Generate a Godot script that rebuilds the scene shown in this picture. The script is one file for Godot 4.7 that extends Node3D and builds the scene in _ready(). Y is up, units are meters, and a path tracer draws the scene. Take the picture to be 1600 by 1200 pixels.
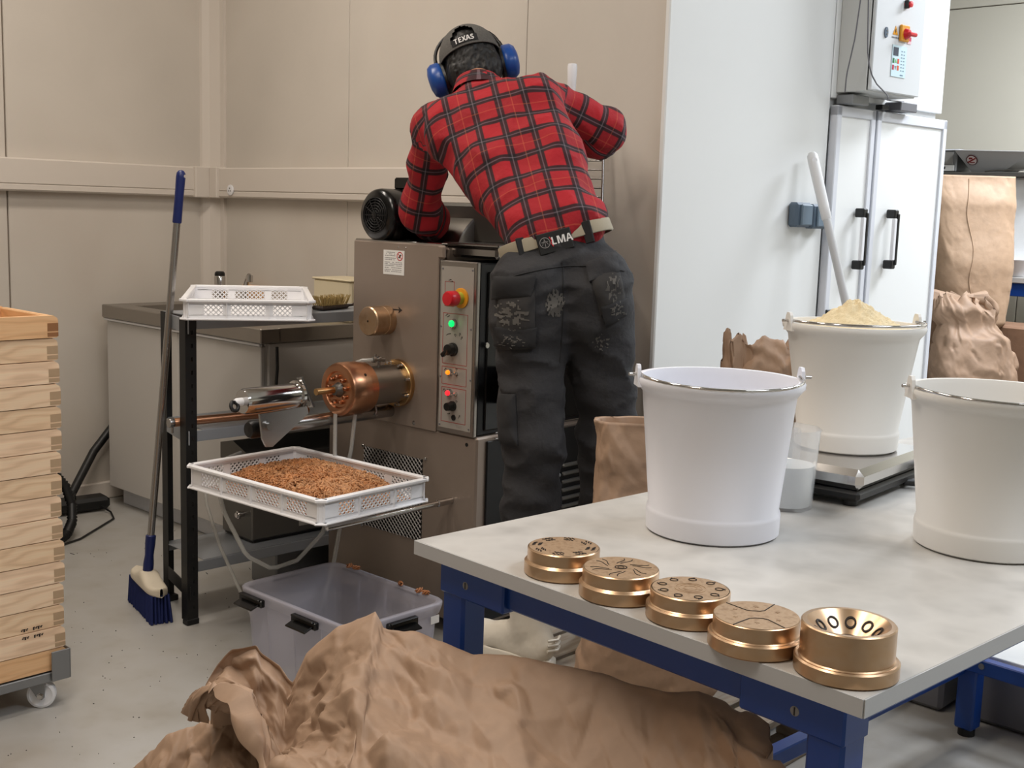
extends Node3D
# A pasta workshop: bench with dies and buckets, extruder with a man leaning over it, rack, trays, dryer.
# World: X runs along the left wall (right and away), Z along the back wall (right and towards the camera).

var M := {}
var counts := {}

# ---------------------------------------------------------------- mesh builder
class MB:
	var v := PackedVector3Array()
	var n := PackedVector3Array()
	var u := PackedVector2Array()
	var xf := Transform3D.IDENTITY

	func tri(a: Vector3, b: Vector3, c: Vector3, na: Vector3, nb: Vector3, nc: Vector3, ua := Vector2.ZERO, ub := Vector2.ZERO, uc := Vector2.ZERO) -> void:
		var A := xf * a
		var B := xf * b
		var C := xf * c
		var NA := xf.basis * na
		var NB := xf.basis * nb
		var NC := xf.basis * nc
		if (B - A).cross(C - A).dot(NA + NB + NC) > 0.0:
			v.append(A); v.append(C); v.append(B)
			n.append(NA); n.append(NC); n.append(NB)
			u.append(ua); u.append(uc); u.append(ub)
		else:
			v.append(A); v.append(B); v.append(C)
			n.append(NA); n.append(NB); n.append(NC)
			u.append(ua); u.append(ub); u.append(uc)

	func flat(a: Vector3, b: Vector3, c: Vector3, out: Vector3) -> void:
		var g := (b - a).cross(c - a).normalized()
		if g.dot(out) < 0.0: g = -g
		tri(a, b, c, g, g, g)

	func quad(a: Vector3, b: Vector3, c: Vector3, d: Vector3, nn: Vector3) -> void:
		tri(a, b, c, nn, nn, nn, Vector2(0, 0), Vector2(1, 0), Vector2(1, 1))
		tri(a, c, d, nn, nn, nn, Vector2(0, 0), Vector2(1, 1), Vector2(0, 1))

	# box with chamfered edges, centre c, full size s
	func box(c: Vector3, s: Vector3, bev := 0.0, bs := Basis.IDENTITY) -> void:
		var old := xf
		xf = xf * Transform3D(bs, c)
		var h := s * 0.5
		var b: float = min(bev, min(h.x, min(h.y, h.z)) * 0.95)
		var ax := [Vector3.RIGHT, Vector3.UP, Vector3.BACK]
		for i in 3:
			var e1: Vector3 = ax[(i + 1) % 3]
			var e2: Vector3 = ax[(i + 2) % 3]
			var h1: float = h[(i + 1) % 3] - b
			var h2: float = h[(i + 2) % 3] - b
			for sg in [-1.0, 1.0]:
				var nn: Vector3 = ax[i] * sg
				var o: Vector3 = nn * h[i]
				quad(o - e1 * h1 - e2 * h2, o + e1 * h1 - e2 * h2, o + e1 * h1 + e2 * h2, o - e1 * h1 + e2 * h2, nn)
		if b > 0.0:
			for i in 3:
				var d: Vector3 = ax[i]
				var e1: Vector3 = ax[(i + 1) % 3]
				var e2: Vector3 = ax[(i + 2) % 3]
				var H1: float = h[(i + 1) % 3]
				var H2: float = h[(i + 2) % 3]
				var L: float = h[i] - b
				for s1 in [-1.0, 1.0]:
					for s2 in [-1.0, 1.0]:
						var p: Vector3 = e1 * s1 * H1 + e2 * s2 * (H2 - b)
						var q: Vector3 = e1 * s1 * (H1 - b) + e2 * s2 * H2
						var nn: Vector3 = (e1 * s1 + e2 * s2).normalized()
						quad(p - d * L, p + d * L, q + d * L, q - d * L, nn)
			for sx in [-1.0, 1.0]:
				for sy in [-1.0, 1.0]:
					for sz in [-1.0, 1.0]:
						var cc := Vector3(sx * h.x, sy * h.y, sz * h.z)
						var i1 := Vector3(0, -sy * b, -sz * b)
						var i2 := Vector3(-sx * b, 0, -sz * b)
						var i3 := Vector3(-sx * b, -sy * b, 0)
						flat(cc + i1, cc + i2, cc + i3, Vector3(sx, sy, sz))
		xf = old

	# profile points (r, y) turned round y
	func lathe(prof: Array, seg := 40, a0 := 0.0, a1 := TAU, soft := 40.0) -> void:
		var m := prof.size()
		var sn := []
		for i in m - 1:
			var d: Vector2 = prof[i + 1] - prof[i]
			sn.append(Vector2(d.y, -d.x).normalized())
		for i in m - 1:
			var p: Vector2 = prof[i]
			var q: Vector2 = prof[i + 1]
			var np: Vector2 = sn[i]
			var nq: Vector2 = sn[i]
			if i > 0 and abs(sn[i].angle_to(sn[i - 1])) < deg_to_rad(soft): np = (sn[i] + sn[i - 1]).normalized()
			if i < m - 2 and abs(sn[i].angle_to(sn[i + 1])) < deg_to_rad(soft): nq = (sn[i] + sn[i + 1]).normalized()
			for k in seg:
				var t0 := a0 + (a1 - a0) * k / seg
				var t1 := a0 + (a1 - a0) * (k + 1) / seg
				var d0 := Vector3(cos(t0), 0, sin(t0))
				var d1 := Vector3(cos(t1), 0, sin(t1))
				var A := d0 * p.x + Vector3.UP * p.y
				var B := d1 * p.x + Vector3.UP * p.y
				var Cc := d1 * q.x + Vector3.UP * q.y
				var D := d0 * q.x + Vector3.UP * q.y
				var nA := d0 * np.x + Vector3.UP * np.y
				var nB := d1 * np.x + Vector3.UP * np.y
				var nC := d1 * nq.x + Vector3.UP * nq.y
				var nD := d0 * nq.x + Vector3.UP * nq.y
				var k0 := float(k) / seg
				var k1 := float(k + 1) / seg
				var v0 := float(i) / (m - 1)
				var v1 := float(i + 1) / (m - 1)
				if p.x > 1e-6: tri(A, B, Cc, nA, nB, nC, Vector2(k0, v0), Vector2(k1, v0), Vector2(k1, v1))
				if q.x > 1e-6: tri(A, Cc, D, nA, nC, nD, Vector2(k0, v0), Vector2(k1, v1), Vector2(k0, v1))

	# lathe laid along an axis from a to b: profile (r, t) with t in metres from a
	func turned(a: Vector3, dir: Vector3, prof: Array, seg := 32, soft := 40.0) -> void:
		var old := xf
		xf = xf * Transform3D(basis_y(dir), a)
		lathe(prof, seg, 0.0, TAU, soft)
		xf = old

	static func basis_y(dir: Vector3) -> Basis:
		var y := dir.normalized()
		var x := y.cross(Vector3.BACK if abs(y.z) < 0.9 else Vector3.RIGHT).normalized()
		return Basis(x, y, x.cross(y))

	func tube(pts: Array, r, seg := 10, closed := false) -> void:
		var m := pts.size()
		var rings := []
		var nrm := []
		var prev := Vector3.ZERO
		for i in m:
			var a: Vector3 = pts[(i - 1 + m) % m] if closed else pts[max(i - 1, 0)]
			var b: Vector3 = pts[(i + 1) % m] if closed else pts[min(i + 1, m - 1)]
			var t := (b - a).normalized()
			var x := prev
			if i == 0: x = t.cross(Vector3.UP if abs(t.y) < 0.9 else Vector3.RIGHT)
			x = (x - t * x.dot(t)).normalized()
			prev = x
			var y := t.cross(x)
			var rr: float = r[i] if r is Array else r
			var ring := []
			var rn := []
			for k in seg:
				var an := TAU * k / seg
				var d := x * cos(an) + y * sin(an)
				ring.append(pts[i] + d * rr)
				rn.append(d)
			rings.append(ring)
			nrm.append(rn)
		for i in (m if closed else m - 1):
			var j := (i + 1) % m
			for k in seg:
				var l := (k + 1) % seg
				tri(rings[i][k], rings[i][l], rings[j][l], nrm[i][k], nrm[i][l], nrm[j][l], Vector2(float(k) / seg, i), Vector2(float(k + 1) / seg, i), Vector2(float(k + 1) / seg, j))
				tri(rings[i][k], rings[j][l], rings[j][k], nrm[i][k], nrm[j][l], nrm[j][k], Vector2(float(k) / seg, i), Vector2(float(k + 1) / seg, j), Vector2(float(k) / seg, j))
		if not closed:
			for e in [0, m - 1]:
				var t: Vector3 = (pts[0] - pts[1]) if e == 0 else (pts[m - 1] - pts[m - 2])
				t = t.normalized()
				for k in range(1, seg - 1):
					tri(rings[e][0], rings[e][k], rings[e][k + 1], t, t, t)

	# flat polygon (array of Vector2) pushed through a thickness along z
	func prism(poly: PackedVector2Array, z0: float, z1: float) -> void:
		var idx := Geometry2D.triangulate_polygon(poly)
		for i in range(0, idx.size(), 3):
			for e in [[z0, Vector3(0, 0, -1 if z0 < z1 else 1)], [z1, Vector3(0, 0, 1 if z0 < z1 else -1)]]:
				var a := Vector3(poly[idx[i]].x, poly[idx[i]].y, e[0])
				var b := Vector3(poly[idx[i + 1]].x, poly[idx[i + 1]].y, e[0])
				var c := Vector3(poly[idx[i + 2]].x, poly[idx[i + 2]].y, e[0])
				tri(a, b, c, e[1], e[1], e[1])
		var area := 0.0
		for i in poly.size():
			var p := poly[i]
			var q := poly[(i + 1) % poly.size()]
			area += p.x * q.y - q.x * p.y
		for i in poly.size():
			var p := poly[i]
			var q := poly[(i + 1) % poly.size()]
			var d := (q - p).normalized()
			var nn := Vector3(d.y, -d.x, 0) * (1.0 if area > 0 else -1.0)
			quad(Vector3(p.x, p.y, z0), Vector3(q.x, q.y, z0), Vector3(q.x, q.y, z1), Vector3(p.x, p.y, z1), nn)

	# smooth grid of points g[i][j]; wrap_j closes the rows
	func grid(g: Array, wrap_j := false, flip := false, uv_scale := Vector2.ONE) -> void:
		var a := g.size()
		var b: int = g[0].size()
		var nn := []
		for i in a:
			var row := []
			for j in b:
				var du: Vector3 = g[min(i + 1, a - 1)][j] - g[max(i - 1, 0)][j]
				var jm: int = (j - 1 + b) % b if wrap_j else max(j - 1, 0)
				var jp: int = (j + 1) % b if wrap_j else min(j + 1, b - 1)
				var dv: Vector3 = g[i][jp] - g[i][jm]
				var x := du.cross(dv).normalized()
				row.append(-x if flip else x)
			nn.append(row)
		for i in a - 1:
			for j in (b if wrap_j else b - 1):
				var l := (j + 1) % b
				var w0 := Vector2(float(j) / b, float(i) / a) * uv_scale
				var w1 := Vector2(float(j + 1) / b, float(i) / a) * uv_scale
				var w2 := Vector2(float(j + 1) / b, float(i + 1) / a) * uv_scale
				var w3 := Vector2(float(j) / b, float(i + 1) / a) * uv_scale
				tri(g[i][j], g[i][l], g[i + 1][l], nn[i][j], nn[i][l], nn[i + 1][l], w0, w1, w2)
				tri(g[i][j], g[i + 1][l], g[i + 1][j], nn[i][j], nn[i + 1][l], nn[i + 1][j], w0, w2, w3)

	func mesh() -> ArrayMesh:
		var arr := []
		arr.resize(Mesh.ARRAY_MAX)
		arr[Mesh.ARRAY_VERTEX] = v
		arr[Mesh.ARRAY_NORMAL] = n
		arr[Mesh.ARRAY_TEX_UV] = u
		var am := ArrayMesh.new()
		am.add_surface_from_arrays(Mesh.PRIMITIVE_TRIANGLES, arr)
		return am

# ---------------------------------------------------------------- naming
func numbered(called: String, parent: Node) -> String:
	var key := "%d/%s" % [parent.get_instance_id(), called]
	var c: int = counts.get(key, 0)
	counts[key] = c + 1
	return called if c == 0 else "%s_%03d" % [called, c]

func tag(o: Node, label: String, category: String, group := "") -> Node:
	o.set_meta("label", label)
	o.set_meta("category", category)
	if group != "": o.set_meta("group", group)
	return o

func thing(called: String, label: String, category: String, at := Vector3.ZERO, turn := 0.0, group := "") -> Node3D:
	var o := Node3D.new()
	o.name = numbered(called, self)
	add_child(o, true)
	o.position = at
	o.rotation_degrees.y = turn
	tag(o, label, category, group)
	return o

func part(called: String, mb, mat: Material, parent: Node, at := Vector3.ZERO, label := "") -> MeshInstance3D:
	var o := MeshInstance3D.new()
	o.name = numbered(called, parent)
	o.mesh = mb.mesh() if mb is MB else mb
	o.material_override = mat
	o.position = at
	o.cast_shadow = GeometryInstance3D.SHADOW_CASTING_SETTING_ON
	parent.add_child(o, true)
	if label != "": o.set_meta("label", label)
	return o

func solo(called: String, mb, mat: Material, label: String, category: String, at := Vector3.ZERO, turn := 0.0, group := "") -> MeshInstance3D:
	var o := part(called, mb, mat, self, at)
	o.rotation_degrees.y = turn
	tag(o, label, category, group)
	return o

func struct(called: String, mb, mat: Material, at := Vector3.ZERO) -> MeshInstance3D:
	var o := part(called, mb, mat, self, at)
	o.set_meta("kind", "structure")
	return o

func copy(src: Node3D, label := "") -> Node3D:
	var r: Node3D = src.duplicate()
	var base := String(src.name)
	r.name = numbered(base, self)
	add_child(r, true)
	if label != "": r.set_meta("label", label)
	return r

func bx(c: Vector3, s: Vector3, bev := 0.002) -> MB:
	var m := MB.new()
	m.box(c, s, bev)
	return m

func text_mesh(t: String, size: float, depth := 0.0006, bold := true) -> TextMesh:
	var tm := TextMesh.new()
	tm.text = t
	var f := SystemFont.new()
	f.font_names = PackedStringArray(["Droid Sans"])
	f.font_weight = 700 if bold else 400
	tm.font = f
	tm.font_size = 32
	tm.pixel_size = size / 32.0 * 1.35
	tm.depth = depth
	return tm

# ---------------------------------------------------------------- materials
func mat(col: Color, rough := 0.5, metal := 0.0) -> StandardMaterial3D:
	var m := StandardMaterial3D.new()
	m.albedo_color = col
	m.roughness = rough
	m.metallic = metal
	m.cull_mode = BaseMaterial3D.CULL_DISABLED
	return m

func noise_tex(freq: float, seed_: int, ramp: Array, size := 512, stretch := Vector2.ONE, kind := FastNoiseLite.TYPE_SIMPLEX_SMOOTH, oct := 4) -> ImageTexture:
	var f := FastNoiseLite.new()
	f.seed = seed_
	f.frequency = freq
	f.noise_type = kind
	f.fractal_octaves = oct
	var im: Image
	if stretch == Vector2.ONE:
		im = f.get_seamless_image(size, size)
	else:
		im = Image.create(size, size, false, Image.FORMAT_L8)
		for y in size:
			for x in size:
				# blend over the border so that it repeats
				var a := f.get_noise_2d(x * stretch.x, y * stretch.y)
				var k := float(x) / size
				var j := float(y) / size
				var b := f.get_noise_2d((x - size) * stretch.x, y * stretch.y)
				var c := f.get_noise_2d(x * stretch.x, (y - size) * stretch.y)
				var d := f.get_noise_2d((x - size) * stretch.x, (y - size) * stretch.y)
				var w: float = lerp(lerp(a, b, k), lerp(c, d, k), j)
				im.set_pixel(x, y, Color(w * 0.7 + 0.5, 0, 0))
	var out := Image.create(size, size, false, Image.FORMAT_RGB8)
	var gr := Gradient.new()
	var offs := PackedFloat32Array()
	var cols := PackedColorArray()
	for r in ramp:
		offs.append(r[0]); cols.append(r[1])
	gr.offsets = offs
	gr.colors = cols
	for y in size:
		for x in size:
			out.set_pixel(x, y, gr.sample(im.get_pixel(x, y).r))
	return ImageTexture.create_from_image(out)

func bump_tex(freq: float, seed_: int, size := 512, strength := 4.0, stretch := Vector2.ONE) -> ImageTexture:
	var f := FastNoiseLite.new()
	f.seed = seed_
	f.frequency = freq
	f.fractal_octaves = 4
	var im: Image
	if stretch == Vector2.ONE:
		im = f.get_seamless_image(size, size)
	else:
		im = noise_tex(freq, seed_, [[0.0, Color.BLACK], [1.0, Color.WHITE]], size, stretch).get_image()
	im.convert(Image.FORMAT_RGBA8)
	im.bump_map_to_normal_map(strength)
	return ImageTexture.create_from_image(im)

func tri_map(m: StandardMaterial3D, scale: float, world := false) -> StandardMaterial3D:
	m.uv1_triplanar = true
	m.uv1_world_triplanar = world
	m.uv1_scale = Vector3.ONE * scale
	return m

func grey(v: float) -> Color:
	return Color(v, v, v)
func make_materials() -> void:
	var t
	# painted sandwich panels of the room
	M.wall = mat(Color(0.81, 0.78, 0.74), 0.42)
	M.wall.albedo_texture = noise_tex(0.004, 3, [[0.0, Color(0.96, 0.96, 0.96)], [0.5, Color(1, 1, 1)], [1.0, Color(0.97, 0.96, 0.955)]], 256)
	tri_map(M.wall, 0.6, true)
	M.trim = mat(Color(0.83, 0.795, 0.755), 0.4)
	M.joint = mat(Color(0.45, 0.40, 0.35), 0.8)
	M.joint_pale = mat(Color(0.60, 0.56, 0.51), 0.7)
	M.white_panel = mat(Color(0.895, 0.90, 0.895), 0.35)
	M.white_frame = mat(Color(0.83, 0.84, 0.865), 0.35)
	M.white_door = mat(Color(0.91, 0.915, 0.91), 0.3)
	M.far_wall = mat(Color(0.86, 0.84, 0.78), 0.5)
	M.ceiling = mat(Color(0.86, 0.85, 0.82), 0.7)
	# poured floor: grey-beige with stains and scuffs
	M.floor = mat(Color(0.68, 0.672, 0.655), 0.36)
	M.floor.albedo_texture = noise_tex(0.006, 11, [[0.0, Color(0.90, 0.88, 0.85)], [0.3, Color(0.97, 0.965, 0.955)], [0.55, Color(1, 1, 1)], [0.8, Color(0.98, 0.975, 0.965)], [1.0, Color(0.93, 0.915, 0.89)]], 1024)
	M.floor.roughness_texture = noise_tex(0.008, 12, [[0.0, grey(0.75)], [1.0, grey(1.0)]], 512)
	M.floor.normal_enabled = true
	M.floor.normal_texture = bump_tex(0.02, 13, 512, 1.5)
	M.floor.normal_scale = 0.05
	M.floor.detail_enabled = true
	M.floor.detail_blend_mode = BaseMaterial3D.BLEND_MODE_MUL
	M.floor.detail_albedo = noise_tex(0.05, 14, [[0.0, Color(0.97, 0.96, 0.95)], [0.3, Color(1, 1, 1)], [1.0, Color(1, 1, 1)]], 512)
	tri_map(M.floor, 0.45, true)
	M.scuff = mat(Color(0.22, 0.20, 0.18), 0.8)
	# metals
	M.steel = mat(Color(0.62, 0.60, 0.575), 0.36, 1.0)
	M.steel.roughness_texture = noise_tex(0.01, 21, [[0.0, grey(0.8)], [1.0, grey(1.0)]], 256, Vector2(0.06, 1.2))
	M.steel.normal_enabled = true
	M.steel.normal_texture = bump_tex(0.12, 22, 256, 2.0, Vector2(0.04, 1.0))
	M.steel.normal_scale = 0.04
	tri_map(M.steel, 2.5)
	M.steel_door = mat(Color(0.60, 0.545, 0.50), 0.42, 0.5)
	M.steel_door.normal_enabled = true
	M.steel_door.normal_texture = bump_tex(0.12, 24, 256, 2.0, Vector2(1.0, 0.04))
	M.steel_door.normal_scale = 0.04
	tri_map(M.steel_door, 2.5)
	M.dark_steel = mat(Color(0.42, 0.41, 0.39), 0.42, 0.7)
	M.wire = mat(Color(0.62, 0.61, 0.60), 0.35, 0.7)
	M.black_steel = mat(Color(0.085, 0.085, 0.09), 0.38, 0.3)
	M.chrome = mat(Color(0.78, 0.77, 0.76), 0.12, 1.0)
	M.satin = mat(Color(0.66, 0.65, 0.64), 0.26, 1.0)
	M.zinc = mat(Color(0.55, 0.555, 0.56), 0.5, 0.8)
	M.shelf = mat(Color(0.63, 0.65, 0.675), 0.45, 0.5)
	# bronze dies: bright turned sides, duller worn faces
	M.bronze = mat(Color(0.78, 0.665, 0.545), 0.31, 0.93)
	M.bronze.albedo_texture = noise_tex(0.02, 31, [[0.0, Color(0.93, 0.90, 0.87)], [0.45, Color(1, 1, 1)], [1.0, Color(1.0, 0.96, 0.90)]], 256)
	tri_map(M.bronze, 4.0)
	M.bronze_face = mat(Color(0.74, 0.635, 0.52), 0.5, 0.6)
	M.bronze_face.albedo_texture = noise_tex(0.03, 33, [[0.0, Color(0.84, 0.80, 0.76)], [0.5, Color(1, 1, 1)], [1.0, Color(0.94, 0.91, 0.88)]], 256)
	tri_map(M.bronze_face, 9.0)
	M.bronze_dark = mat(Color(0.13, 0.085, 0.05), 0.6, 0.4)
	M.copper = mat(Color(0.76, 0.555, 0.425), 0.3, 1.0)
	M.brass = mat(Color(0.77, 0.62, 0.43), 0.30, 1.0)
	# paints and plastics
	M.blue = mat(Color(0.07, 0.25, 0.56), 0.36)
	M.blue_plastic = mat(Color(0.08, 0.27, 0.56), 0.35)
	M.blue_grip = mat(Color(0.065, 0.125, 0.36), 0.4)
	M.bristle = mat(Color(0.05, 0.12, 0.35), 0.7)
	M.black = mat(Color(0.045, 0.045, 0.048), 0.45)
	M.black_gloss = mat(Color(0.03, 0.03, 0.032), 0.22)
	M.black_paint = mat(Color(0.06, 0.06, 0.065), 0.5)
	M.white_plastic = mat(Color(0.90, 0.90, 0.91), 0.38)
	M.crate = mat(Color(0.955, 0.955, 0.965), 0.4)
	M.bucket = mat(Color(0.905, 0.91, 0.94), 0.34)
	M.bucket_cream = mat(Color(0.885, 0.875, 0.855), 0.4)
	M.off_white = mat(Color(0.84, 0.80, 0.72), 0.35)
	M.laminate = mat(Color(0.77, 0.76, 0.74), 0.38)
	M.laminate.albedo_texture = noise_tex(0.006, 41, [[0.0, Color(0.86, 0.86, 0.86)], [0.4, Color(0.97, 0.97, 0.97)], [0.6, Color(1, 1, 1)], [1.0, Color(0.93, 0.93, 0.93)]], 512)
	tri_map(M.laminate, 1.6)
	M.edge_band = mat(Color(0.75, 0.755, 0.76), 0.5)
	M.cabinet = mat(Color(0.78, 0.765, 0.745), 0.5)
	M.grey_plastic = mat(Color(0.42, 0.42, 0.44), 0.4)
	M.switch = mat(Color(0.40, 0.47, 0.53), 0.4)
	M.switch_dark = mat(Color(0.31, 0.37, 0.43), 0.45)
	M.clear = mat(Color(0.93, 0.94, 0.95, 0.20), 0.06)
	M.clear.transparency = BaseMaterial3D.TRANSPARENCY_ALPHA
	M.frost = mat(Color(0.76, 0.75, 0.79, 0.45), 0.3)
	M.frost.transparency = BaseMaterial3D.TRANSPARENCY_ALPHA
	M.hose = mat(Color(0.80, 0.80, 0.78, 0.45), 0.15)
	M.hose.transparency = BaseMaterial3D.TRANSPARENCY_ALPHA
	M.water = mat(Color(0.93, 0.95, 0.96), 0.02)
	M.water.refraction_enabled = true
	M.water.refraction_scale = 0.033
	# wood
	M.wood = []
	for i in 4:
		var w := mat([Color(0.90, 0.80, 0.69), Color(0.92, 0.82, 0.715), Color(0.885, 0.78, 0.66), Color(0.88, 0.72, 0.55)][i], 0.62)
		w.albedo_texture = wood_tex(50 + i)
		tri_map(w, 2.2)
		w.uv1_offset = Vector3(0.13 * i, 0.31 * i, 0.21 * i)
		M.wood.append(w)
	M.wood_end = mat(Color(0.67, 0.565, 0.445), 0.7)
	M.wood_end_dark = mat(Color(0.55, 0.37, 0.22), 0.7)
	M.pallet = mat(Color(0.60, 0.57, 0.53), 0.8)
	M.pallet.albedo_texture = wood_tex(61)
	tri_map(M.pallet, 2.6)
	M.ink = mat(Color(0.16, 0.13, 0.12), 0.8)
	# paper
	for e in [["paper", Color(0.65, 0.535, 0.44)], ["paper_light", Color(0.71, 0.59, 0.48)], ["paper_dark", Color(0.56, 0.43, 0.335)]]:
		var p := mat(e[1], 0.62)
		p.albedo_texture = noise_tex(0.02, 71, [[0.0, grey(0.92)], [0.5, grey(1.0)], [1.0, grey(0.96)]], 256)
		p.normal_enabled = true
		p.normal_texture = bump_tex(0.015, 72, 512, 5.0)
		p.normal_scale = 0.25
		tri_map(p, 3.0)
		M[e[0]] = p
	# food
	M.flour = mat(Color(0.87, 0.80, 0.65), 0.95)
	M.flour.normal_enabled = true
	M.flour.normal_texture = bump_tex(0.06, 81, 512, 8.0)
	M.flour.normal_scale = 0.8
	tri_map(M.flour, 8.0)
	M.pasta = mat(Color(0.80, 0.60, 0.42), 0.55)
	M.pasta.vertex_color_use_as_albedo = true
	M.pasta_solo = mat(Color(0.66, 0.42, 0.25), 0.55)
	# clothes and skin
	M.shirt = mat(Color.WHITE, 0.85)
	M.shirt.albedo_texture = plaid_tex()
	M.shirt.normal_enabled = true
	M.shirt.normal_texture = bump_tex(0.014, 91, 512, 6.0)
	M.shirt.normal_scale = 0.6
	M.shirt.uv1_scale = Vector3.ONE
	M.trouser = mat(Color(0.150, 0.146, 0.155), 0.85)
	M.trouser.albedo_texture = noise_tex(0.01, 92, [[0.0, grey(0.85)], [0.5, grey(1.0)], [0.78, Color(1.05, 1.0, 0.97)], [1.0, Color(1.0, 1.0, 1.0)]], 512)
	M.trouser.normal_enabled = true
	M.trouser.normal_texture = bump_tex(0.03, 93, 512, 5.0)
	M.trouser.normal_scale = 0.4
	tri_map(M.trouser, 2.5)
	M.trouser_dark = mat(Color(0.115, 0.112, 0.118), 0.85)
	M.dust = mat(Color(0.34, 0.325, 0.305), 0.95)
	M.pocket = mat(Color(0.185, 0.175, 0.17), 0.9)
	M.pocket.albedo_texture = noise_tex(0.012, 94, [[0.0, grey(0.75)], [0.5, grey(1.0)], [1.0, Color(1.35, 1.25, 1.12)]], 256)
	tri_map(M.pocket, 6.0)
	M.belt = mat(Color(0.62, 0.58, 0.50), 0.8)
	M.skin = mat(Color(0.70, 0.50, 0.40), 0.5)
	M.skin.subsurf_scatter_enabled = true
	M.skin.subsurf_scatter_strength = 0.1
	M.hair = mat(Color(0.035, 0.03, 0.028), 0.55)
	M.cap = mat(Color(0.36, 0.35, 0.335), 0.9)
	M.cap.albedo_texture = noise_tex(0.1, 95, [[0.0, grey(0.8)], [1.0, grey(1.1)]], 128)
	tri_map(M.cap, 12.0)
	M.boot = mat(Color(0.87, 0.84, 0.78), 0.4)
	# prints
	M.print_white = mat(Color(0.86, 0.85, 0.84), 0.5)
	M.red = mat(Color(0.78, 0.10, 0.15), 0.35)
	M.red_print = mat(Color(0.62, 0.10, 0.08), 0.5)
	M.yellow = mat(Color(0.85, 0.58, 0.10), 0.4)
	M.yellow_green = mat(Color(0.72, 0.74, 0.25), 0.4)
	M.green = mat(Color(0.02, 0.40, 0.18), 0.35)
	M.plate = mat(Color(0.66, 0.64, 0.61), 0.42, 0.25)
	M.screen_grey = mat(Color(0.26, 0.29, 0.34), 0.2)
	M.print_blue = mat(Color(0.78, 0.87, 0.90), 0.4)

func glow(col: Color, energy: float) -> StandardMaterial3D:
	var m := mat(col, 0.3)
	m.emission_enabled = true
	m.emission = col
	m.emission_energy_multiplier = energy
	return m

func wood_tex(seed_: int) -> ImageTexture:
	var f := FastNoiseLite.new()
	f.seed = seed_
	f.frequency = 0.01
	f.fractal_octaves = 3
	var g := FastNoiseLite.new()
	g.seed = seed_ + 100
	g.frequency = 0.05
	var s := 256
	var im := Image.create(s, s, false, Image.FORMAT_RGB8)
	for y in s:
		for x in s:
			var k := float(x) / s
			var w: float = lerp(f.get_noise_2d(x * 0.35, y * 1.6), f.get_noise_2d((x - s) * 0.35, y * 1.6), k)
			var ring := 0.5 + 0.5 * sin((w * 2.2 + y * 0.047) * TAU)
			var fine: float = lerp(g.get_noise_2d(x * 0.15, y * 6.0), g.get_noise_2d((x - s) * 0.15, y * 6.0), k)
			var c := 1.0 - 0.07 * pow(ring, 3.0) + 0.05 * fine
			im.set_pixel(x, y, Color(c, c * (0.985 - 0.03 * ring), c * (0.96 - 0.05 * ring)))
	return ImageTexture.create_from_image(im)

func plaid_tex() -> ImageTexture:
	# one repeat of the shirt's check; the same stripes run both ways
	var s := 256
	var im := Image.create(s, s, false, Image.FORMAT_RGB8)
	var red := Color(0.67, 0.07, 0.125)
	for y in s:
		for x in s:
			var c := red
			var tw := 0.92 if (x + y) % 4 < 2 else 1.0
			for ax in 2:
				var t := float(x if ax == 0 else y) / s
				for st in [0.24, 0.76]:
					var d: float = abs(t - st)
					if d < 0.075: c = c.lerp(Color(0.05, 0.03, 0.06), 0.76 * smoothstep(0.078, 0.055, d))
				if abs(t - 0.5) < 0.19: c = c.lerp(Color(0.30, 0.02, 0.05), 0.10)
			for ax in 2:
				var t := float(x if ax == 0 else y) / s
				for st in [0.24, 0.76]:
					if abs(t - st) < 0.012 and (x + y) % 6 < 4: c = c.lerp(Color(0.62, 0.58, 0.60), 0.62)
				if abs(t - 0.5) < 0.011 and (x + y) % 6 < 4: c = c.lerp(Color(0.78, 0.45, 0.26), 0.6)
			im.set_pixel(x, y, c * tw)
	return ImageTexture.create_from_image(im)
func ceiling_light(at: Vector3, sx: float, sz: float, col: Color, energy: float, label: String) -> void:
	var t := thing("ceiling_light", label, "ceiling light", at)
	var f := MB.new()
	for s in [-1, 1]:
		f.box(Vector3(s * (sx / 2 + 0.015), -0.02, 0), Vector3(0.03, 0.05, sz + 0.06), 0.004)
		f.box(Vector3(0, -0.02, s * (sz / 2 + 0.015)), Vector3(sx, 0.05, 0.03), 0.004)
	f.box(Vector3(0, 0.0, 0), Vector3(sx, 0.01, sz), 0.0)
	part("frame", f, M.white_frame, t)
	part("lamp_diffuser", bx(Vector3(0, -0.02, 0), Vector3(sx, 0.015, sz), 0.0), glow(col, 1.6), t)
	var l := AreaLight3D.new()
	l.name = "lamp"
	l.area_size = Vector2(sx * 0.98, sz * 0.98)
	l.light_color = col
	l.light_energy = energy
	l.shadow_enabled = true
	l.position = Vector3(0, -0.04, 0)
	l.rotation_degrees.x = -90
	t.add_child(l)

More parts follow.
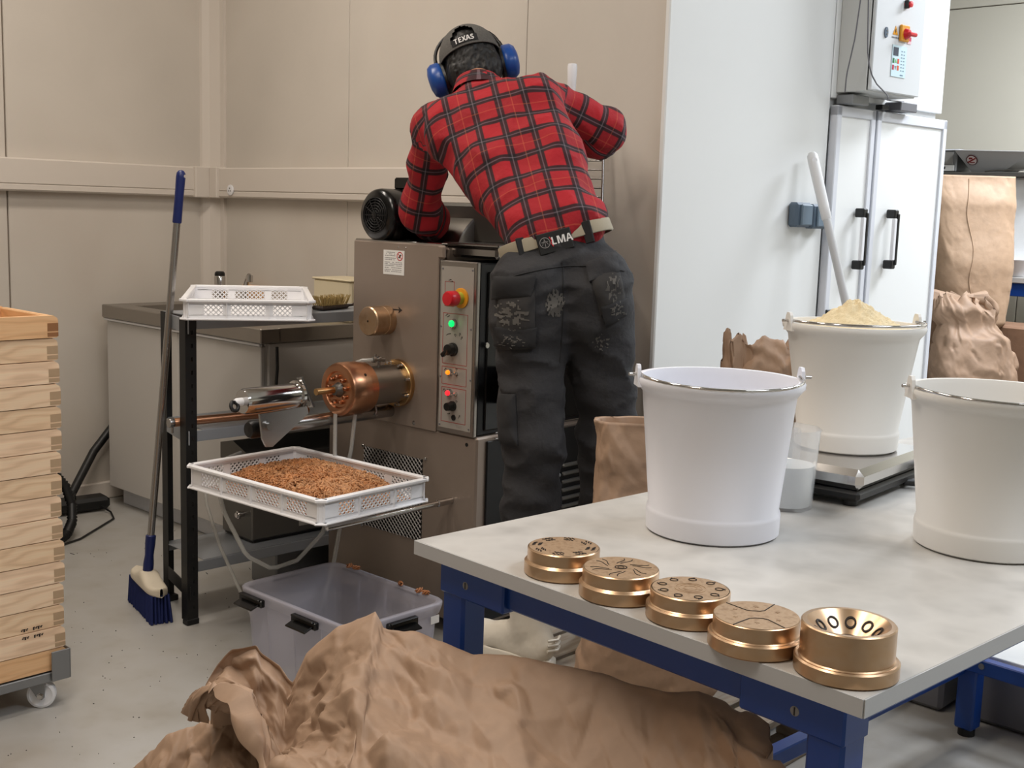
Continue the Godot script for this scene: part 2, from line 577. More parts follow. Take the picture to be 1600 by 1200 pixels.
func camera_and_light() -> void:
	var cam := Camera3D.new()
	cam.name = "camera"
	cam.position = Vector3(0, 1.35, 0)
	cam.rotation_degrees = Vector3(-8.279, -46.5, 1.778)
	cam.fov = 35.484
	cam.near = 0.05
	add_child(cam)
	cam.current = true
	var we := WorldEnvironment.new()
	we.name = "world_environment"
	var e := Environment.new()
	e.background_mode = Environment.BG_COLOR
	e.background_color = Color(0.5, 0.5, 0.5)
	e.tonemap_mode = Environment.TONE_MAPPER_LINEAR
	e.tonemap_exposure = 1.05
	e.sdfgi_enabled = true
	e.ssao_enabled = true
	e.ssil_enabled = true
	we.environment = e
	add_child(we)
	var warm := Color(1.0, 0.955, 0.905)
	var cool := Color(0.94, 0.965, 1.0)
	ceiling_light(Vector3(1.75, 3.17, -3.7), 1.2, 0.3, warm, 2.4, "long warm ceiling light above the sink corner")
	ceiling_light(Vector3(0.3, 3.17, -1.4), 1.2, 0.3, warm, 2.5, "long warm ceiling light nearest the camera, over the tray stack aisle")
	ceiling_light(Vector3(1.25, 3.17, -2.35), 1.2, 0.3, warm, 1.9, "long warm ceiling light between the tray stack and the extruder")
	ceiling_light(Vector3(2.1, 3.17, 0.5), 1.2, 0.6, cool, 3.5, "wide cool ceiling light in front of the work bench")
	ceiling_light(Vector3(4.3, 3.17, -0.2), 1.2, 0.6, cool, 4.0, "wide cool ceiling light facing the white dryer")
	ceiling_light(Vector3(5.9, 3.17, -1.3), 1.2, 0.6, cool, 12.0, "wide cool ceiling light above the flour sacks")

func room() -> void:
	var fl := struct("floor", bx(Vector3(2.3, -0.1, -0.75), Vector3(10.4, 0.2, 8.9), 0.0), M.floor)
	# scuffs and crumbs trodden into the paint
	var rng := RandomNumberGenerator.new()
	rng.seed = 5
	var sc := MB.new()
	for i in 420:
		var a := Vector3(rng.randf_range(0.9, 2.9), 0.0008, rng.randf_range(-4.3, -1.2))
		if a.x * 0.72 - a.z * 0.69 < 1.9: continue
		var l := rng.randf_range(0.001, 0.004) if rng.randf() < 0.88 else rng.randf_range(0.012, 0.03)
		sc.box(a, Vector3(l, 0.0016, rng.randf_range(0.001, 0.0025)), 0.0, Basis(Vector3.UP, rng.randf() * TAU))
	var scp := part("floor_scuffs", sc, M.scuff, fl)
	scp.set_meta("kind", "stuff")
	struct("ceiling", bx(Vector3(2.3, 3.28, -0.75), Vector3(10.4, 0.16, 8.9), 0.0), M.ceiling)
	# wall on the left: core with recessed joints, sandwich panels proud of it
	var wl := struct("wall_left", bx(Vector3(2.3, 1.6, -5.06), Vector3(10.4, 3.2, 0.16), 0.0), M.joint)
	var x := -2.82
	while x < 7.3:
		part("wall_panel", bx(Vector3(x + 0.5, 1.6, -4.976), Vector3(0.994, 3.2, 0.014), 0.003), M.wall, wl)
		x += 1.0
	var wb := struct("wall_back", bx(Vector3(3.235, 1.6, -3.67), Vector3(0.13, 3.2, 2.60), 0.0), M.joint_pale)
	for e in [[-4.965, -3.968], [-3.962, -2.978], [-2.972, -2.362]]:
		part("wall_panel", bx(Vector3(3.163, 1.6, (e[0] + e[1]) / 2), Vector3(0.014, 3.2, e[1] - e[0] + 0.0035), 0.002), M.wall, wb)
	var wf := struct("wall_far", bx(Vector3(7.45, 1.6, -0.75), Vector3(0.16, 3.2, 8.9), 0.0), M.joint)
	var z := -5.2
	while z < 3.6:
		part("wall_panel", bx(Vector3(7.363, 1.322, z + 0.6), Vector3(0.014, 2.644, 1.194), 0.003), M.far_wall, wf)
		part("wall_panel", bx(Vector3(7.363, 2.925, z + 0.6), Vector3(0.014, 0.55, 1.194), 0.003), M.far_wall, wf)
		z += 1.2
	struct("wall_front", bx(Vector3(2.3, 1.6, 3.62), Vector3(10.4, 3.2, 0.16), 0.0), M.far_wall)
	struct("wall_side", bx(Vector3(-2.82, 1.6, -0.75), Vector3(0.16, 3.2, 8.9), 0.0), M.wall)
	struct("baseboard_left", bx(Vector3(1.0, 0.04, -4.96), Vector3(4.28, 0.08, 0.018), 0.006), M.trim)
	struct("baseboard_back", bx(Vector3(3.147, 0.04, -3.0), Vector3(0.018, 0.08, 1.26), 0.006), M.trim)
	# cove strip in the corner
	var c := MB.new()
	c.xf = Transform3D(Basis(Vector3.RIGHT, Vector3.BACK, Vector3.UP), Vector3.ZERO)
	var pl := PackedVector2Array([Vector2(3.156, -4.969), Vector2(3.085, -4.969), Vector2(3.09, -4.955), Vector2(3.115, -4.93), Vector2(3.14, -4.885), Vector2(3.142, -4.86), Vector2(3.156, -4.86)])
	c.prism(pl, 0.0, 3.2)
	struct("trim_1", c, M.trim)
	# plastic cable trunking with a lid line, on both walls
	var t := MB.new()
	t.box(Vector3(1.0, 1.43, -4.945), Vector3(4.16, 0.136, 0.048), 0.004)
	t.box(Vector3(1.0, 1.4435, -4.9195), Vector3(4.15, 0.101, 0.005), 0.003)
	t.box(Vector3(1.0, 1.3785, -4.9195), Vector3(4.15, 0.024, 0.005), 0.003)
	t.box(Vector3(3.07, 1.43, -4.93), Vector3(0.10, 0.142, 0.06), 0.004)
	struct("trim_2", t, M.trim)
	t = MB.new()
	t.box(Vector3(3.131, 1.43, -3.93), Vector3(0.048, 0.136, 1.90), 0.004)
	t.box(Vector3(3.1055, 1.4435, -3.93), Vector3(0.005, 0.101, 1.89), 0.003)
	t.box(Vector3(3.1055, 1.3785, -3.93), Vector3(0.005, 0.024, 1.89), 0.003)
	t.box(Vector3(3.12, 1.43, -4.87), Vector3(0.06, 0.142, 0.06), 0.004)
	struct("trim_3", t, M.trim)
	var so := thing("wall_socket", "small round three-hole socket in the cable trunking beside the corner", "socket", Vector3(3.098, 1.397, -4.74))
	var d := MB.new()
	d.turned(Vector3(0.004, 0, 0), Vector3.LEFT, [Vector2(0.024, 0), Vector2(0.024, 0.005), Vector2(0.02, 0.007), Vector2(0.0, 0.006)], 24)
	part("face", d, M.white_plastic, so)
	for k in 3:
		var an := TAU * k / 3 + PI / 2
		var h := MB.new()
		h.turned(Vector3(-0.0015, sin(an) * 0.008, cos(an) * 0.008), Vector3.LEFT, [Vector2(0.003, 0), Vector2(0.003, 0.002), Vector2(0, 0.002)], 10)
		part("hole", h, M.black, so)
# ---------------------------------------------------------------- work bench and what stands on it
const BENCH := Vector3(1.254, 0, -1.395)
const BENCH_TURN := -3.4

func on_bench(x: float, y: float, z: float) -> Vector3:
	return BENCH + Basis(Vector3.UP, deg_to_rad(BENCH_TURN)) * Vector3(x, y, z)

func bench() -> void:
	var t := thing("work_bench", "work bench with a pale laminate top and a blue steel frame, carrying the bronze dies", "bench", BENCH, BENCH_TURN)
	part("tabletop", bx(Vector3(0.955, 0.8085, 0.405), Vector3(1.91, 0.023, 0.81), 0.0012), M.laminate, t)
	var e := MB.new()
	e.box(Vector3(-0.0006, 0.8085, 0.405), Vector3(0.0012, 0.0222, 0.8085), 0.0)
	e.box(Vector3(0.955, 0.8085, 0.8106), Vector3(1.909, 0.0222, 0.0012), 0.0)
	part("edge_band", e, M.edge_band, t)
	for q in [[0.05, 0.068], [0.05, 0.748], [1.818, 0.092], [1.818, 0.748]]:
		var l := MB.new()
		l.box(Vector3(q[0], 0.408, q[1]), Vector3(0.05, 0.776, 0.052), 0.005)
		l.box(Vector3(q[0] - 0.001, 0.769, q[1] + (0.047 if q[1] < 0.4 else -0.047)), Vector3(0.056, 0.054, 0.15), 0.003)
		part("leg", l, M.blue, t)
		var g := MB.new()
		g.turned(Vector3(q[0], 0.0, q[1]), Vector3.UP, [Vector2(0.0, 0), Vector2(0.022, 0), Vector2(0.022, 0.02), Vector2(0.012, 0.024)], 16)
		part("foot", g, M.black, t)
	for x in [0.045, 1.823]:
		part("rail", bx(Vector3(x, 0.772, 0.408), Vector3(0.03, 0.046, 0.70), 0.003), M.blue, t)
	for z in [0.068, 0.748]:
		part("rail", bx(Vector3(0.935, 0.774, z), Vector3(1.73, 0.042, 0.03), 0.003), M.blue, t)
		part("stretcher", bx(Vector3(0.935, 0.190, z), Vector3(1.73, 0.036, 0.036), 0.003), M.blue, t)
	part("stretcher", bx(Vector3(1.795, 0.208, 0.42), Vector3(0.03, 0.040, 0.66), 0.003), M.blue, t)
	var rb := MB.new()
	rb.turned(Vector3(1.780, 0.212, 0.135), Vector3.LEFT, [Vector2(0.008, 0), Vector2(0.008, 0.003), Vector2(0, 0.004)], 14)
	part("bolt", rb, M.zinc, t)
	for q in [0.103, 0.708]:
		var b := MB.new()
		b.turned(Vector3(0.024, 0.766, q), Vector3.LEFT, [Vector2(0.0075, 0), Vector2(0.0075, 0.002), Vector2(0.006, 0.0035), Vector2(0, 0.0038)], 16)
		var m := part("bolt", b, M.zinc, t)
		part("slot", bx(Vector3(0.0205, 0.766, q), Vector3(0.0016, 0.010, 0.0016), 0.0), M.black, m)

func ring_mesh(mb: MB, c: Vector3, bs: Basis, ro: float, ri: float, h: float, sx := 1.0) -> void:
	var old := mb.xf
	mb.xf = mb.xf * Transform3D(bs.scaled_local(Vector3(sx, 1, 1)), c)
	mb.lathe([Vector2(ri, 0), Vector2(ro, 0), Vector2(ro, h), Vector2(ri, h), Vector2(ri, 0)], 20)
	mb.xf = old

func die_body(r1: float, r2: float, h1: float, h2: float, dish := false) -> MB:
	var m := MB.new()
	var p := [Vector2(0, 0), Vector2(r1 - 0.002, 0), Vector2(r1, 0.002), Vector2(r1, h1 - 0.002), Vector2(r1 - 0.002, h1), Vector2(r2 + 0.0015, h1), Vector2(r2, h1 + 0.0015), Vector2(r2, h2 - 0.0015), Vector2(r2 - 0.0015, h2)]
	if dish:
		p.append_array([Vector2(r2 - 0.007, h2), Vector2(r2 - 0.008, h2 - 0.001), Vector2(0.021, h2 - 0.024), Vector2(0.017, h2 - 0.0235), Vector2(0.012, h2 - 0.019), Vector2(0, h2 - 0.019)])
	m.lathe(p, 72, 0, TAU, 25.0)
	return m

func dies() -> void:
	var grp := "bronze pasta dies lined up along the bench edge"
	var y := 0.8201
	var rng := RandomNumberGenerator.new()
	rng.seed = 77
	# 1: clusters of slanted slots round the rim
	var t := thing("pasta_die", "bronze pasta die with clusters of small slanted slots, furthest left in the row", "pasta die", on_bench(0.067, y, 0.269), BENCH_TURN, grp)
	part("body", die_body(0.0578, 0.0535, 0.0205, 0.040), M.bronze, t)
	part("face", die_face(0.0515, 0.0402), M.bronze_face, t)
	for k in 8:
		var a := TAU * k / 8 + 0.2
		for j in 3:
			for i in 2:
				var aa := a + (j - 1) * 0.13
				var r := 0.036 + i * 0.0085
				var sl := MB.new()
				sl.box(Vector3(cos(aa) * r, 0.0405, sin(aa) * r), Vector3(0.0070, 0.0012, 0.0022), 0.0005, Basis(Vector3.UP, -aa + 0.9))
				part("slot", sl, M.bronze_dark, t)
	# 2: swirling curved slits
	t = thing("pasta_die", "bronze pasta die with six pairs of swirling curved slits, second from the left", "pasta die", on_bench(0.056, y, 0.392), BENCH_TURN, grp)
	part("body", die_body(0.0578, 0.0535, 0.0205, 0.040), M.bronze, t)
	part("face", die_face(0.0515, 0.0402), M.bronze_face, t)
	for k in 12:
		var a := TAU * (k / 2) / 6 + (0.28 if k % 2 else 0.0)
		var pts := []
		for i in 7:
			var f := i / 6.0
			var r := 0.019 + 0.024 * f
			var aa := a + 0.55 * sin(f * PI) * 0.35 + f * 0.42
			pts.append(Vector3(cos(aa) * r, 0.0402, sin(aa) * r))
		var c := MB.new()
		c.tube(pts, 0.0007, 6)
		part("slit", c, M.bronze_dark, t)
	var hub := MB.new()
	ring_mesh(hub, Vector3(0, 0.0398, 0), Basis.IDENTITY, 0.009, 0.0075, 0.001)
	ring_mesh(hub, Vector3(0, 0.0398, 0), Basis.IDENTITY, 0.005, 0.004, 0.001)
	part("centre_ring", hub, M.bronze_dark, t)
	# 3: ring-shaped inserts
	t = thing("pasta_die", "bronze pasta die with a circle of small ring-shaped inserts, middle of the row", "pasta die", on_bench(0.060, y, 0.512), BENCH_TURN, grp)
	part("body", die_body(0.0580, 0.0530, 0.0205, 0.040), M.bronze, t)
	part("face", die_face(0.0505, 0.0402), M.bronze_face, t)
	for k in 9:
		var a := TAU * k / 9 + 0.1
		var c := MB.new()
		ring_mesh(c, Vector3(cos(a) * 0.038, 0.0398, sin(a) * 0.038), Basis(Vector3.UP, -a), 0.0058, 0.0046, 0.0012)
		c.box(Vector3(cos(a) * 0.0445, 0.0405, sin(a) * 0.0445), Vector3(0.0012, 0.001, 0.005), 0.0, Basis(Vector3.UP, -a + 0.6))
		part("ring_insert", c, M.bronze_dark, t)
	var sw := MB.new()
	for r in [0.021, 0.016, 0.0095]:
		ring_mesh(sw, Vector3(0, 0.0399, 0), Basis.IDENTITY, r, r - 0.0009, 0.0008)
	part("centre_ring", sw, M.bronze_face, t)
	# 4: flat sheet die with two long bent slits
	t = thing("pasta_die", "worn bronze pasta die with two long bent slits, second from the right", "pasta die", on_bench(0.042, y, 0.631), BENCH_TURN, grp)
	part("body", die_body(0.0590, 0.0535, 0.0195, 0.040), M.bronze, t)
	part("face", die_face(0.0525, 0.0402), M.bronze_face, t)
	for s in [-1.0, 1.0]:
		var c := MB.new()
		var pts := [Vector3(s * 0.041, 0.0402, -0.033), Vector3(s * 0.026, 0.0402, -0.020), Vector3(s * 0.016, 0.0402, -0.011), Vector3(s * 0.0135, 0.0402, -0.004), Vector3(s * 0.0135, 0.0402, 0.006), Vector3(s * 0.017, 0.0402, 0.012), Vector3(s * 0.044, 0.0402, 0.028)]
		c.xf = Transform3D(Basis(Vector3.UP, 0.75), Vector3.ZERO)
		c.tube(pts, 0.0008, 6)
		part("slit", c, M.bronze_dark, t)
	for k in 6:
		var a := TAU * k / 6 + 0.4
		var c := MB.new()
		c.box(Vector3(cos(a) * 0.030, 0.0403, sin(a) * 0.030), Vector3(0.007, 0.0006, 0.0011), 0.0, Basis(Vector3.UP, a * 2.0))
		c.box(Vector3(cos(a) * 0.030, 0.0403, sin(a) * 0.030), Vector3(0.0011, 0.0006, 0.006), 0.0, Basis(Vector3.UP, a * 2.0))
		part("stamp", c, M.bronze_face, t)
	# 5: tall dished die
	t = thing("pasta_die", "tall bronze pasta die with a dished top ringed by oval holes, nearest the bench corner", "pasta die", on_bench(0.058, y, 0.750), BENCH_TURN, grp)
	part("body", die_body(0.0615, 0.0553, 0.019, 0.061, true), M.bronze, t)
	for k in 10:
		var a := TAU * k / 10 + 0.15
		var slope := atan2(0.023, 0.0263)
		var bs := Basis(Vector3.UP, -a) * Basis(Vector3.BACK, slope)
		var c := MB.new()
		ring_mesh(c, Vector3(cos(a) * 0.0345, 0.0485, sin(a) * 0.0345), bs, 0.0068, 0.0046, 0.0015, 1.25)
		part("oval_hole", c, M.bronze_dark, t)
	var hb := MB.new()
	hb.turned(Vector3(0, 0.0415, 0), Vector3.UP, [Vector2(0.0075, 0), Vector2(0.0075, 0.0012), Vector2(0, 0.0012)], 20)
	part("centre_hole", hb, M.bronze_dark, t)

func die_face(r: float, y: float) -> MB:
	var m := MB.new()
	m.lathe([Vector2(r, y - 0.0006), Vector2(r, y), Vector2(0, y)], 64)
	return m

# a pail: base radius, rim radius, height; ears and a bail handle lying along the rim
func bucket(at: Vector3, turn: float, rb: float, rt: float, h: float, m: Material, label: String, drop := 0.0) -> Node3D:
	var t := thing("bucket", label, "bucket", at, turn, "white plastic buckets on the bench")
	var b := MB.new()
	var f := 0.155
	var rf := rb + (rt - rb) * f * 0.35
	b.lathe([Vector2(0, 0.004), Vector2(rb - 0.006, 0.0), Vector2(rb, 0.004), Vector2(rf, h * f - 0.006), Vector2(rf - 0.001, h * f), Vector2(rf - 0.0035, h * f + 0.003),
		Vector2(lerp(rf - 0.0035, rt - 0.004, 0.5), h * 0.56), Vector2(rt - 0.005, h - 0.026), Vector2(rt + 0.001, h - 0.018), Vector2(rt + 0.006, h - 0.012), Vector2(rt + 0.008, h - 0.004), Vector2(rt + 0.006, h), Vector2(rt - 0.004, h),
		Vector2(rt - 0.008, h - 0.012), Vector2(lerp(rb, rt, 0.5) - 0.008, h * 0.5), Vector2(rb - 0.006, 0.012), Vector2(0, 0.01)], 80, 0, TAU, 50)
	part("pail", b, m, t)
	for s in [-1.0, 1.0]:
		var e := MB.new()
		e.xf = Transform3D(Basis(Vector3.UP, -PI / 2 * s + PI / 2), Vector3.ZERO)
		e.xf = Transform3D(Basis(Vector3.UP, 0.0 if s > 0 else PI), Vector3.ZERO)
		e.xf = e.xf * Transform3D(Basis(Vector3.BACK, Vector3.UP, Vector3.RIGHT), Vector3(rt + 0.003, h - 0.016, 0))
		var poly := PackedVector2Array()
		for q in [[-0.020, 0.0], [0.020, 0.0], [0.015, 0.012], [0.010, 0.030], [0.006, 0.036], [-0.006, 0.036], [-0.010, 0.030], [-0.015, 0.012]]:
			poly.append(Vector2(q[0], q[1]))
		e.prism(poly, 0.0, 0.006)
		part("ear", e, m, t)
	var pts := [Vector3(-rt - 0.022, h + 0.004, 0.004), Vector3(-rt - 0.004, h + 0.004, 0.0)]
	var n := 26
	for i in n + 1:
		var a := PI - PI * i / n
		var rr := rt + 0.002
		pts.append(Vector3(cos(a) * rr, h + 0.004 - drop * sin(a), sin(a) * rr + 0.004))
	pts.append(Vector3(rt + 0.022, h + 0.004, 0.004))
	var hd := MB.new()
	hd.tube(pts, 0.0029, 8)
	part("handle", hd, M.chrome, t)
	return t

func bench_things() -> void:
	bucket(on_bench(0.445, 0.8201, 0.251), -46.5 + 5.0, 0.112, 0.133, 0.262, M.bucket, "empty white plastic bucket standing behind the bronze dies, steel handle lying on its rim", 0.006)
	var b2 := bucket(on_bench(0.974, 0.8931, 0.176), -35.0, 0.102, 0.133, 0.252, M.bucket_cream, "white plastic bucket heaped with flour, standing on the platform scale", -0.002)
	bucket(on_bench(0.736, 0.8201, 0.591), -46.5 + 2.0, 0.112, 0.137, 0.262, M.bucket_cream, "empty off-white bucket at the right edge, nearest the bench's long right side", 0.006)
	b2.set_meta("group", "white plastic buckets on the bench")
	# flour heap
	var f := MB.new()
	var nz := FastNoiseLite.new()
	nz.seed = 9
	nz.frequency = 14.0
	nz.fractal_octaves = 4
	var g := []
	for i in 34:
		var r: float = 0.125 * (i + 0.02) / 33.0
		var row := []
		for k in 96:
			var a := TAU * k / 96
			var x := cos(a) * r
			var z := sin(a) * r
			var rr := Vector2(x + 0.004, z - 0.004).length()
			var hh: float = 0.066 * exp(-pow(rr / 0.074, 1.5)) - 0.014
			hh += nz.get_noise_2d(x * 3.0, z * 3.0) * 0.012 * clamp(1.0 - r / 0.135, 0.1, 1.0) + nz.get_noise_2d(x * 9.0, z * 9.0) * 0.004
			row.append(Vector3(x, hh, z))
		g.append(row)
	f.grid(g, true, true)
	solo("flour_heap", f, M.flour, "heap of yellow semolina flour rising out of the bucket on the scale", "flour", on_bench(0.974, 0.8931 + 0.247, 0.176))
	# platform scale
	var sc := thing("platform_scale", "low platform scale with a stainless tray top on a black base, under the flour bucket", "scale", on_bench(0.929, 0.82, 0.148), BENCH_TURN + 7.7)
	var bs := MB.new()
	bs.box(Vector3(0, 0.022, 0), Vector3(0.335, 0.020, 0.315), 0.006)
	part("base", bs, M.black, sc)
	for s in [[-1, -1], [1, -1], [-1, 1], [1, 1]]:
		var ft := MB.new()
		ft.turned(Vector3(s[0] * 0.14, 0.0, s[1] * 0.13), Vector3.UP, [Vector2(0, 0), Vector2(0.014, 0), Vector2(0.014, 0.012)], 14)
		part("foot", ft, M.black, sc)
	var tr := MB.new()
	tr.box(Vector3(0, 0.053, 0), Vector3(0.345, 0.040, 0.325), 0.012)
	part("tray", tr, M.chrome, sc)
	var cb := MB.new()
	cb.tube([Vector3(0.07, 0.014, 0.15), Vector3(0.10, 0.012, 0.19), Vector3(0.16, 0.0095, 0.215), Vector3(0.24, 0.0095, 0.24), Vector3(0.34, 0.0095, 0.23)], [0.007, 0.0085, 0.0085, 0.0085, 0.0085], 10)
	part("cable", cb, M.black, sc)
	# jug
	var j := thing("measuring_jug", "clear plastic measuring jug partly filled with water, half hidden behind the front bucket", "jug", on_bench(0.69, 0.8201, 0.232), 20.0)
	var jb := MB.new()
	var seg := 8
	var rings := []
	for e in [[0.003, 0.0], [0.046, 0.0], [0.048, 0.003], [0.0555, 0.146], [0.058, 0.15], [0.0545, 0.149], [0.046, 0.006], [0.003, 0.005]]:
		var row := []
		for k in 48:
			var a := TAU * k / 48
			# rounded octagon
			var fr := fposmod(a, TAU / seg) - PI / seg
			var rr: float = e[0] * lerp(1.0, cos(PI / seg) / cos(fr), 0.8)
			if e[1] > 0.14: rr += 0.016 * pow(max(0.0, cos(a - 3.6)), 14.0)
			row.append(Vector3(cos(a) * rr, e[1] + (0.008 * pow(max(0.0, cos(a - 3.6)), 14.0) if e[1] > 0.14 else 0.0), sin(a) * rr))
		rings.append(row)
	jb.grid(rings, true, true)
	part("jug_body", jb, M.clear, j)
	var hd := MB.new()
	hd.tube([Vector3(0.052, 0.135, 0), Vector3(0.078, 0.132, 0), Vector3(0.086, 0.118, 0), Vector3(0.083, 0.06, 0), Vector3(0.072, 0.04, 0), Vector3(0.05, 0.042, 0)], [0.006, 0.0065, 0.0065, 0.006, 0.0055, 0.005], 10)
	part("handle", hd, M.clear, j)
	var wt := MB.new()
	wt.lathe([Vector2(0, 0.0065), Vector2(0.043, 0.0065), Vector2(0.0475, 0.082), Vector2(0, 0.082)], 40)
	part("water", wt, M.water, j)

func low_bench() -> void:
	solo("white_board", bx(Vector3(0, 0.008, 0), Vector3(0.42, 0.016, 0.95), 0.002), M.white_panel, "white board lying on the grey boxes behind the bench's rear leg", "board", Vector3(3.33, 0.1930, -1.02), -1.5)
	var c := MB.new()
	c.box(Vector3(0.0, 0.098, 0.0), Vector3(0.34, 0.19, 0.30), 0.012)
	c.box(Vector3(0.0, 0.186, 0.0), Vector3(0.36, 0.012, 0.32), 0.005)
	solo("storage_box", c, M.grey_plastic, "smaller grey plastic box under the white board, behind the bench's rear leg", "box", Vector3(3.33, 0, -1.10), 0.0)
	c = MB.new()
	c.box(Vector3(0.0, 0.098, 0.0), Vector3(0.34, 0.19, 0.44), 0.012)
	c.box(Vector3(0.0, 0.186, 0.0), Vector3(0.36, 0.012, 0.46), 0.005)
	solo("storage_box", c, M.grey_plastic, "larger grey plastic box on the floor left of the bench's rear leg", "box", Vector3(3.31, 0, -1.52), 0.0)
# ---------------------------------------------------------------- pasta extruder, measured from its front right corner; -X is out of the front panel
const EXT := Vector3(2.545, 0, -2.555)

func screw(mb: MB, at: Vector3, dir: Vector3, r: float, l: float) -> void:
	mb.turned(at, dir, [Vector2(r, 0), Vector2(r, l * 0.7), Vector2(r * 0.8, l), Vector2(0, l)], 12)

func hex_bolt(mb: MB, at: Vector3, dir: Vector3, r: float, l: float) -> void:
	mb.turned(at, dir, [Vector2(r * 1.35, 0), Vector2(r * 1.35, l * 0.2), Vector2(r, l * 0.2), Vector2(r, l), Vector2(0, l)], 6, 10.0)

func extruder() -> void:
	var t := thing("pasta_extruder", "steel pasta extruder with bronze die head, button panel and black motor, under the leaning man", "machine", EXT, 1.8)
	var LF := Vector3.LEFT
	# lower cabinet
	var m := MB.new()
	m.box(Vector3(0.285, 0.35, -0.3525), Vector3(0.57, 0.608, 0.705), 0.006)
	part("lower_cabinet", m, M.steel_door, t)
	part("side_panel", bx(Vector3(0.29, 0.35, 0.004), Vector3(0.50, 0.58, 0.008), 0.002), M.black_steel, t)
	m = MB.new()
	for q in [[0.05, -0.06], [0.52, -0.06], [0.05, -0.65], [0.52, -0.65]]:
		m.turned(Vector3(q[0], 0, q[1]), Vector3.UP, [Vector2(0, 0), Vector2(0.03, 0), Vector2(0.03, 0.012), Vector2(0.014, 0.02), Vector2(0.014, 0.05)], 16)
	part("foot", m, M.black, t)
	# louvres pressed into the side
	for i in 8:
		var l := MB.new()
		l.box(Vector3(0.46, 0.515 - i * 0.028, 0.014), Vector3(0.12, 0.012, 0.014), 0.004, Basis(Vector3.RIGHT, 0.6))
		part("louvre", l, M.dark_steel, t)
		var l2 := MB.new()
		l2.box(Vector3(0.375, 0.515 - i * 0.028, 0.014), Vector3(0.03, 0.012, 0.014), 0.004, Basis(Vector3.RIGHT, 0.6))
		part("louvre", l2, M.zinc, t)
	for y in [0.665, 0.646]:
		part("edge_strip", bx(Vector3(0.30, y, 0.010), Vector3(0.46, 0.004, 0.004), 0.001), M.chrome, t)
	# upper body behind the door
	part("upper_body", bx(Vector3(0.30, 0.94, -0.375), Vector3(0.52, 0.57, 0.385), 0.006), M.steel_door, t)
	m = MB.new()
	m.box(Vector3(0.004, 0.941, -0.376), Vector3(0.022, 0.586, 0.400), 0.003)
	m.box(Vector3(0.0, 1.213, -0.169), Vector3(0.016, 0.042, 0.030), 0.006)
	part("front_door", m, M.steel_door, t)
	m = MB.new()
	m.box(Vector3(0.012, 1.236, -0.372), Vector3(0.03, 0.008, 0.405), 0.003)
	part("door_lip", m, M.chrome, t)
	m = MB.new()
	screw(m, Vector3(-0.006, 0.665, -0.273), LF, 0.007, 0.003)
	for z in [-0.36, -0.325]: screw(m, Vector3(-0.006, 1.219, z), LF, 0.003, 0.002)
	part("rivet", m, M.satin, t)
	# mixing tank: drum lying along z, behind the door
	m = MB.new()
	var prof := []
	m.xf = Transform3D(Basis(Vector3.RIGHT, PI / 2), Vector3(0.30, 1.17, -0.52))
	m.lathe([Vector2(0.0, 0), Vector2(0.165, 0), Vector2(0.172, 0.006), Vector2(0.172, 0.28), Vector2(0.165, 0.285), Vector2(0, 0.285)], 48)
	part("mixing_tank", m, M.steel, t)
	m = MB.new()
	m.box(Vector3(0.30, 1.215, -0.105), Vector3(0.48, 0.035, 0.22), 0.008)
	m.box(Vector3(0.30, 1.237, -0.10), Vector3(0.50, 0.010, 0.24), 0.003)
	part("tank_flange", m, M.satin, t)
	part("tank_wall", bx(Vector3(0.36, 1.30, -0.28), Vector3(0.30, 0.13, 0.44), 0.01), M.dark_steel, t)
	# wire guard lid, hinged open towards the wall
	var lid := MB.new()
	var o := Vector3(0.50, 1.25, -0.44)
	var bs := Basis(Vector3.BACK, -0.16)
	lid.xf = Transform3D(bs, o)
	for k in 2: lid.tube([Vector3(0, 0, 0.0 + k * 0.5), Vector3(0, 0.42, 0.06 + k * 0.38)], 0.005, 8)
	for i in 15:
		var f := i / 14.0
		lid.tube([Vector3(0, f * 0.42, 0.06 * f), Vector3(0, f * 0.42, 0.5 - 0.06 * f)], 0.0032, 6)
	part("guard_lid", lid, M.satin, t)
	m = MB.new()
	m.tube([Vector3(0.373, 1.26, 0.016), Vector3(0.373, 1.735, 0.016)], 0.005, 8)
	var hnd := part("lid_lever", m, M.chrome, t)
	m = MB.new()
	m.turned(Vector3(0.373, 1.724, 0.016), Vector3.UP, [Vector2(0, 0), Vector2(0.012, 0), Vector2(0.0135, 0.01), Vector2(0.0155, 0.075), Vector2(0.0135, 0.083), Vector2(0, 0.085)], 20)
	part("grip", m, M.white_plastic, hnd)
	# motor, axis along x
	m = MB.new()
	var mc := Vector3(-0.01, 1.318, -0.465)
	m.turned(mc + Vector3(0.085, 0, 0), Vector3.RIGHT, [Vector2(0.0, 0), Vector2(0.080, 0), Vector2(0.082, 0.01), Vector2(0.082, 0.14), Vector2(0.070, 0.16), Vector2(0, 0.16)], 40)
	for k in 20:
		var a := TAU * k / 20
		m.box(mc + Vector3(0.165, sin(a) * 0.082, cos(a) * 0.082), Vector3(0.13, 0.009, 0.003), 0.0, Basis(Vector3.RIGHT, PI / 2 - a))
	var mo := part("motor", m, M.black_gloss, t)
	m = MB.new()
	m.turned(mc, Vector3.RIGHT, [Vector2(0.055, -0.004), Vector2(0.074, 0), Vector2(0.083, 0.010), Vector2(0.086, 0.024), Vector2(0.086, 0.085), Vector2(0.080, 0.09)], 48)
	part("fan_cover", m, M.black_gloss, mo)
	m = MB.new()
	m.turned(mc + Vector3(-0.004, 0, 0), Vector3.RIGHT, [Vector2(0, 0.02), Vector2(0.056, 0.02)], 40)
	for r in [0.013, 0.022, 0.031, 0.040, 0.049, 0.056]:
		var pts := []
		for k in 32: pts.append(mc + Vector3(-0.005, sin(TAU * k / 32) * r, cos(TAU * k / 32) * r))
		m.tube(pts, 0.0018, 6, true)
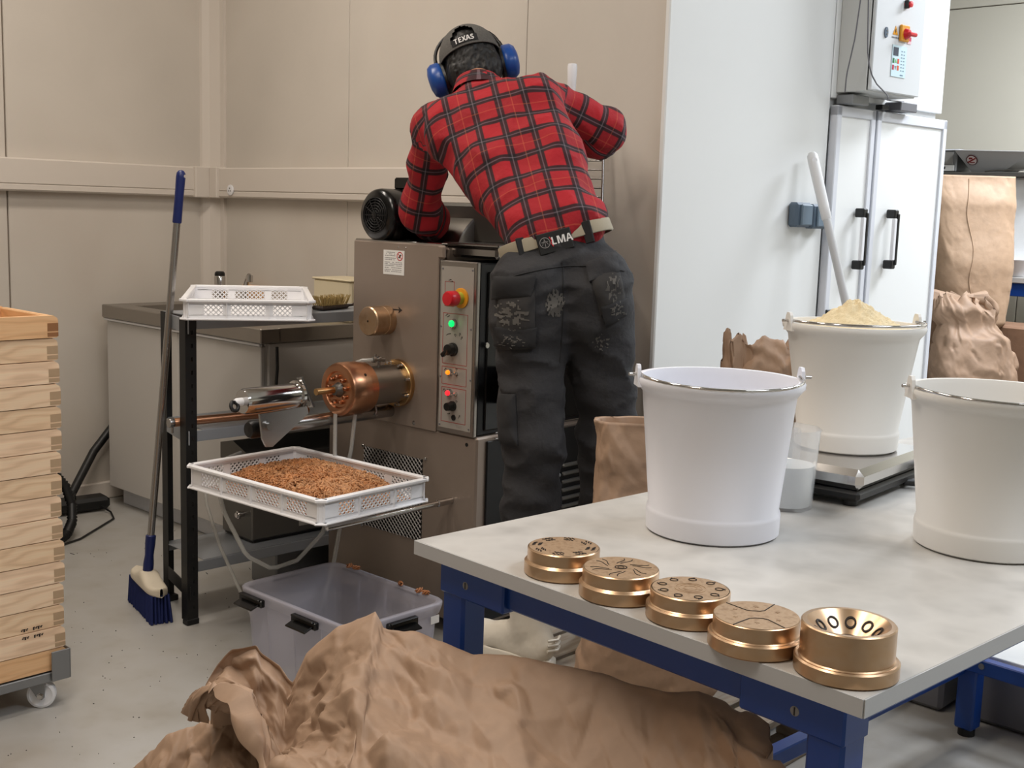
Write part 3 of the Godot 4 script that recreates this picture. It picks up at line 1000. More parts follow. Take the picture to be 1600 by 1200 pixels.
	m.turned(mc + Vector3(-0.009, 0, 0), Vector3.RIGHT, [Vector2(0, 0), Vector2(0.010, 0.001), Vector2(0.011, 0.006), Vector2(0, 0.006)], 20)
	for k in 12:
		var a := TAU * k / 12
		m.tube([mc + Vector3(-0.005, sin(a) * 0.010, cos(a) * 0.010), mc + Vector3(-0.004, sin(a) * 0.058, cos(a) * 0.058)], 0.0018, 6)
	part("fan_grille", m, M.black_steel, mo)
	m = MB.new()
	m.box(mc + Vector3(0.155, 0.104, 0.0), Vector3(0.085, 0.040, 0.085), 0.006)
	m.box(mc + Vector3(0.155, 0.079, 0.0), Vector3(0.095, 0.012, 0.09), 0.003)
	part("terminal_box", m, M.black_gloss, mo)
	part("motor_base", bx(Vector3(0.14, 1.238, -0.465), Vector3(0.16, 0.010, 0.17), 0.003), M.black, t)
	# safety sticker
	var st := part("warning_sticker", bx(Vector3(-0.0075, 1.170, -0.379), Vector3(0.001, 0.078, 0.098), 0.0), M.print_white, t)
	var im := Image.create(128, 104, false, Image.FORMAT_RGB8)
	im.fill(Color(0.90, 0.895, 0.885))
	var rng := RandomNumberGenerator.new()
	rng.seed = 4
	for row in [8, 15, 22, 32, 39, 50, 57, 64, 73, 82, 89]:
		var xx := 8
		while xx < (70 if row < 45 else 112):
			var w := rng.randi_range(4, 11)
			if rng.randf() < 0.92: im.fill_rect(Rect2i(xx, row, w, 3), Color(0.50, 0.49, 0.49))
			xx += w + 2
	for yy in 104:
		for xx in 128:
			var d := Vector2(xx - 100, (yy - 24)).length()
			if d < 19 and d > 15: im.set_pixel(xx, yy, Color(0.70, 0.13, 0.13))
			elif d < 15 and abs((xx - 100) - (yy - 24)) < 3: im.set_pixel(xx, yy, Color(0.70, 0.13, 0.13))
			elif d < 10 and abs((xx - 100) + (yy - 24)) < 6: im.set_pixel(xx, yy, Color(0.15, 0.12, 0.12))
	var sm := mat(Color.WHITE, 0.45)
	sm.albedo_texture = ImageTexture.create_from_image(im)
	var qd := MB.new()
	var x0 := -0.0083
	qd.tri(Vector3(x0, 1.209, -0.428), Vector3(x0, 1.209, -0.330), Vector3(x0, 1.131, -0.330), LF, LF, LF, Vector2(0, 0), Vector2(1, 0), Vector2(1, 1))
	qd.tri(Vector3(x0, 1.209, -0.428), Vector3(x0, 1.131, -0.330), Vector3(x0, 1.131, -0.428), LF, LF, LF, Vector2(0, 0), Vector2(1, 1), Vector2(0, 1))
	part("print", qd, sm, st)
	# arrow engraved above the capped boss
	m = MB.new()
	m.box(Vector3(-0.0072, 1.020, -0.380), Vector3(0.0012, 0.004, 0.062), 0.0)
	m.xf = Transform3D(Basis(Vector3.UP, PI / 2), Vector3(-0.0068, 1.020, -0.380))
	m.prism(PackedVector2Array([Vector2(-0.044, 0), Vector2(-0.026, 0.010), Vector2(-0.030, 0), Vector2(-0.026, -0.010)]), 0.0, -0.0012)
	m.prism(PackedVector2Array([Vector2(0.028, 0), Vector2(0.046, 0.009), Vector2(0.036, 0), Vector2(0.046, -0.009)]), 0.0, -0.0012)
	part("arrow_mark", m, M.ink, t)
	# capped bronze boss
	m = MB.new()
	var bc := Vector3(-0.007, 0.983, -0.408)
	m.turned(bc, LF, [Vector2(0.047, 0), Vector2(0.047, 0.026), Vector2(0.0455, 0.027), Vector2(0.0455, 0.029), Vector2(0.047, 0.030), Vector2(0.047, 0.078), Vector2(0.044, 0.082), Vector2(0, 0.082)], 56, 25)
	m.turned(bc + Vector3(-0.0815, 0, 0), LF, [Vector2(0.003, 0.0), Vector2(0.003, 0.001), Vector2(0, 0.001)], 10)
	part("bronze_boss", m, M.bronze, t)
	m = MB.new()
	m.turned(bc + Vector3(-0.082, 0, 0), LF, [Vector2(0.0035, 0.0), Vector2(0.0035, 0.0006), Vector2(0, 0.0006)], 12)
	part("boss_pin", m, M.bronze_dark, t)
	# extrusion barrel
	var ax := Vector3(-0.007, 0.785, -0.349)
	m = MB.new()
	m.turned(ax, LF, [Vector2(0.077, 0), Vector2(0.077, 0.014), Vector2(0.075, 0.016), Vector2(0.06, 0.016)], 56)
	part("barrel_flange", m, M.brass, t)
	m = MB.new()
	for k in 8:
		var a := TAU * k / 8 + 0.3
		hex_bolt(m, ax + Vector3(-0.015, sin(a) * 0.069, cos(a) * 0.069), LF, 0.0052, 0.017)
	part("flange_bolt", m, M.chrome, t)
	m = MB.new()
	m.turned(ax + Vector3(-0.014, 0, 0), LF, [Vector2(0.062, 0), Vector2(0.062, 0.16)], 56)
	part("barrel", m, M.steel, t)
	m = MB.new()
	m.turned(ax + Vector3(-0.150, 0, 0), LF, [Vector2(0.060, 0), Vector2(0.079, 0.002), Vector2(0.080, 0.028), Vector2(0.083, 0.031), Vector2(0.083, 0.052), Vector2(0.084, 0.053), Vector2(0.084, 0.092), Vector2(0.080, 0.101), Vector2(0.072, 0.104), Vector2(0.058, 0.104), Vector2(0.056, 0.101), Vector2(0.054, 0.098), Vector2(0, 0.098)], 64, 25)
	var nut := part("die_nut", m, M.copper, t)
	m = MB.new()
	m.turned(ax + Vector3(-0.200, 0.05, 0.0675), Vector3(0, 0.05, 0.0675), [Vector2(0.005, -0.001), Vector2(0.005, 0.0005), Vector2(0, 0.0005)], 12)
	part("spanner_hole", m, M.bronze_dark, nut)
	m = MB.new()
	for k in 9:
		var a := TAU * k / 9 + 0.2
		m.turned(ax + Vector3(-0.247, sin(a) * 0.040, cos(a) * 0.040), LF, [Vector2(0.0068, 0), Vector2(0.0068, 0.012), Vector2(0.0052, 0.015), Vector2(0.0038, 0.015), Vector2(0.0038, 0.010), Vector2(0, 0.010)], 14)
	part("die_insert", m, M.copper, nut)
	m = MB.new()
	m.turned(ax + Vector3(-0.247, 0, 0), LF, [Vector2(0.024, 0), Vector2(0.022, 0.006), Vector2(0.018, 0.010), Vector2(0.016, 0.020), Vector2(0.011, 0.022), Vector2(0.0, 0.022)], 28)
	part("cutter_hub", m, M.dark_steel, nut)
	m = MB.new()
	m.turned(ax + Vector3(-0.262, 0.001, 0), LF, [Vector2(0.0105, 0), Vector2(0.0105, 0.075), Vector2(0, 0.075)], 24)
	part("cutter_shaft", m, M.brass, t)
	# barrel fittings: small clamp with a clear hose on top
	m = MB.new()
	m.tube([ax + Vector3(-0.085, 0.058, 0.0), ax + Vector3(-0.085, 0.085, 0.0)], 0.005, 10)
	m.tube([ax + Vector3(-0.062, 0.080, 0.0), ax + Vector3(-0.112, 0.083, 0.0)], 0.0068, 10)
	m.tube([ax + Vector3(-0.082, 0.083, 0.0), ax + Vector3(-0.092, 0.083, 0.0)], 0.010, 12)
	m.tube([ax + Vector3(-0.102, 0.083, 0.0), ax + Vector3(-0.112, 0.083, 0.0)], 0.010, 12)
	m.tube([ax + Vector3(-0.10, 0.083, 0), ax + Vector3(-0.10, 0.100, 0.0)], 0.0035, 8)
	m.tube([ax + Vector3(-0.115, -0.06, 0.02), ax + Vector3(-0.115, -0.080, 0.024), ax + Vector3(-0.122, -0.088, 0.026)], 0.005, 8)
	part("hose_fitting", m, M.satin, t)
	# cutter motor on its bracket, held out in front of the die
	m = MB.new()
	m.turned(ax + Vector3(-0.405, -0.002, 0), LF, [Vector2(0.0, 0), Vector2(0.044, 0), Vector2(0.045, 0.010), Vector2(0.0375, 0.012), Vector2(0.0375, 0.19), Vector2(0.034, 0.200), Vector2(0.0, 0.200)], 48)
	var cm := part("cutter_motor", m, M.chrome, t)
	m = MB.new()
	m.turned(ax + Vector3(-0.605, -0.002, 0), LF, [Vector2(0.012, 0), Vector2(0.012, 0.018), Vector2(0.009, 0.024), Vector2(0.006, 0.026)], 18)
	part("cable_gland", m, M.white_plastic, cm)
	m = MB.new()
	var cp := []
	for k in 14:
		var a := k / 13.0 * TAU * 0.95
		cp.append(ax + Vector3(-0.636 - 0.012 * sin(a), -0.002 - 0.010 + 0.012 * cos(a), 0.012 * sin(a * 0.5)))
	m.tube(cp, 0.0055, 8)
	part("cable", m, M.black, cm)
	m = MB.new()
	m.box(ax + Vector3(-0.392, 0.008, 0.020), Vector3(0.008, 0.100, 0.024), 0.001, Basis(Vector3.BACK, 0.36) * Basis(Vector3.RIGHT, -0.15))
	part("motor_plate", m, M.satin, t)
	m = MB.new()
	m.xf = Transform3D(Basis.IDENTITY, ax + Vector3(0, 0, 0.040))
	m.prism(PackedVector2Array([Vector2(-0.405, -0.030), Vector2(-0.575, -0.036), Vector2(-0.565, -0.110), Vector2(-0.552, -0.134), Vector2(-0.53, -0.136), Vector2(-0.40, -0.052)]), -0.004, 0.004)
	part("bracket_plate", m, M.satin, t)
	m = MB.new()
	hex_bolt(m, ax + Vector3(-0.548, -0.072, 0.044), Vector3.BACK, 0.013, 0.014)
	part("bracket_bolt", m, M.satin, t)
	m = MB.new()
	m.turned(Vector3(-0.007, 0.690, -0.385), LF, [Vector2(0.021, 0), Vector2(0.021, 0.48), Vector2(0, 0.48)], 28)
	part("bracket_arm", m, M.satin, t)
	m = MB.new()
	m.turned(Vector3(-0.486, 0.690, -0.385), LF, [Vector2(0.026, 0), Vector2(0.027, 0.07), Vector2(0.022, 0.078), Vector2(0, 0.08)], 24)
	part("arm_knob", m, M.black, t)
	# control box
	m = MB.new()
	m.box(Vector3(0.002, 0.921, -0.0915), Vector3(0.016, 0.536, 0.160), 0.003)
	part("control_front", m, M.steel, t)
	part("control_box", bx(Vector3(0.27, 0.921, -0.0915), Vector3(0.52, 0.530, 0.156), 0.004), M.black_steel, t)
	m = MB.new()
	m.box(Vector3(0.27, 0.915, -0.012), Vector3(0.46, 0.49, 0.010), 0.004)
	part("side_door", m, M.black_gloss, t)
	m = MB.new()
	screw(m, Vector3(0.036, 0.937, -0.006), Vector3.BACK, 0.010, 0.006)
	part("door_lock", m, M.chrome, t)
	var fp := part("control_plate", bx(Vector3(-0.0068, 0.921, -0.0925), Vector3(0.0016, 0.502, 0.138), 0.0), M.plate, t)
	m = MB.new()
	for r in [[1.05, 1.125, -0.145, -0.105], [0.872, 1.028, -0.150, -0.045], [0.808, 0.862, -0.150, -0.045], [0.690, 0.798, -0.150, -0.045]]:
		for zz in [r[2], r[3]]: m.box(Vector3(-0.0078, (r[0] + r[1]) / 2, zz), Vector3(0.0006, r[1] - r[0], 0.0014), 0.0)
		for yy in [r[0], r[1]]: m.box(Vector3(-0.0078, yy, (r[2] + r[3]) / 2), Vector3(0.0006, 0.0014, r[3] - r[2]), 0.0)
	part("printed_frame", m, M.red_print, fp)
	m = MB.new()
	for q in [[1.13, -0.125], [1.125, -0.118], [1.022, -0.136], [1.018, -0.128], [0.962, -0.130], [0.964, -0.122], [0.962, -0.098], [0.966, -0.078], [0.956, -0.070], [0.853, -0.138], [0.858, -0.090], [0.838, -0.086], [0.788, -0.142], [0.786, -0.134], [0.782, -0.088], [0.757, -0.086], [0.715, -0.118], [0.712, -0.072]]:
		m.box(Vector3(-0.0079, q[0], q[1]), Vector3(0.0006, 0.010, 0.0016), 0.0, Basis(Vector3.RIGHT, q[1] * 40.0))
		m.box(Vector3(-0.0079, q[0] + 0.002, q[1] + 0.004), Vector3(0.0006, 0.0016, 0.006), 0.0, Basis(Vector3.RIGHT, q[1] * 25.0))
	part("printed_symbol", m, M.ink, fp)
	m = MB.new()
	for q in [[1.164, -0.156], [1.164, -0.029], [0.985, -0.158], [0.985, -0.030], [0.83, -0.157], [0.83, -0.028], [0.678, -0.156], [0.678, -0.030]]:
		screw(m, Vector3(-0.0075, q[0], q[1]), LF, 0.0032, 0.0018)
	part("plate_screw", m, M.grey_plastic, fp)
	# green push button, emergency stop, lamps, selector knobs
	m = MB.new()
	m.turned(Vector3(-0.0076, 1.078, -0.128), LF, [Vector2(0.014, 0), Vector2(0.014, 0.010), Vector2(0.011, 0.011), Vector2(0, 0.011)], 24)
	part("green_button", m, M.green, t)
	m = MB.new()
	m.turned(Vector3(-0.0076, 1.078, -0.074), LF, [Vector2(0.031, 0), Vector2(0.031, 0.004), Vector2(0.028, 0.006), Vector2(0, 0.006)], 32)
	var es := part("emergency_collar", m, M.yellow, t)
	m = MB.new()
	m.turned(Vector3(-0.0136, 1.078, -0.074), LF, [Vector2(0.019, 0), Vector2(0.019, 0.020), Vector2(0, 0.020)], 24)
	part("button_neck", m, M.yellow_green, es)
	m = MB.new()
	m.turned(Vector3(-0.030, 1.078, -0.074), LF, [Vector2(0.019, 0), Vector2(0.0235, 0.006), Vector2(0.0235, 0.034), Vector2(0.020, 0.040), Vector2(0, 0.041)], 32)
	part("stop_button", m, M.red, es)
	for e in [[0.998, -0.104, 0.0105, Color(0.05, 0.95, 0.45), "green_lamp"], [0.846, -0.115, 0.0075, Color(1.0, 0.55, 0.12), "amber_lamp"], [0.782, -0.114, 0.0085, Color(1.0, 0.18, 0.22), "red_lamp"]]:
		m = MB.new()
		m.turned(Vector3(-0.0076, e[0], e[1]), LF, [Vector2(e[2] * 1.45, 0), Vector2(e[2] * 1.45, 0.006), Vector2(e[2], 0.008)], 24)
		var rimp := part("lamp_bezel", m, M.satin, t)
		m = MB.new()
		m.turned(Vector3(-0.0076, e[0], e[1]), LF, [Vector2(e[2], 0.006), Vector2(e[2], 0.012), Vector2(e[2] * 0.7, 0.016), Vector2(0, 0.017)], 24)
		part(e[4], m, glow(e[3], 1.0), rimp)
		var ol := OmniLight3D.new()
		ol.name = "lamp_light"
		ol.light_color = e[3]
		ol.light_energy = 0.00008
		ol.omni_range = 6.0
		ol.omni_attenuation = 2.0
		ol.light_size = 0.006
		ol.shadow_enabled = true
		ol.position = Vector3(-0.030, e[0], e[1])
		t.add_child(ol)
	m = MB.new()
	m.turned(Vector3(-0.0076, 0.918, -0.104), LF, [Vector2(0.021, 0), Vector2(0.021, 0.006), Vector2(0.018, 0.008), Vector2(0.017, 0.026), Vector2(0, 0.028)], 28)
	m.box(Vector3(-0.028, 0.908, -0.118), Vector3(0.014, 0.014, 0.036), 0.003, Basis(Vector3.RIGHT, -0.65))
	part("selector_knob", m, M.black_gloss, t)
	m = MB.new()
	m.turned(Vector3(-0.0076, 0.742, -0.100), LF, [Vector2(0.016, 0), Vector2(0.016, 0.005), Vector2(0.0135, 0.006), Vector2(0.0125, 0.028), Vector2(0, 0.029)], 24)
	part("speed_knob", m, M.black, t)
	for e in [0.845, 0.780]:
		m = MB.new()
		m.turned(Vector3(-0.0076, e, -0.088), LF, [Vector2(0.0065, 0), Vector2(0.0065, 0.005), Vector2(0.0030, 0.006), Vector2(0.0026, 0.020), Vector2(0, 0.021)], 16)
		part("toggle_switch", m, M.chrome, t)
	m = MB.new()
	m.turned(Vector3(-0.0076, 0.706, -0.095), LF, [Vector2(0.009, 0), Vector2(0.009, 0.002), Vector2(0, 0.003)], 20)
	part("socket", m, M.black, t)
	# vent opening with woven mesh in the lower cabinet
	part("vent_recess", bx(Vector3(-0.0006, 0.4155, -0.376), Vector3(0.002, 0.270, 0.282), 0.0), M.black, t)
	m = MB.new()
	var w := 0.282
	var hh := 0.270
	var step := 0.0172
	var c0 := Vector2(-0.376, 0.4155)
	for s in [-1.0, 1.0]:
		var k := -32
		while k < 33:
			# line z + s*y = k*step across the rectangle
			var pp := []
			for yy in [-hh / 2, hh / 2]:
				var zz: float = k * step - s * yy
				if abs(zz) <= w / 2: pp.append(Vector2(zz, yy))
			for zz in [-w / 2, w / 2]:
				var yy: float = (k * step - zz) * s
				if abs(yy) < hh / 2: pp.append(Vector2(zz, yy))
			if pp.size() >= 2 and pp[0].distance_to(pp[1]) > 0.004:
				var a := Vector3(-0.0036 - 0.0006 * s, c0.y + pp[0].y, c0.x + pp[0].x)
				var b := Vector3(-0.0036 - 0.0006 * s, c0.y + pp[1].y, c0.x + pp[1].x)
				m.tube([a, b], 0.0019, 5)
			k += 1
	part("vent_mesh", m, M.wire, t)
	m = MB.new()
	for q in [[0.552, -0.521], [0.555, -0.222], [0.278, -0.521], [0.276, -0.240]]: screw(m, Vector3(-0.001, q[0], q[1]), LF, 0.006, 0.005)
	part("vent_screw", m, M.chrome, t)
	m = MB.new()
	m.turned(Vector3(-0.0004, 0.628, -0.043), LF, [Vector2(0.006, 0), Vector2(0.006, 0.0008), Vector2(0, 0.0008)], 16)
	m.turned(Vector3(0.105, 0.625, 0.0082), Vector3.BACK, [Vector2(0.006, 0), Vector2(0.006, 0.0008), Vector2(0, 0.0008)], 16)
	part("cover_hole", m, M.black, t)
	# rods that carry the drying crate
	for z in [-0.104, -0.60]:
		m = MB.new()
		m.turned(Vector3(-0.0, 0.440, z), LF, [Vector2(0.011, 0), Vector2(0.011, 0.06), Vector2(0.0085, 0.062), Vector2(0.0085, 0.50), Vector2(0.0, 0.505)], 16)
		part("crate_rod", m, M.chrome, t)
	# clear hoses
	m = MB.new()
	m.tube([ax + Vector3(-0.112, 0.083, 0.0), ax + Vector3(-0.14, 0.082, -0.015), ax + Vector3(-0.160, 0.066, -0.05), ax + Vector3(-0.15, 0.03, -0.085), ax + Vector3(-0.12, -0.03, -0.10)], 0.0055, 8)
	solo("clear_hose", m, M.hose, "short clear hose looping from the clamp on top of the extruder barrel", "hose", EXT, 1.8)

func catenary(a: Vector3, b: Vector3, sag: float, n := 20) -> Array:
	var p := []
	for i in n + 1:
		var f := float(i) / n
		p.append(a.lerp(b, f) - Vector3.UP * sag * 4.0 * f * (1.0 - f))
	return p

# ---------------------------------------------------------------- perforated crates
func lattice(mb: MB, o: Vector3, ex: Vector3, ey: Vector3, w: float, h: float, th: float, round_ends := false, step := 0.0150) -> void:
	# a panel of diagonal slits left between thin crossing bars; o is its lower left corner
	var nz := ex.cross(ey).normalized()
	for s in [-1.0, 1.0]:
		var k := -60
		while k < 61:
			var pp := []
			for yy in [0.0, h]:
				var xx: float = w / 2 + k * step - s * (yy - h / 2)
				if xx >= 0 and xx <= w: pp.append(Vector2(xx, yy))
			for xx in [0.0, w]:
				var yy: float = h / 2 + (k * step - (xx - w / 2)) * s
				if yy > 0 and yy < h: pp.append(Vector2(xx, yy))
			if pp.size() >= 2 and pp[0].distance_to(pp[1]) > 0.003:
				var d: Vector2 = (pp[1] - pp[0]).normalized()
				var q := Vector2(-d.y, d.x) * 0.0017
				var P := func(v: Vector2, z: float) -> Vector3: return o + ex * v.x + ey * v.y + nz * z
				for z in [-th / 2, th / 2]:
					mb.quad(P.call(pp[0] - q, z), P.call(pp[1] - q, z), P.call(pp[1] + q, z), P.call(pp[0] + q, z), nz * signf(z))
				for e in [-1.0, 1.0]:
					mb.quad(P.call(pp[0] + q * e, -th / 2), P.call(pp[1] + q * e, -th / 2), P.call(pp[1] + q * e, th / 2), P.call(pp[0] + q * e, th / 2), (ex * q.x + ey * q.y) * e / 0.0017)
			k += 1

func crate(t: Node3D, L: float, W: float, h: float) -> void:
	# L along z, W along x, origin at the centre of the underside
	var th := 0.0028
	var body := MB.new()
	body.box(Vector3(0, 0.004, 0), Vector3(W - 0.022, 0.004, L - 0.022), 0.001)
	var rim := MB.new()
	# rolled rim and foot lip
	for e in [[h - 0.005, 0.009, 0.018, 0.0], [0.006, 0.006, 0.016, 0.0]]:
		var y: float = e[0]
		for s in [-1.0, 1.0]:
			rim.box(Vector3(s * (W / 2 - 0.006), y, 0), Vector3(e[2], e[1], L - 0.03), 0.002)
			rim.box(Vector3(0, y, s * (L / 2 - 0.006)), Vector3(W - 0.03, e[1], e[2]), 0.002)
			for s2 in [-1.0, 1.0]:
				rim.box(Vector3(s * (W / 2 - 0.011), y, s2 * (L / 2 - 0.011)), Vector3(0.034, e[1], e[2]), 0.002, Basis(Vector3.UP, s * s2 * PI / 4))
	part("rim", rim, M.crate, t)
	# walls: solid corners, ribs and strips, perforated fields between
	var lat := MB.new()
	var y0 := 0.012
	var y1 := h - 0.012
	var g0 := y0 + 0.004
	var g1 := y1 - 0.003
	for long in [true, false]:
		var len_: float = L if long else W
		var other: float = W if long else L
		var fields := [[-0.39, -0.25], [-0.20, -0.03], [0.03, 0.20], [0.25, 0.39]] if long else [[-0.33, -0.19], [-0.13, 0.13], [0.19, 0.33]]
		for s in [-1.0, 1.0]:
			var ex := Vector3(0, 0, 1) if long else Vector3(1, 0, 0)
			var out: Vector3 = (Vector3(1, 0, 0) if long else Vector3(0, 0, 1)) * s
			var c: Vector3 = out * (other / 2 - 0.010)
			body.box(c + Vector3.UP * (y0 + g0) / 2, (ex * (len_ - 0.03) + out.abs() * th + Vector3.UP * (g0 - y0 + 0.008)), 0.0)
			body.box(c + Vector3.UP * (y1 + g1) / 2, (ex * (len_ - 0.03) + out.abs() * th + Vector3.UP * (y1 - g1 + 0.008)), 0.0)
			var edges := [-0.5 + 0.016 / len_]
			for f in fields: edges.append_array(f)
			edges.append(0.5 - 0.016 / len_)
			for i in range(0, edges.size(), 2):
				var a: float = edges[i] * len_
				var b: float = edges[i + 1] * len_
				body.box(c + ex * (a + b) / 2 + Vector3.UP * (g0 + g1) / 2, ex * (b - a) + out.abs() * th + Vector3.UP * (g1 - g0), 0.0)
				if i > 0 and i < edges.size() - 2:
					rim.box(Vector3.ZERO, Vector3.ZERO, 0.0)
					body.box(c + out * 0.004 + ex * (a + b) / 2 + Vector3.UP * (g0 + g1) / 2, ex * 0.0025 + out.abs() * 0.008 + Vector3.UP * (h - 0.016), 0.0)
			for f in fields:
				lattice(lat, c + ex * f[0] * len_ + Vector3.UP * g0, ex, Vector3.UP, (f[1] - f[0]) * len_, g1 - g0, th)
	for s in [-1.0, 1.0]:
		for s2 in [-1.0, 1.0]:
			body.box(Vector3(s * (W / 2 - 0.014), (y0 + y1) / 2, s2 * (L / 2 - 0.014)), Vector3(0.022, y1 - y0 + 0.006, th), 0.0, Basis(Vector3.UP, s * s2 * PI / 4))
	part("body", body, M.crate, t)
	part("perforated_panel", lat, M.crate, t)

func crates() -> void:
	var t := thing("drying_crate", "white perforated plastic crate full of brown pasta, held out in front of the extruder", "crate", Vector3(2.068, 0.5095 - 0.058, -2.772), 3.2, "white perforated crates")
	crate(t, 0.604, 0.412, 0.074)
	t.position.y = 0.4492 + 0.062 - 0.0
	t.position.y = 0.508
	var u := thing("drying_crate", "empty white perforated plastic crate on the top shelf of the rack", "crate", Vector3(2.262, 0.9865, -3.352), -34.5, "white perforated crates")
	crate(u, 0.640, 0.395, 0.068)
	# heap of fresh pasta: small twisted pieces
	var pm := MB.new()
	for st in 3:
		var pts := []
		for i in 7:
			var f := i / 6.0
			var a := f * 5.0 + st * TAU / 3
			pts.append(Vector3(cos(a) * 0.0044, (f - 0.5) * 0.022, sin(a) * 0.0044))
		pm.tube(pts, [0.0017, 0.0027, 0.0032, 0.0032, 0.0032, 0.0027, 0.0017], 5)
	var mm := MultiMesh.new()
	mm.transform_format = MultiMesh.TRANSFORM_3D
	mm.use_colors = true
	mm.mesh = pm.mesh()
	var rng := RandomNumberGenerator.new()
	rng.seed = 31
	var nz := FastNoiseLite.new()
	nz.seed = 3
	nz.frequency = 9.0
	var xf := []
	var cl := []
	while xf.size() < 4200:
		var x := rng.randf_range(-0.178, 0.180)
		var z := rng.randf_range(-0.262, 0.272)
		var top := pasta_height(x, z, nz)
		if top < 0.004: continue
		var y := 0.010 + (top - 0.004) * (1.0 if rng.randf() < 0.62 else rng.randf())
		xf.append(Transform3D(Basis.from_euler(Vector3(rng.randf() * TAU, rng.randf() * TAU, rng.randf() * TAU)).scaled(Vector3.ONE * rng.randf_range(0.8, 1.12)), Vector3(x, y, z)))
		var k := rng.randf()
		var pale: float = clamp(0.35 + z * 1.4 + x * 0.8 + nz.get_noise_2d(x * 0.7 + 5, z * 0.7) * 0.8, 0.0, 1.0)
		cl.append(Color(0.80, 0.62, 0.45).lerp(Color(1.0, 1.0, 1.0), pale) * lerp(0.7, 1.1, k))
	mm.instance_count = xf.size()
	for i in xf.size():
		mm.set_instance_transform(i, xf[i])
		mm.set_instance_color(i, cl[i])
	var mi := MultiMeshInstance3D.new()
	mi.name = "pasta_heap"
	mi.multimesh = mm
	mi.material_override = M.pasta
	add_child(mi, true)
	mi.position = t.position
	mi.rotation_degrees.y = 3.2
	tag(mi, "heap of short twisted brown wholemeal pasta in the crate in front of the extruder", "pasta")
	mi.set_meta("kind", "stuff")
	# the heap's core, so that no light shows through
	var core := MB.new()
	var g := []
	for i in 25:
		var row := []
		for j in 31:
			var x := -0.182 + 0.366 * i / 24
			var z := -0.255 + 0.53 * j / 30
			row.append(Vector3(x, 0.0075 + max(0.0, pasta_height(x, z, nz) - 0.010), z))
		g.append(row)
	core.grid(g, false)
	var cm := mat(Color(0.50, 0.30, 0.18), 0.7)
	part("heap_core", core, cm, mi).set_meta("kind", "stuff")
	# stray pieces caught on the rim of the bin and against the machine
	var where := [Vector3(2.196, 0.2815, -2.73), Vector3(2.197, 0.2815, -2.70), Vector3(2.197, 0.2815, -2.50), Vector3(2.197, 0.2815, -2.42), Vector3(2.196, 0.2815, -2.392)]
	var say := ["stray pasta twist on the far bin rim, leftmost of the five", "stray pasta twist touching the leftmost one on the far bin rim", "stray pasta twist alone midway along the far bin rim", "stray pasta twist near the bench leg on the far bin rim", "stray pasta twist on the far bin rim, rightmost, beside the bench leg"]
	for n in 5:
		var sp := MeshInstance3D.new()
		sp.name = numbered("pasta_twist", self)
		sp.mesh = mm.mesh
		sp.material_override = M.pasta_solo
		add_child(sp, true)
		sp.position = where[n]
		sp.rotation = Vector3(1.2 + n, n * 2.1, 1.4)
		tag(sp, say[n], "pasta", "stray pasta twists on the bin rim")

func pasta_height(x: float, z: float, nz: FastNoiseLite) -> float:
	var e := pow(abs((x - 0.01) / 0.190), 3.0) + pow(abs((z - 0.01) / 0.280), 3.0)
	if e > 1.0: return 0.0
	return (0.062 * (1.0 - pow(e, 1.5)) + nz.get_noise_2d(x, z) * 0.010) * 0.98 + 0.008 * exp(-pow((z + 0.06) / 0.08, 2.0))
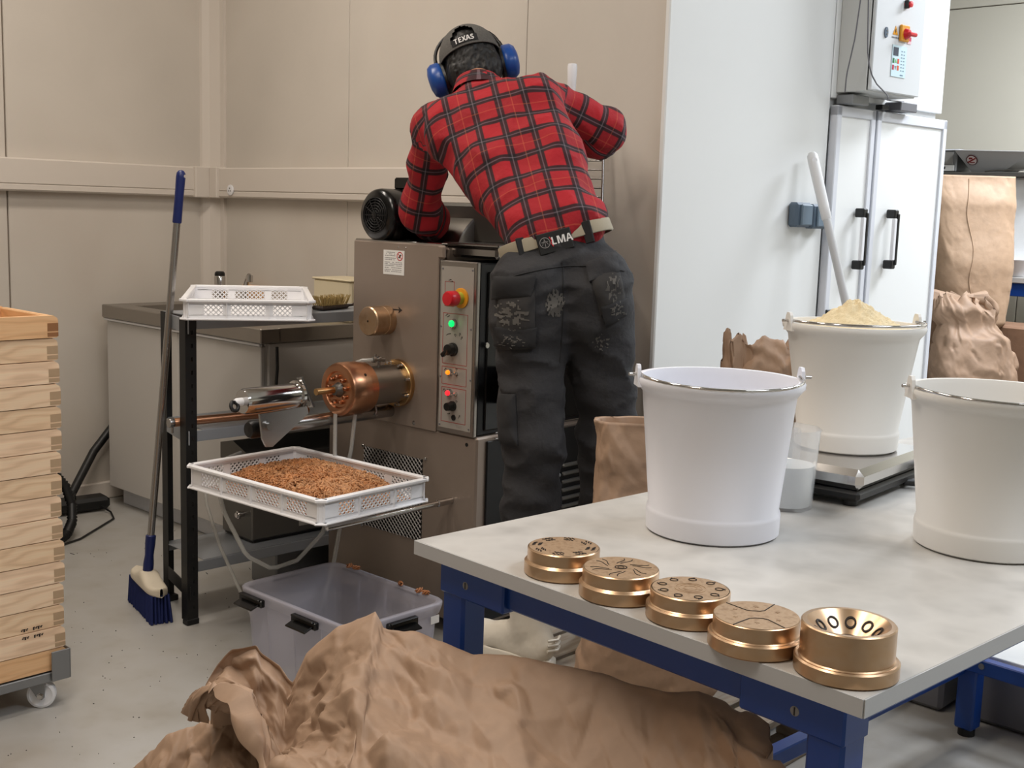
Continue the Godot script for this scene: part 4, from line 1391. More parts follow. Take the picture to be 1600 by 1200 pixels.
# ---------------------------------------------------------------- left side: trays, rack, sink, broom, vacuum cleaner
func tray_stack() -> void:
	var corner := Vector3(1.416, 0, -2.95)
	var tr := thing("tray_trolley", "low grey steel trolley on casters under the stack of wooden trays", "trolley", corner)
	var m := MB.new()
	for z in [-0.012, -0.29]: m.box(Vector3(-0.30, 0.088, z), Vector3(0.62, 0.026, 0.026), 0.002)
	for x in [-0.61, 0.0]: m.box(Vector3(x - 0.002, 0.088, -0.15), Vector3(0.026, 0.026, 0.30), 0.002)
	part("frame", m, M.zinc, tr)
	for q in [[0.0, 0.004], [-0.615, 0.004], [0.0, -0.305], [-0.615, -0.305]]:
		m = MB.new()
		var sx := 1.0 if q[0] > -0.1 else -1.0
		var sz := 1.0 if q[1] > -0.1 else -1.0
		m.box(Vector3(q[0] - sx * 0.020, 0.118, q[1] + sz * 0.004), Vector3(0.050, 0.082, 0.004), 0.0015)
		m.box(Vector3(q[0] + sx * 0.006, 0.118, q[1] - sz * 0.020), Vector3(0.004, 0.082, 0.050), 0.0015)
		part("corner_bracket", m, M.zinc, tr)
	for q in [[-0.056, -0.03], [-0.56, -0.03], [-0.056, -0.26], [-0.56, -0.26]]:
		var c := Vector3(q[0], 0.037, q[1])
		var bs := Basis(Vector3.UP, deg_to_rad(-38.0 if q[1] > -0.1 else 20.0))
		m = MB.new()
		m.xf = Transform3D(bs, c)
		m.turned(Vector3(0, 0, -0.014), Vector3.BACK, [Vector2(0.010, 0), Vector2(0.030, 0.001), Vector2(0.036, 0.003), Vector2(0.037, 0.007), Vector2(0.037, 0.021), Vector2(0.036, 0.025), Vector2(0.030, 0.027), Vector2(0.027, 0.025), Vector2(0.012, 0.026), Vector2(0.010, 0.030), Vector2(0, 0.030)], 40)
		var w := part("wheel", m, M.white_plastic, tr)
		m = MB.new()
		m.xf = Transform3D(bs, c)
		for s in [-1.0, 1.0]:
			m.prism(PackedVector2Array([Vector2(-0.038, 0.046), Vector2(0.014, 0.046), Vector2(0.011, -0.004), Vector2(0.004, -0.011), Vector2(-0.006, -0.009)]), s * 0.0165, s * 0.0195)
		m.box(Vector3(-0.012, 0.047, 0), Vector3(0.058, 0.004, 0.05), 0.001)
		part("caster_fork", m, M.zinc, tr)
		m = MB.new()
		m.xf = Transform3D(bs, c)
		hex_bolt(m, Vector3(0, 0, 0.0195), Vector3.BACK, 0.007, 0.009)
		part("axle_bolt", m, M.chrome, w)
	var y := 0.105
	var words := ["bottom", "second from bottom", "third from bottom", "fourth from bottom", "fifth from bottom", "sixth from bottom", "seventh from bottom", "eighth from bottom", "eighth from top", "seventh from top", "sixth from top", "fifth from top", "fourth from top", "third from top", "second from top", "topmost"]
	var rng := RandomNumberGenerator.new()
	rng.seed = 12
	var rail := MB.new()
	for i in 16:
		var orange := i == 0 or i == 15
		var lab := "%s wooden drying tray, %s of the stack on the trolley" % ["orange-toned" if orange else "pale", words[i]]
		var t := thing("drying_tray", lab, "tray", corner + Vector3(rng.randf_range(-0.003, 0.003), y + i * 0.0589, rng.randf_range(-0.002, 0.002)), rng.randf_range(-0.25, 0.25), "wooden drying trays stacked on the trolley")
		var w: Material = M.wood[3] if orange else M.wood[i % 3]
		for z in [0.0, -0.30]:
			m = MB.new()
			m.xf = Transform3D(Basis.IDENTITY, Vector3(0, 0, z - 0.009))
			m.prism(PackedVector2Array([Vector2(-0.62, 0.0012), Vector2(-0.0055, 0.0012), Vector2(-0.001, 0.005), Vector2(-0.001, 0.046), Vector2(-0.004, 0.052), Vector2(-0.013, 0.0578), Vector2(-0.607, 0.0578), Vector2(-0.619, 0.046)]), -0.009, 0.009)
			part("long_rail", m, w, t)
		for x in [-0.010, -0.611]:
			m = MB.new()
			m.box(Vector3(x, 0.029, -0.159), Vector3(0.017, 0.054, 0.280), 0.003)
			part("end_rail", m, w, t)
		m = MB.new()
		m.box(Vector3(-0.31, 0.006, -0.159), Vector3(0.58, 0.004, 0.29), 0.0)
		part("base_mesh", m, M.wood[1], t)
		var e: Material = M.wood_end_dark if orange else M.wood_end
		for q in [[0.0185, 0.0385], [0.0045, 0.0145]]:
			m = MB.new()
			m.box(Vector3(-0.0152, (q[0] + q[1]) / 2, 0.0001), Vector3(0.0285, q[1] - q[0], 0.0012), 0.0)
			part("finger_joint", m, e, t)
		if i == 1 or i == 2:
			# rubbed ink stamps on the front rail
			m = MB.new()
			var xx := -0.115
			for k in 9:
				if k == 3 or k == 4:
					xx += 0.006
					continue
				var yy := 0.009 if i == 2 else 0.047
				m.box(Vector3(xx, yy, 0.0004), Vector3(0.004, 0.008 if k % 2 else 0.003, 0.0008), 0.0)
				m.box(Vector3(xx + 0.002, yy + 0.003, 0.0004), Vector3(0.004, 0.0018, 0.0008), 0.0)
				xx += 0.0065
			part("ink_stamp", m, M.ink, t)

func rack() -> void:
	var o := Vector3(1.974, 0, -3.27)
	var t := thing("shelf_rack", "black boltless rack with three grey metal shelves, left of the pasta extruder", "rack", o, -2.0)
	var L := 0.86
	var D := 0.275
	for q in [[0, 0], [L, 0], [0.065, -D], [L, -D]]:
		var m := MB.new()
		var zs := -1.0 if q[1] > -0.1 else 1.0
		m.box(Vector3(q[0] + 0.019, 0.50, q[1]), Vector3(0.038, 0.97, 0.0025), 0.0)
		m.box(Vector3(q[0] + (0.001 if q[0] < 0.5 else 0.037), 0.50, q[1] + zs * 0.018), Vector3(0.0025, 0.97, 0.036), 0.0)
		m.box(Vector3(q[0] + 0.019, 0.010, q[1] + zs * 0.012), Vector3(0.044, 0.020, 0.032), 0.003)
		var p := part("post", m, M.black_paint, t)
		m = MB.new()
		for k in 22:
			m.box(Vector3(q[0] + 0.022, 0.06 + k * 0.042, q[1] - zs * 0.0013), Vector3(0.006, 0.013, 0.0006), 0.002)
		part("slot_row", m, M.black_gloss, p)
	for y in [0.985, 0.63, 0.205]:
		var m := MB.new()
		m.box(Vector3(L / 2 + 0.05, y - 0.001, -D / 2), Vector3(L - 0.03, 0.002, D - 0.02), 0.0)
		m.box(Vector3(L / 2 + 0.03, y - 0.017, -0.004), Vector3(L - 0.02, 0.034, 0.003), 0.001)
		m.box(Vector3(L / 2 + 0.05, y - 0.017, -D + 0.004), Vector3(L - 0.04, 0.034, 0.003), 0.001)
		m.box(Vector3(L / 2 + 0.03, y - 0.033, -0.012), Vector3(L - 0.02, 0.003, 0.018), 0.0)
		part("shelf", m, M.shelf, t)
	for y in [0.96, 0.61, 0.105]:
		var m := MB.new()
		m.box(Vector3(0.042, y, -D / 2), Vector3(0.004, 0.045, D + 0.02), 0.001, Basis(Vector3.UP, atan2(-0.065, D)))
		part("end_beam", m, M.black_paint if y < 0.5 else M.shelf, t)
	# chiller box on the bottom shelf
	var c := thing("chiller_box", "dark steel chiller box with a sloping lid on the rack's bottom shelf", "machine", o + Vector3(0.29, 0.2055, -0.055), -2.0)
	var m := MB.new()
	m.box(Vector3(0.20, 0.138, -0.095), Vector3(0.42, 0.256, 0.19), 0.005)
	part("body", m, M.dark_steel, c)
	m = MB.new()
	m.xf = Transform3D(Basis(Vector3.UP, PI / 2), Vector3(0.0, 0.266, -0.095))
	m.prism(PackedVector2Array([Vector2(-0.10, 0.0), Vector2(0.10, 0.0), Vector2(0.10, 0.055), Vector2(0.02, 0.072), Vector2(-0.10, 0.030)]), -0.012, 0.42)
	part("lid", m, M.dark_steel, c)
	m = MB.new()
	m.box(Vector3(0.20, 0.006, -0.095), Vector3(0.40, 0.008, 0.18), 0.0)
	part("rubber_base", m, M.black, c)
	part("rating_label", bx(Vector3(0.215, 0.075, 0.0006), Vector3(0.072, 0.085, 0.001), 0.0), M.plate, c)
	m = MB.new()
	for i in 7: m.box(Vector3(0.215, 0.108 - i * 0.010, 0.0014), Vector3(0.056 - 0.006 * (i % 3), 0.0028, 0.0006), 0.0)
	part("label_print", m, M.grey_plastic, c)
	m = MB.new()
	for k in 3:
		m.tube([Vector3(-0.008, 0.24, -0.05 - k * 0.05), Vector3(-0.045, 0.243, -0.05 - k * 0.05)], 0.010, 10)
		m.tube([Vector3(-0.03, 0.243, -0.05 - k * 0.05), Vector3(-0.032, 0.27, -0.05 - k * 0.05)], 0.006, 8)
	part("connector", m, M.black, c)
	m = MB.new()
	m.tube([Vector3(-0.005, 0.095, -0.05), Vector3(-0.04, 0.095, -0.05)], 0.009, 10)
	m.tube([Vector3(-0.026, 0.095, -0.05), Vector3(-0.034, 0.095, -0.05)], 0.014, 6)
	part("drain_tap", m, M.chrome, c)
	var g := MB.new()
	g.box(Vector3(0.16, 0.085, -0.09), Vector3(0.36, 0.165, 0.16), 0.006)
	solo("storage_box", g, M.zinc, "grey metal box on the floor beneath the rack's bottom shelf", "box", o + Vector3(0.43, 0.001, -0.09), -2.0)
	# copper tube lying through the rack
	var cu := MB.new()
	cu.turned(Vector3.ZERO, Vector3(1, -0.014, 0.0), [Vector2(0, 0), Vector2(0.013, 0), Vector2(0.0138, 0.002), Vector2(0.0138, 0.52), Vector2(0, 0.52)], 24)
	var ct := thing("copper_tube", "copper coloured tube resting on the rack's middle shelf, sticking out past the black posts", "tube", o + Vector3(-0.03, 0.655, -0.05), -2.0)
	part("pipe", cu, M.copper, ct)
	cu = MB.new()
	cu.turned(Vector3(-0.001, 0, 0), Vector3(1, -0.014, 0.0), [Vector2(0.0, 0), Vector2(0.0145, 0), Vector2(0.0152, 0.002), Vector2(0.0152, 0.016), Vector2(0.013, 0.017)], 24)
	cu.tube([Vector3(0.012, -0.012, 0.0), Vector3(0.012, -0.033, 0.0)], 0.0035, 8)
	part("end_ring", cu, M.satin, ct)
	# scrubbing brush on the top shelf
	var b := thing("scrubbing_brush", "worn scrubbing brush with pale bristles up, on the rack's top shelf beside the crate", "brush", Vector3(2.585, 0.986, -3.335), 14.0)
	m = MB.new()
	m.box(Vector3(0, 0.008, 0), Vector3(0.15, 0.014, 0.05), 0.005)
	m.tube([Vector3(0.07, 0.008, 0), Vector3(0.12, 0.009, 0.002), Vector3(0.135, 0.012, 0.002)], [0.006, 0.004, 0.006], 8)
	part("handle", m, mat(Color(0.17, 0.12, 0.09), 0.6), b)
	var rng := RandomNumberGenerator.new()
	rng.seed = 8
	m = MB.new()
	for i in 15:
		for j in 5:
			var p := Vector3(-0.066 + i * 0.0094, 0.014, -0.018 + j * 0.009)
			var l := Vector3((p.x * 0.18) + rng.randf_range(-0.006, 0.006), 0.032 + rng.randf_range(-0.004, 0.005), p.z * 0.5 + rng.randf_range(-0.006, 0.006))
			for k in 3:
				m.tube([p, p + l + Vector3(rng.randf_range(-0.005, 0.005), 0, rng.randf_range(-0.005, 0.005))], [0.0016, 0.0011], 4)
	var br := part("bristles", m, mat(Color(0.70, 0.60, 0.38), 0.8), b)
	br.set_meta("kind", "stuff")

func sink_corner() -> void:
	var t := thing("sink_cabinet", "pale grey sink base cabinet with a recessed plinth, in the corner behind the rack", "cabinet", Vector3(2.55, 0, -4.86))
	# origin at the wall end of its front; Z towards the room
	part("carcass", bx(Vector3(0.305, 0.455, 0.58), Vector3(0.57, 0.75, 1.15), 0.002), M.cabinet, t)
	for k in 2:
		part("door", bx(Vector3(0.009, 0.452, 0.29 + k * 0.58), Vector3(0.018, 0.735, 0.576), 0.003), M.cabinet, t)
	part("end_panel", bx(Vector3(0.31, 0.452, 1.162), Vector3(0.565, 0.755, 0.016), 0.002), M.cabinet, t)
	part("plinth", bx(Vector3(0.06, 0.039, 0.575), Vector3(0.016, 0.076, 1.10), 0.002), M.white_frame, t)
	part("plinth", bx(Vector3(0.31, 0.039, 1.10), Vector3(0.50, 0.076, 0.016), 0.002), M.white_frame, t)
	part("top_rail", bx(Vector3(-0.006, 0.826, 0.58), Vector3(0.014, 0.010, 1.17), 0.002), M.white_plastic, t)
	var w := thing("sink_worktop", "stainless sink worktop with a sunken basin, on the pale grey corner cabinet", "worktop", Vector3(2.53, 0.832, -4.865))
	var m := MB.new()
	# slab with a rectangular opening
	var bz0 := 0.12
	var bz1 := 0.55
	m.box(Vector3(0.045, 0.029, 0.595), Vector3(0.09, 0.056, 1.19), 0.004)
	m.box(Vector3(0.58, 0.029, 0.595), Vector3(0.075, 0.056, 1.19), 0.003)
	m.box(Vector3(0.32, 0.029, bz0 / 2), Vector3(0.48, 0.056, bz0), 0.003)
	m.box(Vector3(0.32, 0.029, (bz1 + 1.19) / 2), Vector3(0.48, 0.056, 1.19 - bz1), 0.003)
	part("slab", m, M.steel, w)
	m = MB.new()
	m.box(Vector3(0.315, -0.10, (bz0 + bz1) / 2), Vector3(0.46, 0.003, bz1 - bz0), 0.0)
	for x in [0.088, 0.543]: m.box(Vector3(x, -0.03, (bz0 + bz1) / 2), Vector3(0.003, 0.14, bz1 - bz0), 0.0)
	for z in [bz0, bz1]: m.box(Vector3(0.315, -0.03, z), Vector3(0.455, 0.14, 0.003), 0.0)
	part("basin", m, M.steel, w)
	var tap := thing("sink_tap", "chrome tap with a curved spout behind the empty crate", "tap", Vector3(3.06, 0.8895, -4.57))
	m = MB.new()
	m.turned(Vector3.ZERO, Vector3.UP, [Vector2(0.024, 0), Vector2(0.024, 0.012), Vector2(0.017, 0.018), Vector2(0.016, 0.06), Vector2(0, 0.062)], 20)
	part("base", m, M.chrome, tap)
	m = MB.new()
	m.tube([Vector3(0, 0.045, 0), Vector3(-0.015, 0.085, 0.03), Vector3(-0.035, 0.120, 0.075), Vector3(-0.055, 0.138, 0.115), Vector3(-0.070, 0.140, 0.140), Vector3(-0.075, 0.130, 0.150)], [0.014, 0.012, 0.011, 0.0105, 0.0105, 0.0105], 12)
	m.tube([Vector3(-0.072, 0.142, 0.146), Vector3(-0.074, 0.112, 0.149)], 0.0145, 14)
	part("spout", m, M.chrome, tap)
	var so := thing("soap_dispenser", "chrome cylinder with a dark cap standing left of the tap", "dispenser", Vector3(3.01, 0.8895, -4.69))
	m = MB.new()
	m.turned(Vector3.ZERO, Vector3.UP, [Vector2(0, 0), Vector2(0.025, 0), Vector2(0.025, 0.118), Vector2(0.022, 0.124), Vector2(0, 0.125)], 28)
	part("body", m, M.chrome, so)
	m = MB.new()
	m.turned(Vector3(0, 0.122, 0), Vector3.UP, [Vector2(0.021, 0), Vector2(0.023, 0.004), Vector2(0.022, 0.016), Vector2(0.016, 0.022), Vector2(0, 0.022)], 24)
	part("cap", m, M.black, so)
	m = MB.new()
	m.box(Vector3(0, 0.043, 0), Vector3(0.03, 0.086, 0.15), 0.008)
	solo("wooden_block", m, M.wood[3], "orange-brown wooden block against the wall behind the tap", "block", Vector3(3.125, 0.8895, -4.60))
	m = MB.new()
	m.box(Vector3(0, 0.08, 0), Vector3(0.16, 0.16, 0.24), 0.008)
	m.box(Vector3(0, 0.163, 0), Vector3(0.17, 0.008, 0.25), 0.004)
	solo("plastic_tub", m, mat(Color(0.86, 0.81, 0.69), 0.5), "cream plastic tub on the sink worktop, behind the scrubbing brush", "tub", Vector3(3.04, 0.8895, -3.815))
	# black lead hanging down the cabinet's end
	m = MB.new()
	m.tube([Vector3(2.60, 0.82, -3.672), Vector3(2.596, 0.74, -3.664), Vector3(2.585, 0.62, -3.662), Vector3(2.562, 0.50, -3.665), Vector3(2.545, 0.42, -3.668)], 0.006, 8)
	solo("power_lead", m, M.black, "black lead hanging beside the sink cabinet's corner, behind the rack", "cable")

func broom() -> void:
	var t := thing("broom", "broom with an aluminium pole, blue grips and blue bristles, leaning by the rack", "broom", Vector3(1.955, 0, -3.475), -14.0)
	var base := Vector3(0, 0.16, 0.0)
	# pole direction in the thing's own axes
	var top := Basis(Vector3.UP, deg_to_rad(14.0)) * (Vector3(2.062, 1.438, -3.430) - Vector3(1.955, 0, -3.475))
	var d := (top - base).normalized()
	var L := base.distance_to(top)
	var m := MB.new()
	m.turned(base + d * 0.05, d, [Vector2(0.0115, 0), Vector2(0.0115, L - 0.20), Vector2(0, L - 0.20)], 20)
	part("pole", m, M.satin, t)
	m = MB.new()
	m.turned(base + d * (L - 0.165), d, [Vector2(0.0135, 0), Vector2(0.0145, 0.004), Vector2(0.0140, 0.08), Vector2(0.0150, 0.145), Vector2(0.0140, 0.158), Vector2(0.008, 0.166), Vector2(0, 0.168)], 20)
	var gp := part("grip", m, M.blue_grip, t)
	m = MB.new()
	var cf := base + d * (L - 0.016)
	var side := d.cross(Vector3(0.68, 0, 0.73)).normalized()
	var fro := side.cross(d).normalized()
	m.tube([cf - fro * 0.0148, cf + fro * 0.0148], 0.0052, 12)
	part("hanging_hole", m, M.trim, gp)
	m = MB.new()
	m.turned(base - d * 0.028, d, [Vector2(0.012, 0), Vector2(0.0165, 0.004), Vector2(0.017, 0.03), Vector2(0.014, 0.06), Vector2(0.0165, 0.10), Vector2(0.0165, 0.125), Vector2(0.012, 0.128)], 20)
	part("lower_grip", m, M.blue_grip, t)
	# head: rounded white block, long axis z
	m = MB.new()
	var rings := []
	for i in 17:
		var f := -1.0 + i / 8.0
		var z := f * 0.145
		var wdt: float = 0.034 * sqrt(max(0.02, 1.0 - pow(abs(f), 6.0)))
		var hgt: float = 0.020 + 0.026 * exp(-pow(f / 0.32, 2.0))
		var row := []
		for k in 18:
			var a := TAU * k / 18
			var cx := signf(cos(a)) * pow(abs(cos(a)), 0.6)
			var cy := signf(sin(a)) * pow(abs(sin(a)), 0.6)
			row.append(Vector3(cx * wdt, 0.098 + (cy * hgt if cy > 0 else cy * 0.010), z))
		rings.append(row)
	m.grid(rings, true)
	part("head", m, M.off_white, t)
	var rng := RandomNumberGenerator.new()
	rng.seed = 2
	m = MB.new()
	for i in 26:
		for j in 6:
			var x := -0.026 + j * 0.0104
			var z := -0.130 + i * 0.0104
			m.tube([Vector3(x, 0.092, z), Vector3(x * 1.18 + rng.randf_range(-0.003, 0.003), 0.001, z * 1.06 + rng.randf_range(-0.003, 0.003))], [0.0042, 0.0052], 5)
	var b := part("bristles", m, M.bristle, t)
	b.set_meta("kind", "stuff")

func vacuum() -> void:
	var t := thing("vacuum_cleaner", "black vacuum cleaner with a ribbed hose on the floor behind the tray stack", "vacuum cleaner", Vector3(2.03, 0, -4.62))
	var m := MB.new()
	m.lathe([Vector2(0, 0.012), Vector2(0.13, 0.012), Vector2(0.145, 0.03), Vector2(0.145, 0.14), Vector2(0.13, 0.16), Vector2(0.125, 0.20), Vector2(0.10, 0.235), Vector2(0, 0.25)], 40)
	part("canister", m, M.black, t)
	for k in 4:
		var a := TAU * k / 4 + 0.5
		m = MB.new()
		m.turned(Vector3(cos(a) * 0.13 - 0.01, 0.022, sin(a) * 0.13), Vector3.RIGHT, [Vector2(0, 0), Vector2(0.022, 0), Vector2(0.022, 0.02), Vector2(0, 0.02)], 18)
		part("wheel", m, M.black_gloss, t)
	var pts := [Vector3(0.0, 0.24, 0.05), Vector3(0.02, 0.275, 0.06), Vector3(0.06, 0.29, 0.075), Vector3(0.105, 0.262, 0.09), Vector3(0.145, 0.20, 0.115), Vector3(0.158, 0.13, 0.14), Vector3(0.14, 0.068, 0.175), Vector3(0.10, 0.032, 0.21), Vector3(0.04, 0.022, 0.25), Vector3(-0.04, 0.022, 0.27)]
	var cv := Curve3D.new()
	for i in pts.size():
		var tg: Vector3 = (pts[min(i + 1, pts.size() - 1)] - pts[max(i - 1, 0)]) / 6.0
		cv.add_point(pts[i], -tg, tg)
	var hp := []
	var hr := []
	var len_ := cv.get_baked_length()
	var n := int(len_ / 0.0032)
	for i in n:
		hp.append(cv.sample_baked(len_ * i / (n - 1)))
		hr.append(0.0205 if (i / 2) % 2 == 0 else 0.0168)
	m = MB.new()
	m.tube(hp, hr, 14)
	part("hose", m, M.black, t)
	m = MB.new()
	m.tube([Vector3(0.30, 0.075, -0.17), Vector3(0.47, 0.235, -0.285), Vector3(0.62, 0.38, -0.312)], 0.0185, 14)
	part("suction_tube", m, M.black, t)
	m = MB.new()
	m.box(Vector3(0.34, 0.035, -0.195), Vector3(0.27, 0.055, 0.10), 0.014, Basis(Vector3.UP, -0.10))
	m.tube([Vector3(0.31, 0.05, -0.18), Vector3(0.30, 0.09, -0.168)], 0.024, 14)
	part("floor_nozzle", m, M.black, t)
	m = MB.new()
	m.tube([Vector3(0.42, 0.03, -0.15), Vector3(0.44, 0.008, -0.08), Vector3(0.40, 0.006, 0.02), Vector3(0.30, 0.006, 0.10), Vector3(0.15, 0.006, 0.22), Vector3(0.0, 0.006, 0.28)], 0.004, 8)
	part("power_cord", m, M.black, t)

func plastic_bin() -> void:
	var t := thing("storage_bin", "large translucent plastic storage bin with black clip handles, below the pasta crate", "bin", Vector3(2.032, 0, -2.562), 0.5)
	var m := MB.new()
	var W := 0.345
	var L := 0.495
	var h := 0.276
	var rings := []
	# rounded rectangle rings: outside up, over the rim, inside down
	for e in [[0.80, 0.002, 0.0], [0.86, 0.0, 0.0], [0.885, 0.006, 0.0], [0.955, h - 0.034, 0.0], [0.958, h - 0.033, 0.006], [0.965, h - 0.012, 0.010], [0.97, h - 0.004, 0.010], [0.965, h, 0.007], [0.955, h, 0.0], [0.948, h - 0.01, -0.003], [0.95, h - 0.036, -0.004], [0.875, 0.012, -0.003], [0.80, 0.006, 0.0]]:
		var row := []
		var a: float = W / 2 * e[0] + e[2]
		var b: float = L / 2 * (1.0 - (1.0 - e[0]) * W / L) + e[2]
		var r := 0.045
		for c in 4:
			var sx := 1.0 if c == 0 or c == 3 else -1.0
			var sz := 1.0 if c < 2 else -1.0
			for k in 8:
				var an := (c + k / 7.0) * PI / 2
				row.append(Vector3(sx * (a - r) + cos(an) * r, e[1], sz * (b - r) + sin(an) * r))
		rings.append(row)
	m.grid(rings, true, true)
	part("tub", m, M.frost, t)
	m = MB.new()
	for s in [-1.0, 1.0]:
		for z in [-0.12, 0.0, 0.12]:
			m.box(Vector3(s * (W / 2 - 0.014), h * 0.52, z), Vector3(0.006, h * 0.76, 0.010), 0.002, Basis(Vector3.BACK, -s * 0.05))
	part("rib", m, M.frost, t)
	for q in [[-1, -0.165, 0], [-1, 0.075, 0], [1, -0.165, 0], [1, 0.075, 0], [0, 0.0, 1], [0, 0.0, -1]]:
		m = MB.new()
		var c: Vector3
		var bs: Basis
		if q[2] == 0:
			c = Vector3(q[0] * (W / 2 + 0.004), h - 0.024, q[1])
			bs = Basis(Vector3.UP, 0.0 if q[0] > 0 else PI)
		else:
			c = Vector3(q[1], h - 0.024, q[2] * (L / 2 + 0.004))
			bs = Basis(Vector3.UP, -q[2] * PI / 2)
		m.xf = Transform3D(bs, c)
		m.box(Vector3(0.006, 0.0, 0), Vector3(0.016, 0.022, 0.105), 0.003)
		m.box(Vector3(0.024, -0.008, 0), Vector3(0.034, 0.006, 0.085), 0.002, Basis(Vector3.BACK, -0.35))
		m.box(Vector3(0.014, 0.010, 0), Vector3(0.010, 0.006, 0.094), 0.002)
		part("clip_handle", m, M.black_gloss, t)
	part("size_label", bx(Vector3(0.128, h - 0.045, L / 2 + 0.0005), Vector3(0.030, 0.022, 0.001), 0.0), M.print_white, t)

func hoses() -> void:
	# clear drip hoses from the extruder sagging down to the chiller
	var a := MB.new()
	a.tube(resample([Vector3(2.27, 0.71, -2.90), Vector3(2.265, 0.60, -2.895), Vector3(2.245, 0.48, -2.86), Vector3(2.158, 0.368, -2.815), Vector3(2.072, 0.300, -2.822), Vector3(1.99, 0.288, -2.832), Vector3(1.924, 0.333, -2.866), Vector3(1.89, 0.456, -2.928), Vector3(1.93, 0.53, -3.03), Vector3(2.05, 0.555, -3.16), Vector3(2.20, 0.53, -3.31)], 60), 0.0065, 8)
	solo("clear_hose", a, M.hose, "clear hose sagging in a long loop under the pasta crate, nearer the rack post", "hose")
	a = MB.new()
	a.tube([Vector3(2.315, 0.71, -2.86), Vector3(2.31, 0.60, -2.87), Vector3(2.31, 0.50, -2.90), Vector3(2.30, 0.38, -2.90), Vector3(2.27, 0.22, -2.905), Vector3(2.23, 0.10, -2.91), Vector3(2.18, 0.008, -2.92)], 0.0065, 8)
	solo("clear_hose", a, M.hose, "clear hose hanging down in front of the extruder's lower left cabinet, behind the bin", "hose")
	a = MB.new()
	a.tube([Vector3(1.975, 0.50, -3.17), Vector3(1.972, 0.42, -3.15), Vector3(1.985, 0.30, -3.10), Vector3(2.01, 0.16, -3.02), Vector3(2.03, 0.06, -2.96), Vector3(2.05, 0.012, -2.90)], 0.0055, 8)
	solo("clear_hose", a, M.hose, "clear hose slanting from the chiller down to the floor behind the storage bin", "hose")

func pallet() -> void:
	var t := thing("wooden_pallet", "weathered grey wooden pallet under the bench, the man's boots standing on it", "pallet", Vector3(2.225, 0, -2.295))
	var L := 0.94
	var W := 0.87
	var n := 7
	for i in n:
		var wdt := 0.108
		var z := wdt / 2 + i * (W - wdt) / (n - 1)
		part("plank", bx(Vector3(L / 2, 0.132, z), Vector3(L, 0.022, wdt), 0.003), M.pallet, t)
	for x in [0.05, L / 2, L - 0.05]:
		part("bearer", bx(Vector3(x, 0.110, W / 2), Vector3(0.10, 0.020, W), 0.002), M.pallet, t)
		for z in [0.05, W / 2, W - 0.05]:
			part("block", bx(Vector3(x, 0.061, z), Vector3(0.10, 0.077, 0.10), 0.002), M.pallet, t)
	for z in [0.05, W / 2, W - 0.05]:
		part("skid", bx(Vector3(L / 2, 0.011, z), Vector3(L, 0.022, 0.10), 0.002), M.pallet, t)
	var m := MB.new()
	for x in [0.05, L / 2]:
		for s in [-1, 1]:
			m.box(Vector3(x, 0.061 + s * 0.025, W + 0.0006), Vector3(0.07, 0.003, 0.001), 0.0)
			m.box(Vector3(x + s * 0.036, 0.061, W + 0.0006), Vector3(0.003, 0.05, 0.001), 0.0)
		for k in 5: m.box(Vector3(x - 0.022 + k * 0.011, 0.061, W + 0.0006), Vector3(0.004, 0.022 if k % 2 else 0.03, 0.001), 0.0)
	part("branded_stamp", m, M.ink, t)
